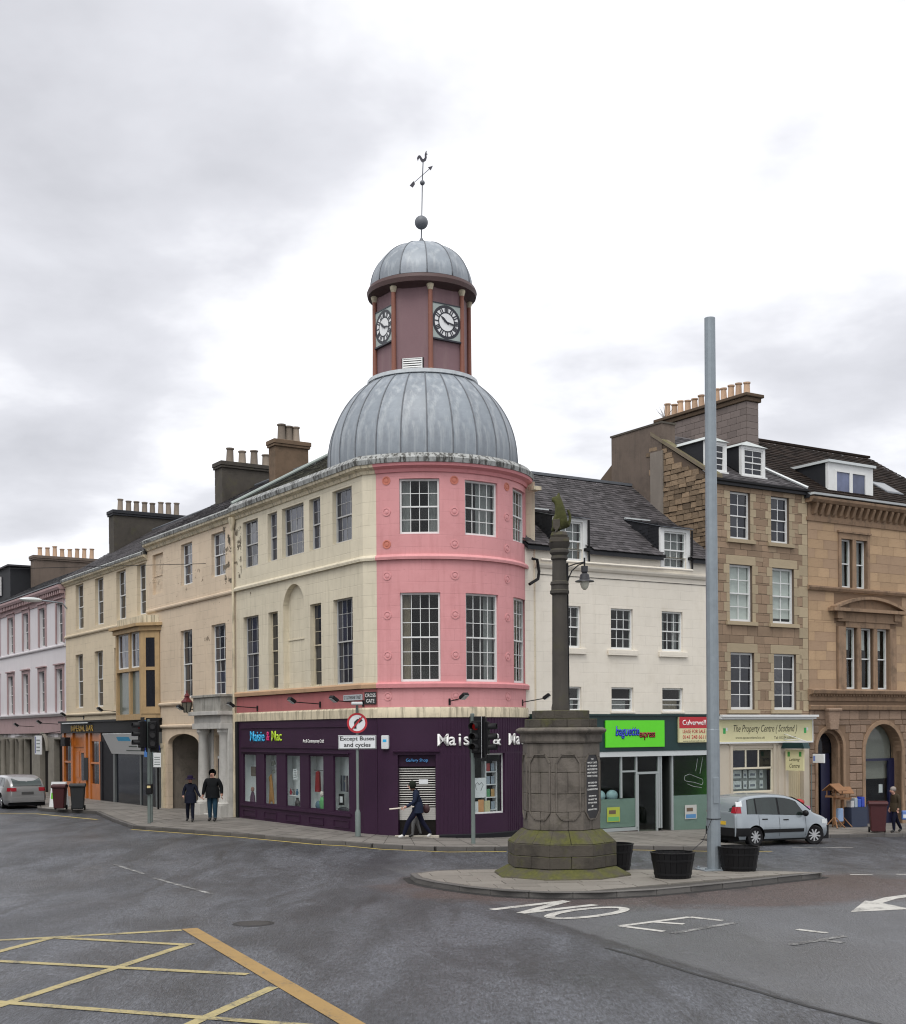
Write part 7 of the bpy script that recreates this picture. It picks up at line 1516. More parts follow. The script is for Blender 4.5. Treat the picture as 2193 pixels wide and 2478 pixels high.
mpv = dict(top=[(0, .62), (.004, .95), (.04, 1.10), (.11, 1.28), (.20, 1.44), (.36, 1.555), (.85, 1.635), (1.55, 1.65), (2.2, 1.595), (2.68, 1.43), (3.26, 1.06), (3.6, .96), (3.88, .86), (4.03, .70), (4.08, .52)], belt=[(0, 1.0), (.6, 1.0), (2.0, .955), (3.3, .90), (4.08, .78)],
    W=[(0, .70), (.06, .76), (.25, .83), (.8, .865), (2, .87), (3.2, .86), (3.7, .80), (3.95, .68), (4.08, .50)], sill=.24, arch=.37, axles=(.72, 3.26), wr=.315, tumble=.24, paint=silver, glass=cgl, hd=.115, roofz=1.65,
    win=[(.42, .74, .06, 0), (.80, 1.66, 0, 0), (1.74, 2.90, 0, -.42)], doors=(.86, 1.70, 2.82), handles=(1.10, 1.98), hand=M['black'], band=(.40, 2.93), strip=(1.02, 2.72), mirror=2.72, mirm=M['black'], tail=tailr, tl=(1.06, 1.26), tlw=.20, tl2=(1.27, 1.42), bump=M['blackrub'], bumpx=.46, bz=(.34, .60), rw=.58, rwz=(1.10, 1.46), platez=.74, plate=yplate, screen=(2.45, 3.22), track=.745, spokes=9, steer=R(-28))
th = R(29); ro = (.70 * math.cos(th) + .74 * math.sin(th), .70 * math.sin(th) - .74 * math.cos(th)); cxy = (9.42 - ro[0], 41.2 - ro[1]); zr, zf_ = gz(9.42, 41.2), gz(11.65, 42.45)
car('parked_car', 'silver blue people carrier parked at the kerb before the yellow sign', (*cxy, zr), th, math.atan2(zr - zf_, 2.54), mpv)
est = dict(top=[(0, .55), (.006, .80), (.03, .98), (.10, 1.10), (.30, 1.27), (.55, 1.385), (1.1, 1.45), (2.0, 1.465), (2.7, 1.40), (3.1, 1.26), (3.65, .98), (4.2, .92), (4.65, .80), (4.85, .66), (4.93, .50)], belt=[(0, .92), (1, .95), (3, .92), (4.93, .72)],
    W=[(0, .72), (.08, .80), (.4, .885), (1.2, .925), (2.5, .93), (3.8, .91), (4.5, .82), (4.8, .68), (4.93, .52)], sill=.20, arch=.385, axles=(1.08, 3.92), wr=.33, tumble=.36, paint=silver2, glass=cgl, hd=.10, roofz=1.46,
    win=[(.72, 1.32, .22, 0), (1.38, 2.20, 0, 0), (2.28, 3.35, 0, -.50)], doors=(1.42, 2.24, 3.3), handles=(1.66, 2.5), hand=silver2, mirror=3.1, mirm=silver2, tail=tailr, tl=(.78, .94), tlw=.26, bump=silver2, bumpx=.30, bz=(.36, .60), rw=.62, rwz=(1.02, 1.34), platez=.70, rwe=.045, plate=flat('dirty_plate', (.06, .06, .06), .5), screen=(2.75, 3.6), track=.79, spokes=5, steer=0)
hd_ = math.atan2(.842, -.5396); rc = (-18.75, 57.6)
car('parked_car', 'silver grey estate car seen from behind beside the wheeled bins', (rc[0], rc[1], gz(*rc)), hd_, 0, est)

# ================================================================== bins and street clutter
def bin_(x, y, rz_, m, label, w=.52, d=.58, h=1.02):
    b = empty('wheeled_bin', (x, y, pz(x, y)), rz_, label, 'bin', 'wheeled bins on the pavements')
    t = MB(); t.add([(sx_ * w / 2 * k, sy_ * d / 2 * k, z) for z, k in ((.06, .80), (h - .08, 1.0)) for sx_, sy_ in ((-1, -1), (1, -1), (1, 1), (-1, 1))], [(3, 2, 1, 0), (4, 5, 6, 7), (0, 1, 5, 4), (1, 2, 6, 5), (2, 3, 7, 6), (3, 0, 4, 7)]); t.build('body', m, b, bevel=.03)
    MB().box(-w / 2 - .03, w / 2 + .03, -d / 2 - .03, d / 2 + .03, h - .10, h - .05).build('rim', m, b, bevel=.012)
    MB().prism([(-d / 2 - .05, h - .05), (d / 2 + .06, h - .05), (d / 2 + .04, h + .0), (.0, h + .055), (-d / 2 - .03, h + .02)], -w / 2 - .035, w / 2 + .035, 'x').build('lid', m, b, bevel=.012)
    for sx_ in (-1, 1): MB().tube([(sx_ * (w / 2 - .06), d / 2 - .04, .10), (sx_ * (w / 2 - .005), d / 2 - .04, .10)], .10, 14).build('wheel', M['blackrub'], b, smooth=30)
    MB().tube([(-w / 2 + .05, d / 2 + .07, h - .03), (w / 2 - .05, d / 2 + .07, h - .03)], .016, 6).build('handle', m, b); return b
bin_(-16.42, 54.55, R(5), M['dkred'], 'maroon wheeled bin beside the silver estate car'); bin_(-15.55, 54.15, R(12), M['binblk'], 'charcoal wheeled bin in front of the orange pub', .58, .62, 1.06)
bx_ = RP(8.2, -3.4); bin_(15.2, 46.9, R(-12), M['dkred'], 'maroon wheeled bin before the bird tables and arches', .60, .62, 1.10)
p = (-17.15, 56.9); ab = empty('pavement_board', (*p, pz(*p)), R(-15), 'white and green pavement board behind the maroon bin', 'sign')
for s_ in (-1, 1): q_ = MB(); q_.box(-.35, .35, -.015, .015, 0, 1.1, M=Matrix.Translation((0, s_ * .22, 0)) @ Matrix.Rotation(R(s_ * 10), 4, 'X')); q_.build('panel', M['signw'], ab)
q_ = MB(); q_.box(-.3, .3, -.020, -.0155, .35, .62, M=Matrix.Translation((0, -.22, 0)) @ Matrix.Rotation(R(-10), 4, 'X')); q_.build('green_print', flat('green_print', (.15, .5, .05), .5), ab)
p = LP(-27.0, -.7); bk_ = empty('bucket', (*p, pz(*p)), 0, 'pale blue bucket on the pavement at the orange pub door', 'bucket'); MB().lathe([(0, .0), (.12, 0), (.16, .32), (.165, .33), (.15, .33), (.11, .03), (0, .03)], 16).build('pail', flat('pale_blue_plastic', (.22, .32, .42), .5), bk_, smooth=30); MB().tube([(-.16, 0, .30), (-.1, -.1, .18), (.1, -.1, .18), (.16, 0, .30)], .006, 5).build('handle', M['steeld'], bk_)
# bird tables set out for sale
wd_ = mat('orange_pine', (.22, .11, .05), .6, .25, 6, .2, 30)
def birdtable(s_, d_, sc_, label, rz_):
    p = RP(s_, d_); b = empty('bird_table', (*p, pz(*p)), RA + rz_, label, 'bird table', 'bird tables for sale'); b.scale = (sc_,) * 3
    MB().box(-.035, .035, -.035, .035, .12, 1.15).build('post', wd_, b)
    for k in range(4): a = R(45 + 90 * k); MB().tube([(0, 0, .42), (.38 * math.cos(a), .38 * math.sin(a), 0)], .025, 6).build('foot', wd_, b)
    MB().box(-.26, .26, -.22, .22, 1.15, 1.18).box(-.27, .27, -.235, -.22, 1.14, 1.22).box(-.27, .27, .22, .235, 1.14, 1.22).build('tray', wd_, b)
    for sx_ in (-1, 1):
        for sy_ in (-1, 1): MB().box(sx_ * .22 - .015, sx_ * .22 + .015, sy_ * .19 - .015, sy_ * .19 + .015, 1.18, 1.40).build('upright', wd_, b)
    MB().prism([(-.33, 1.38), (0, 1.62), (.33, 1.38), (.33, 1.41), (0, 1.66), (-.33, 1.41)], -.34, .34, 'x').build('roof', wd_, b)
birdtable(8.3, -1.1, 1.0, 'wooden bird table with splayed feet before the stone pier', R(10)); birdtable(9.15, -.75, .92, 'wooden bird table behind the maroon bin at the shop window', R(-20))
def goods(name, label, cat, p, z, build, group=None):
    o = empty(name, (*p, z), RA, label, cat, group); build(o); return o
p = RP(6.2, -1.05); zz = pz(*p)
goods('goods_stand', 'low wooden stand at the blue doorway', 'stand', p, zz, lambda o: [MB().box(x, x + .05, y, y + .05, 0, .55).build('leg', wd_, o) for x in (0, .5) for y in (-.3, .2)] + [MB().box(-.03, .58, -.33, .28, .55, .58).build('top', wd_, o)])
goods('goods_sack', 'red sack on top of the low stand at the doorway', 'sack', p, zz, lambda o: MB().sphere((.18, .0, .95), .26, 14, 8, (1.1, .8, .5)).build('sack', flat('red_sack', (.35, .03, .03), .7), o, smooth=True)); goods('goods_box', 'pink and white patterned box on the low stand', 'box', p, zz, lambda o: [MB().box(.08, .50, -.3, .2, .582, .82).build('carton', flat('pink_box', (.50, .18, .34), .6), o), MB().box(.30, .54, -.302, -.1, .50, .70).build('label', M['signw'], o)])
goods('goods_bag', 'white bag leaning by the low stand at the doorway', 'bag', RP(6.95, -.95), pz(*RP(6.95, -.95)), lambda o: MB().sphere((0, 0, .26), .26, 12, 8, (.6, .5, 1.0)).build('bag', M['signw'], o, smooth=True))
goods('feed_bag', 'pale blue bag hanging below the bird table', 'bag', RP(8.75, -.95), pz(*RP(8.75, -.95)) + .2, lambda o: MB().box(-.15, .15, -.08, .08, 0, .52).build('bag', flat('pale_blue_bag', (.25, .36, .55), .5), o, bevel=.04))
goods('stacked_goods', 'clutter of blue and white packets behind the maroon bin', 'goods', RP(9.7, -.8), pz(*RP(9.7, -.8)) + .0, lambda o: [MB().box(-.35, .55, -.2, .2, 0, .75).build('table', W((.02, .03, .06)), o)] + [MB().box(a, a + .16, -.15, .1, .752, .752 + h).build('packet', flat('packet', c_, .5), o, bevel=.01) for a, h, c_ in ((-.3, .25, (.5, .5, .5)), (-.1, .35, (.3, .35, .4)), (.1, .3, (.03, .08, .4)), (.3, .38, (.02, .05, .35)))])
# things seen in the arched shop window
goods('shop_assistant_shirt', 'white shirt hanging inside the arched shop window', 'shirt', RP(11.62, .75), .55, lambda o: [MB().prism([(-.2, 0), (.2, 0), (.2, .5), (.32, .42), (.38, .55), (.12, .74), (-.12, .74), (-.38, .55), (-.32, .42), (-.2, .5)], -.06, .06).build('shirt', M['signw'], o, bevel=.02)])
goods('display_plate', 'round pale green dish standing in the arched shop window', 'dish', RP(12.25, .9), 1.28, lambda o: MB().tube([(0, -.02, 0), (0, .02, 0)], .19, 24).build('dish', flat('pale_green', (.22, .42, .40), .4), o))
goods('price_card', 'white card standing in the arched shop window', 'card', RP(13.0, .62), .72, lambda o: MB().box(-.11, .11, -.01, .01, 0, .34).build('card', M['signw'], o))

# ================================================================== goods in the purple shop and notices
def disp(i, t, d, z): a, b = SW[i]; d = .11 if d < .12 else .17; return LP(lerp(a, b, max(.16, t - .26)), d), z
def dthing(name, label, cat, i, t, d, z, fn, group=None):
    p, z_ = disp(i, t, d, z); o = empty(name, (*p, z_), LA, label, cat, group); o.scale = (1, .6, 1); fn(o); return o
dthing('rag_doll', 'dark seated rag doll in the shop window nearest the portico', 'doll', 0, .60, .30, .76, lambda o: [MB().lathe([(0, 0), (.16, 0), (.13, .25), (.07, .40), (0, .42)], 12).build('body', W((.06, .02, .05)), o, smooth=True), MB().sphere((0, 0, .50), .10).build('head', W((.25, .14, .11)), o, smooth=True)])
dthing('price_card', 'small white card beside the rag doll', 'card', 0, .35, .25, .78, lambda o: MB().box(-.10, .10, -.01, .01, 0, .22).build('card', M['signw'], o))
dthing('hanging_print', 'small brown framed print hanging in the first shop window', 'picture', 0, .68, .40, 1.75, lambda o: [MB().box(-.2, .2, -.02, .02, 0, .35).build('frame', W((.12, .10, .08)), o), MB().tube([(0, 0, .35), (0, 0, .9)], .004, 4).build('string', M['black'], o)])
dthing('carved_figure', 'tall carved ochre animal figure in the second shop window', 'figure', 1, .42, .30, .76, lambda o: skin('carving', [(0, 0, .30, .17), (.02, 0, .55, .13), (0, 0, .8, .10), (-.06, 0, .98, .10), (-.2, 0, .96, .06), (-.1, -.05, .12, .07), (-.1, -.05, .0, .06), (.14, .05, .12, .07), (.14, .05, .0, .06), (.0, .0, 1.1, .03)], [(0, 1), (1, 2), (2, 3), (3, 4), (0, 5), (5, 6), (0, 7), (7, 8), (3, 9)], W((.30, .15, .04)), o, sub=1))
dthing('hanging_mobile', 'dark paper mobile hanging in the second shop window', 'mobile', 1, .62, .35, 1.95, lambda o: [MB().tube([(0, 0, 0), (0, 0, .7)], .004, 4).build('string', M['black'], o), MB().prism([(-.15, .2), (.15, .25), (.1, .4), (-.12, .38)], -.02, .02).prism([(-.12, -.1), (.14, -.05), (.1, .08), (-.1, .06)], -.02, .02).build('shapes', W((.16, .17, .15)), o, weld=False)])
dthing('opening_hours_notice', 'white notice stuck inside the middle shop window', 'notice', 2, .68, .11, 1.72, lambda o: [MB().box(-.16, .16, -.004, .004, 0, .36).build('paper', M['signw'], o)] + [MB().box(-.11, .11, -.0065, -.0045, .06 + .06 * k, .075 + .06 * k).build('print_line', M['poleg'], o) for k in range(5)])
dthing('glass_shelf', 'white shelf of small pottery in the middle shop window', 'shelf', 2, .5, .30, 1.15, lambda o: [MB().box(-.4, .4, -.12, .12, 0, .03).build('board', M['signw'], o)] + [MB().lathe([(0, .03), (.05, .03), (.07, .12), (.03, .2), (.04, .24), (0, .24)], 12, c=(x, 0)).build('pot', W(c_), o, smooth=True) for x, c_ in ((-.28, (.25, .03, .05)), (-.05, (.1, .1, .1)), (.22, (.05, .12, .2)))])
dthing('pottery_jar', 'dark jar on the floor of the middle shop window', 'jar', 2, .72, .32, .76, lambda o: MB().lathe([(0, 0), (.10, 0), (.15, .15), (.07, .28), (.09, .33), (0, .33)], 14).build('jar', W((.05, .04, .04)), o, smooth=True))
dthing('clothes_rail', 'dark red garments hanging on a rail in the fourth shop window', 'clothes', 3, .55, .34, 1.35, lambda o: [MB().tube([(-.3, 0, .72), (.34, 0, .72)], .012, 6).build('rail', M['steeld'], o)] + [MB().prism([(-.17, 0), (.17, 0), (.12, .66), (.03, .70), (-.10, .66)], .05 * k - .09, .05 * k - .06).build('garment', W(c_), o, bevel=.01) for k, c_ in enumerate(((.22, .012, .015), (.16, .01, .015), (.10, .01, .02)))])
dthing('toy_heap', 'green and white soft toys on the floor of the fourth shop window', 'toys', 3, .7, .30, .76, lambda o: [MB().sphere((.1, 0, .22), .22, 12, 8, (.7, .6, 1)).build('green_toy', W((.10, .32, .12)), o, smooth=True), MB().sphere((-.1, -.05, .14), .16, 12, 8).build('blue_toy', W((.06, .12, .16)), o, smooth=True), MB().sphere((.05, .02, .52), .10, 12, 8).build('toy_head', W((.6, .55, .5)), o, smooth=True)])
dthing('scarf_display', 'striped dark scarves hanging in the last shop window', 'scarves', 4, .62, .40, 1.42, lambda o: [MB().box(-.24 + .1 * k, -.16 + .1 * k, -.02, .02, 0, .52).build('scarf', W(c_), o) for k, c_ in enumerate(((.03, .03, .04), (.12, .13, .14), (.04, .05, .08), (.2, .2, .2), (.05, .04, .05)))])
dthing('framed_picture', 'small black framed picture in the last shop window', 'picture', 4, .42, .30, .98, lambda o: [MB().box(-.17, .17, -.02, .02, 0, .36).build('frame', M['black'], o), MB().box(-.10, .10, -.023, -.0205, .08, .28).build('print', M['signw'], o)])
dthing('dark_bag', 'dark flat bag on the floor of the last shop window', 'bag', 4, .55, .28, .762, lambda o: MB().sphere((0, 0, .08), .3, 14, 8, (1.2, .5, .28)).build('bag', W((.02, .02, .025)), o, smooth=True))
# bow window: shelves of cards and a drawing
bt = (GW[1][0] + GW[1][1]) / 2; bp = lambda dx, dd, z: (BC[0] + (g3 - dd) * math.sin(bt) + dx * math.cos(bt), BC[1] - (g3 - dd) * math.cos(bt) + dx * math.sin(bt), z)
o = empty('card_rack', bp(.30, .45, .78), bt, 'white rack of greetings cards in the window behind the traffic light', 'rack'); MB().box(-.24, -.20, -.1, .1, 0, 1.6).box(.20, .24, -.1, .1, 0, 1.6).build('sides', M['signw'], o, weld=False)
for k in range(4): MB().box(-.20, .20, -.1, .1, .05 + .40 * k, .08 + .40 * k).build('shelf', M['signw'], o)
for k in range(4):
    for j in range(2): MB().box(-.17 + .18 * j, -.03 + .18 * j, -.07, -.06, .085 + .40 * k, .33 + .40 * k).build('card', W(random.choice([(.35, .05, .05), (.3, .3, .2), (.08, .25, .12), (.4, .25, .1), (.25, .3, .35)])), o)
o = empty('drawing_sheet', bp(-.22, .32, 1.25), bt, 'large white drawing propped in the window behind the traffic light', 'drawing'); MB().box(-.26, .26, -.01, .01, 0, .62).build('sheet', M['signw'], o)
hl = MB(); hl.tube([(-.12, -.014, .25), (-.16, -.014, .42), (-.06, -.014, .48), (0, -.014, .40), (.08, -.014, .48), (.16, -.014, .40), (.06, -.014, .22)], .006, 5); hl.build('drawn_line', M['black'], o)
for k, (dx, c_, h) in enumerate(((-.42, (.6, .62, .62), .35), (-.20, (.5, .25, .10), .40), (.05, (.45, .42, .25), .36))): o = empty('art_card', bp(dx, .26, .79), bt, ('pale card lowest beside the light post in the bow window', 'orange printed card propped in the bow window', 'cream card propped nearest the card rack')[k], 'card'); MB().box(-.11, .11, -.008, .008, 0, h).build('sheet', W(c_), o)
# posters in the sandwich shop, notices at the estate agent
for s_, z_, c1_, c2_, lab in ((-1.5, .45, (.35, .4, .05), (.12, .35, .12), 'small yellow green poster on the frosted glass left of the door'), (2.05, .40, (.45, .45, .42), (.08, .22, .42), 'small poster with blue strip on the frosted glass right of the door')):
    o = empty('shop_poster', onR(s_, -.019, z_), RA, lab, 'poster'); MB().box(-.28, .28, -.004, 0, -.25, .25).build('sheet', W(c1_), o); MB().box(-.24, .24, -.0065, -.0045, -.22, -.08).build('band', W(c2_), o); MB().box(-.2, .1, -.0065, -.0045, .02, .15).build('picture', W((.12, .08, .05)), o)
o = empty('window_sticker', onR(2.2, -.019, 1.55), RA, 'faint outline drawing of a sandwich on the shop glass', 'sticker'); lw_ = MB()
for pts in ([(-.45, .0), (-.42, .14), (-.2, .2), (.1, .1), (.42, .0), (.45, -.1), (.4, -.2), (0, -.1), (-.35, -.05), (-.45, 0)], [(-.3, -.15), (0, -.25), (.38, -.3)], [(.1, .3), (.2, .75)], [(.3, .2), (.45, .8)]): lw_.tube([(x, -.002, z) for x, z in pts], .007, 4)
lw_.build('line_drawing', mat('pale_line', (.35, .40, .38), .5), o)
for k in range(3):
    o = empty('packing_bag', onR(-2.4 + .55 * k, .3, .98), RA, ('pale blue plastic bag nearest the stone cross behind the frosted shop glass', 'middle pale blue plastic bag behind the frosted shop glass', 'pale blue plastic bag nearest the shop door behind the frosted glass')[k], 'bag', 'pale plastic bags in the sandwich shop window'); MB().sphere((0, 0, .10), .22, 12, 8, (1.1, .7, .9)).build('bag', mat('plastic_bag', (.40, .52, .60), .4), o, smooth=True)
for r_ in range(2):
    for k in range(5):
        w_ = (.14, .42, .18, .38, .18)[k]; x = (4.30, 4.62, 5.02, 5.40, 5.86)[k]; o = empty('property_notice', onR(x, .26, 1.12 + .40 * r_), RA, '%s property sheet in the %s row of the estate agent window' % (('first narrow', 'second, wide', 'third, narrow', 'fourth, wide', 'last narrow')[k], ('lower', 'upper')[r_]), 'notice', 'property sheets in the window'); MB().box(-w_ / 2, w_ / 2, -.005, .005, 0, .30).build('sheet', W((.52, .56, .55)), o); MB().box(-w_ / 3, w_ / 3, -.0075, -.0055, .08, .17).build('photo', W((.15, .17, .2)), o)

# ================================================================== people
def person(label, loc, rz_, J, mats, height=1.75, hood=None, hat=None, group=None, skirt=None):
    """one skinned body; J overrides joint positions; front is -y"""
    k = height / 1.75
    D = dict(pel=(0, 0, .96, (.155, .12)), waist=(0, 0, 1.12, (.16, .125)), chest=(0, 0, 1.32, (.19, .135)), neck=(0, 0, 1.49, .062), jaw=(0, -.02, 1.565, .075), skull=(0, -.01, 1.655, .10), shl=(.17, 0, 1.42, .075), ell=(.23, .02, 1.15, .058), wrl=(.24, -.05, .92, .042), hal=(.24, -.07, .84, .036), shr=(-.17, 0, 1.42, .075), elr=(-.23, .02, 1.15, .058), wrr=(-.24, -.05, .92, .042), har=(-.24, -.07, .84, .036),
        hil=(.09, 0, .90, .105), knl=(.095, -.01, .50, .075), anl=(.095, .02, .09, .05), tol=(.10, -.14, .035, .042), hir=(-.09, 0, .90, .105), knr=(-.095, -.01, .50, .075), anr=(-.095, .02, .09, .05), tor=(-.10, -.14, .035, .042))
    D.update(J); n = list(D); V = [(*[c_ * k for c_ in D[x][:3]], (tuple(r * k for r in D[x][3]) if isinstance(D[x][3], tuple) else D[x][3] * k)) for x in n]
    ch_ = [('pel', 'waist', 0), ('waist', 'chest', 0), ('chest', 'neck', 0), ('neck', 'jaw', 3), ('jaw', 'skull', 3)]
    for s_ in 'lr': ch_ += [('chest', 'sh' + s_, 0), ('sh' + s_, 'el' + s_, 0), ('el' + s_, 'wr' + s_, 0), ('wr' + s_, 'ha' + s_, 3), ('pel', 'hi' + s_, 1), ('hi' + s_, 'kn' + s_, 1), ('kn' + s_, 'an' + s_, 1), ('an' + s_, 'to' + s_, 2)]
    ex = MB()
    for s_ in 'lr':          # five fingers rooted in each palm
        w_, h_ = Vector(D['wr' + s_][:3]), Vector(D['ha' + s_][:3]); d = (h_ - w_).normalized(); sd = Vector((0, 1, 0)) if abs(d.y) < .7 else Vector((0, 0, 1)); sd = (sd - d * sd.dot(d)).normalized(); pn = d.cross(sd)
        for i, (o_, l_) in enumerate(((-.028, .072), (-.010, .082), (.010, .078), (.028, .060))):
            b = h_ + sd * o_ + d * .02; ex.tube([tuple((b) * k), tuple((b + d * l_ * .5 + pn * .008) * k), tuple((b + d * l_ + pn * .03) * k)], [.0095 * k, .009 * k, .007 * k], 6)
        b = h_ - sd * .030 - d * .01; ex.tube([tuple(b * k), tuple((b - sd * .025 + d * .03) * k), tuple((b - sd * .03 + d * .058) * k)], [.011 * k, .010 * k, .008 * k], 6)
    b = skin('person', V, [(n.index(a), n.index(c_)) for a, c_, _ in ch_], None, None, loc, rz_, 2, [c_ for *_, c_ in ch_], mats, ex); tag(b, label, 'person', group)
    if skirt:
        h0, h1, a0, a1 = skirt; s_ = MB(); N = 20
        rows = [(h1, a1 * .86), (lerp(h1, h0, .35), lerp(a1, a0, .35)), (lerp(h1, h0, .8), a0), (h0, a0 * 1.03)]
        px, py = D['pel'][0], D['pel'][1]
        for (z0_, r0_), (z1_, r1_) in zip(rows, rows[1:]):
            for i in range(N):
                P_ = lambda zz, rr, i: ((px + rr * (1 + .03 * math.sin(5 * i)) * math.sin(2 * math.pi * i / N)) * k, (py - rr * .80 * (1 + .03 * math.sin(4 * i)) * math.cos(2 * math.pi * i / N)) * k, zz * k)
                s_.quad(P_(z0_, r0_, i), P_(z0_, r0_, (i + 1) % N), P_(z1_, r1_, (i + 1) % N), P_(z1_, r1_, i))
        s_.build('coat_hem', mats[0], b, smooth='all')
    S = Vector(D['skull'][:3]) * k; JW = Vector(D['jaw'][:3]) * k
    f = MB(); f.sphere(tuple(S + Vector((0, -.105 * k, -.045 * k))), .022 * k, 8, 6, (.8, 1, 1.3)); f.build('nose', mats[3], b, smooth=True)
    e_ = MB(); e_.sphere(tuple(S + Vector((.035 * k, -.092 * k, -.01 * k))), .012 * k, 8, 6).sphere(tuple(S + Vector((-.035 * k, -.092 * k, -.01 * k))), .012 * k, 8, 6); e_.build('eyes', M['black'], b, smooth=True)
    MB().box(JW.x - .026 * k, JW.x + .026 * k, JW.y - .085 * k, JW.y - .060 * k, JW.z - .002, JW.z + .008).build('mouth', flat('lips', (.25, .08, .07), .6), b)
    if hood:
        h = MB(); c_ = S + Vector((0, .012 * k, .0)); n1, n2 = 16, 10
        for i in range(n1):
            for j in range(n2):
                def Q(a, t):
                    u = lerp(R(52), R(308), a / n1); v_ = lerp(-.62, 1.0, t / n2) * math.pi / 2
                    rr = .128 * k; x_, y_ = math.sin(u) * math.cos(v_), -math.cos(u) * math.cos(v_)
                    return (c_.x + rr * x_, c_.y + rr * y_ * 1.05, c_.z + rr * math.sin(v_) * 1.08)
                h.quad(Q(i, j), Q(i + 1, j), Q(i + 1, j + 1), Q(i, j + 1))
        h.build('hood', hood, b, smooth='all')
    if hat: MB().lathe([(.20 * k, S.z - .02 * k), (.20 * k, S.z - .0), (.115 * k, S.z + .02 * k), (.112 * k, S.z + .09 * k), (.09 * k, S.z + .13 * k), (0, S.z + .14 * k)], 18, c=(S.x, S.y)).build('hat', hat, b, smooth=40)
    return b
navy = flat('navy_cloth', (.010, .012, .022), .8); blk = flat('black_cloth', (.007, .008, .009), .8); jean = flat('jeans', (.018, .045, .07), .8); dkjean = flat('dark_jeans', (.008, .009, .022), .8); coatn = flat('blue_grey_coat', (.014, .020, .040), .8); brn = flat('brown_coat', (.045, .034, .022), .8); shoe = flat('dark_shoe', (.01, .01, .01), .5); whsh = flat('white_shoe', (.55, .55, .53), .5); grn = flat('dark_green_hood', (.014, .018, .012), .85); purp = flat('purple_hat', (.016, .010, .032), .8)
# woman and man walking hand in hand
zc2 = lambda x, y: pz(x, y)
w_ = (-9.35, 46.5); m_ = (-8.60, 46.7)
person('woman in dark coat and purple hat holding the man by the hand', (*w_, zc2(*w_)), R(-4), dict(pel=(0, 0, .96, (.18, .15)), waist=(0, 0, 1.12, (.185, .15)), chest=(0, 0, 1.32, (.20, .15)), elr=(-.27, .03, 1.15, .065), wrr=(-.26, -.10, .98, .045), har=(-.22, -.17, .96, .036), ell=(.27, .02, 1.14, .06), wrl=(.40, -.03, .95, .04), hal=(.46, -.04, .91, .034), knr=(-.13, .06, .50, .08), anr=(-.17, .20, .12, .055), tor=(-.18, .08, .04, .045), knl=(.09, -.05, .50, .08), anl=(.10, -.06, .09, .055), tol=(.11, -.22, .035, .045)), [navy, navy, shoe, M['skin']], 1.62, hat=purp, skirt=(.72, 1.16, .235, .21))
person('tall man in black hooded jacket and blue jeans walking past the portico', (*m_, zc2(*m_)), R(-6), dict(pel=(0, 0, .98, (.20, .15)), waist=(0, 0, 1.14, (.225, .165)), chest=(0, 0, 1.33, (.24, .165)), shl=(.21, 0, 1.43, .09), shr=(-.21, 0, 1.43, .09), ell=(.30, .03, 1.16, .078), wrl=(.33, -.03, .93, .055), hal=(.335, -.05, .85, .038), elr=(-.29, .02, 1.15, .075), wrr=(-.33, -.03, .90, .05), har=(-.33, -.05, .83, .036), hil=(.10, 0, .90, .115), hir=(-.10, 0, .90, .115), knl=(.10, -.06, .50, .09), anl=(.10, -.05, .09, .06), tol=(.11, -.22, .035, .048), knr=(-.10, .0, .50, .09), anr=(-.11, .06, .09, .06), tor=(-.12, -.08, .035, .048)), [blk, jean, shoe, M['skin']], 1.83, hood=blk, skirt=(.80, 1.18, .255, .25))
# hooded walker crossing in front of the slatted door, striding to the left, a cane in the leading hand
wk = (-1.10, 39.35); WZ = zc2(*wk)
person('walker in dark blue hooded coat striding past the slatted door with a pale stick', (*wk, WZ), R(-86), dict(pel=(0, .02, .93, (.17, .15)), waist=(0, .02, 1.08, (.175, .155)), chest=(0, -.02, 1.30, (.19, .15)), neck=(0, -.10, 1.47, .065), jaw=(0, -.17, 1.54, .075), skull=(0, -.16, 1.63, .10), shl=(.17, -.03, 1.40, .08), ell=(.21, -.08, 1.13, .065), wrl=(.22, -.33, .98, .045), hal=(.22, -.41, .95, .036), shr=(-.17, -.03, 1.40, .08), elr=(-.22, .10, 1.14, .065), wrr=(-.23, .16, .92, .045), har=(-.23, .17, .84, .036), hil=(.09, 0, .88, .11), knl=(.09, -.28, .50, .08), anl=(.09, -.42, .10, .055), tol=(.09, -.58, .06, .045), hir=(-.09, 0, .88, .11), knr=(-.09, .16, .50, .08), anr=(-.09, .42, .14, .055), tor=(-.09, .30, .035, .045)), [coatn, dkjean, whsh, M['skin']], 1.74, hood=grn, skirt=(.78, 1.12, .215, .20))
stk = MB().tube([(-.42, 0, -.04), (.32, 0, .03)], [.022, .018], 8).build('walking_stick', flat('pale_wood', (.60, .54, .46), .5)); stk.location = (wk[0] - .40, wk[1] - .22, WZ + .945); tag(stk, 'long pale stick carried level in the walker\'s hand', 'stick')
bg_ = empty('shoulder_bag', (wk[0] + .27, wk[1] + .28, WZ + .78), 0, 'dark red bag showing behind the walker', 'bag'); MB().sphere((0, 0, .1), .14, 12, 8, (.8, .5, 1.0)).build('pouch', flat('dark_red_leather', (.035, .010, .012), .6), bg_, smooth=True)
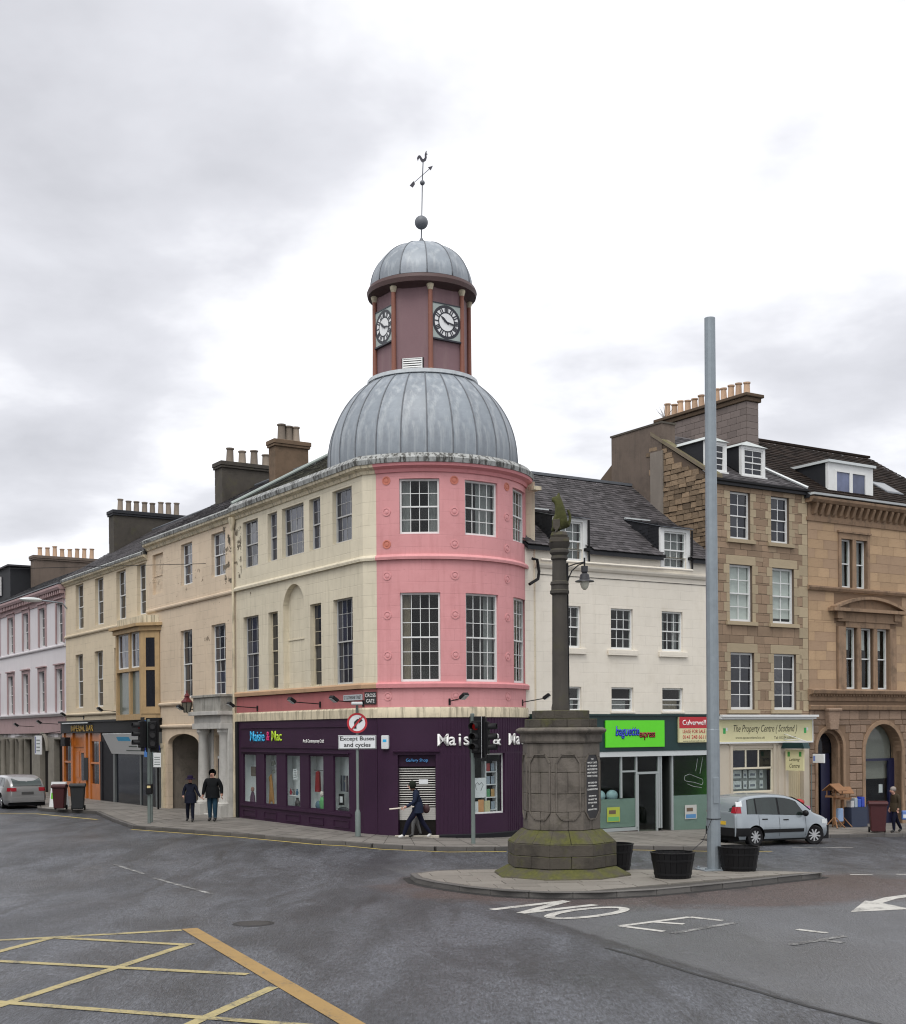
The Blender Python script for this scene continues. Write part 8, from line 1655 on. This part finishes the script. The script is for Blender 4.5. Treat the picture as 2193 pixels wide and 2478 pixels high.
b2 = (-1.14, 40.0); person('second pedestrian almost hidden behind the striding walker', (*b2, zc2(*b2)), R(-80), dict(knl=(.095, -.14, .50, .075), anl=(.095, -.16, .09, .05), tol=(.10, -.32, .035, .042), knr=(-.095, .05, .50, .075), anr=(-.095, .18, .12, .05), tor=(-.10, .06, .035, .042)), [navy, flat('grey_trousers', (.12, .12, .12), .8), shoe, M['skin']], 1.42, hood=navy)
# man in brown coat by the bird tables
bm_ = (16.02, 47.45); hair = flat('grey_hair', (.25, .22, .2), .8)
pm_ = person('elderly man in brown jacket carrying a bag beside the maroon bin', (*bm_, pz(*bm_)), R(-70), dict(pel=(0, .02, .93, (.17, .14)), waist=(0, .03, 1.08, (.19, .16)), chest=(0, .0, 1.30, (.21, .155)), neck=(0, -.07, 1.47, .065), jaw=(0, -.13, 1.53, .075), skull=(0, -.12, 1.62, .10), knl=(.095, -.16, .50, .08), anl=(.095, -.14, .09, .055), tol=(.10, -.30, .035, .045), knr=(-.095, .12, .50, .08), anr=(-.095, .34, .12, .055), tor=(-.10, .22, .035, .045)), [brn, dkjean, shoe, M['skin']], 1.68, skirt=(.80, 1.12, .23, .215))
S = Vector((0, -.12, 1.62)) * (1.68 / 1.75); MB().sphere((0, S.y + .03, S.z + .02), .108, 14, 8, (1, 1, .95)).build('hair', hair, pm_, smooth=True)
cb2 = empty('carrier_bag', (bm_[0] + .40, bm_[1] + .1, pz(*bm_) + .45), 0, 'blue and white carrier bag held by the man in brown', 'bag'); MB().box(-.14, .14, -.06, .06, 0, .34).build('bag', flat('blue_carrier', (.12, .2, .45), .5), cb2, bevel=.03); MB().box(-.1, .1, -.064, -.0605, .08, .2).build('print', M['signw'], cb2)
# bare twig growing on the chimney
tw = MB(); 
for k in range(14):
    a = random.uniform(0, 6.28); t = random.uniform(.2, .5); tw.tube([(0, 0, 0), (t * .5 * math.cos(a), t * .5 * math.sin(a), .25), (t * math.cos(a), t * math.sin(a), random.uniform(.35, .6))], [.012, .008, .003], 4)
o = tw.build('bare_shrub', mat('twig', (.09, .07, .05), .9), loc=(*RP(7.5, 7.2), 16.5), weld=False); tag(o, 'bare twiggy shrub growing from the tall chimney', 'shrub')
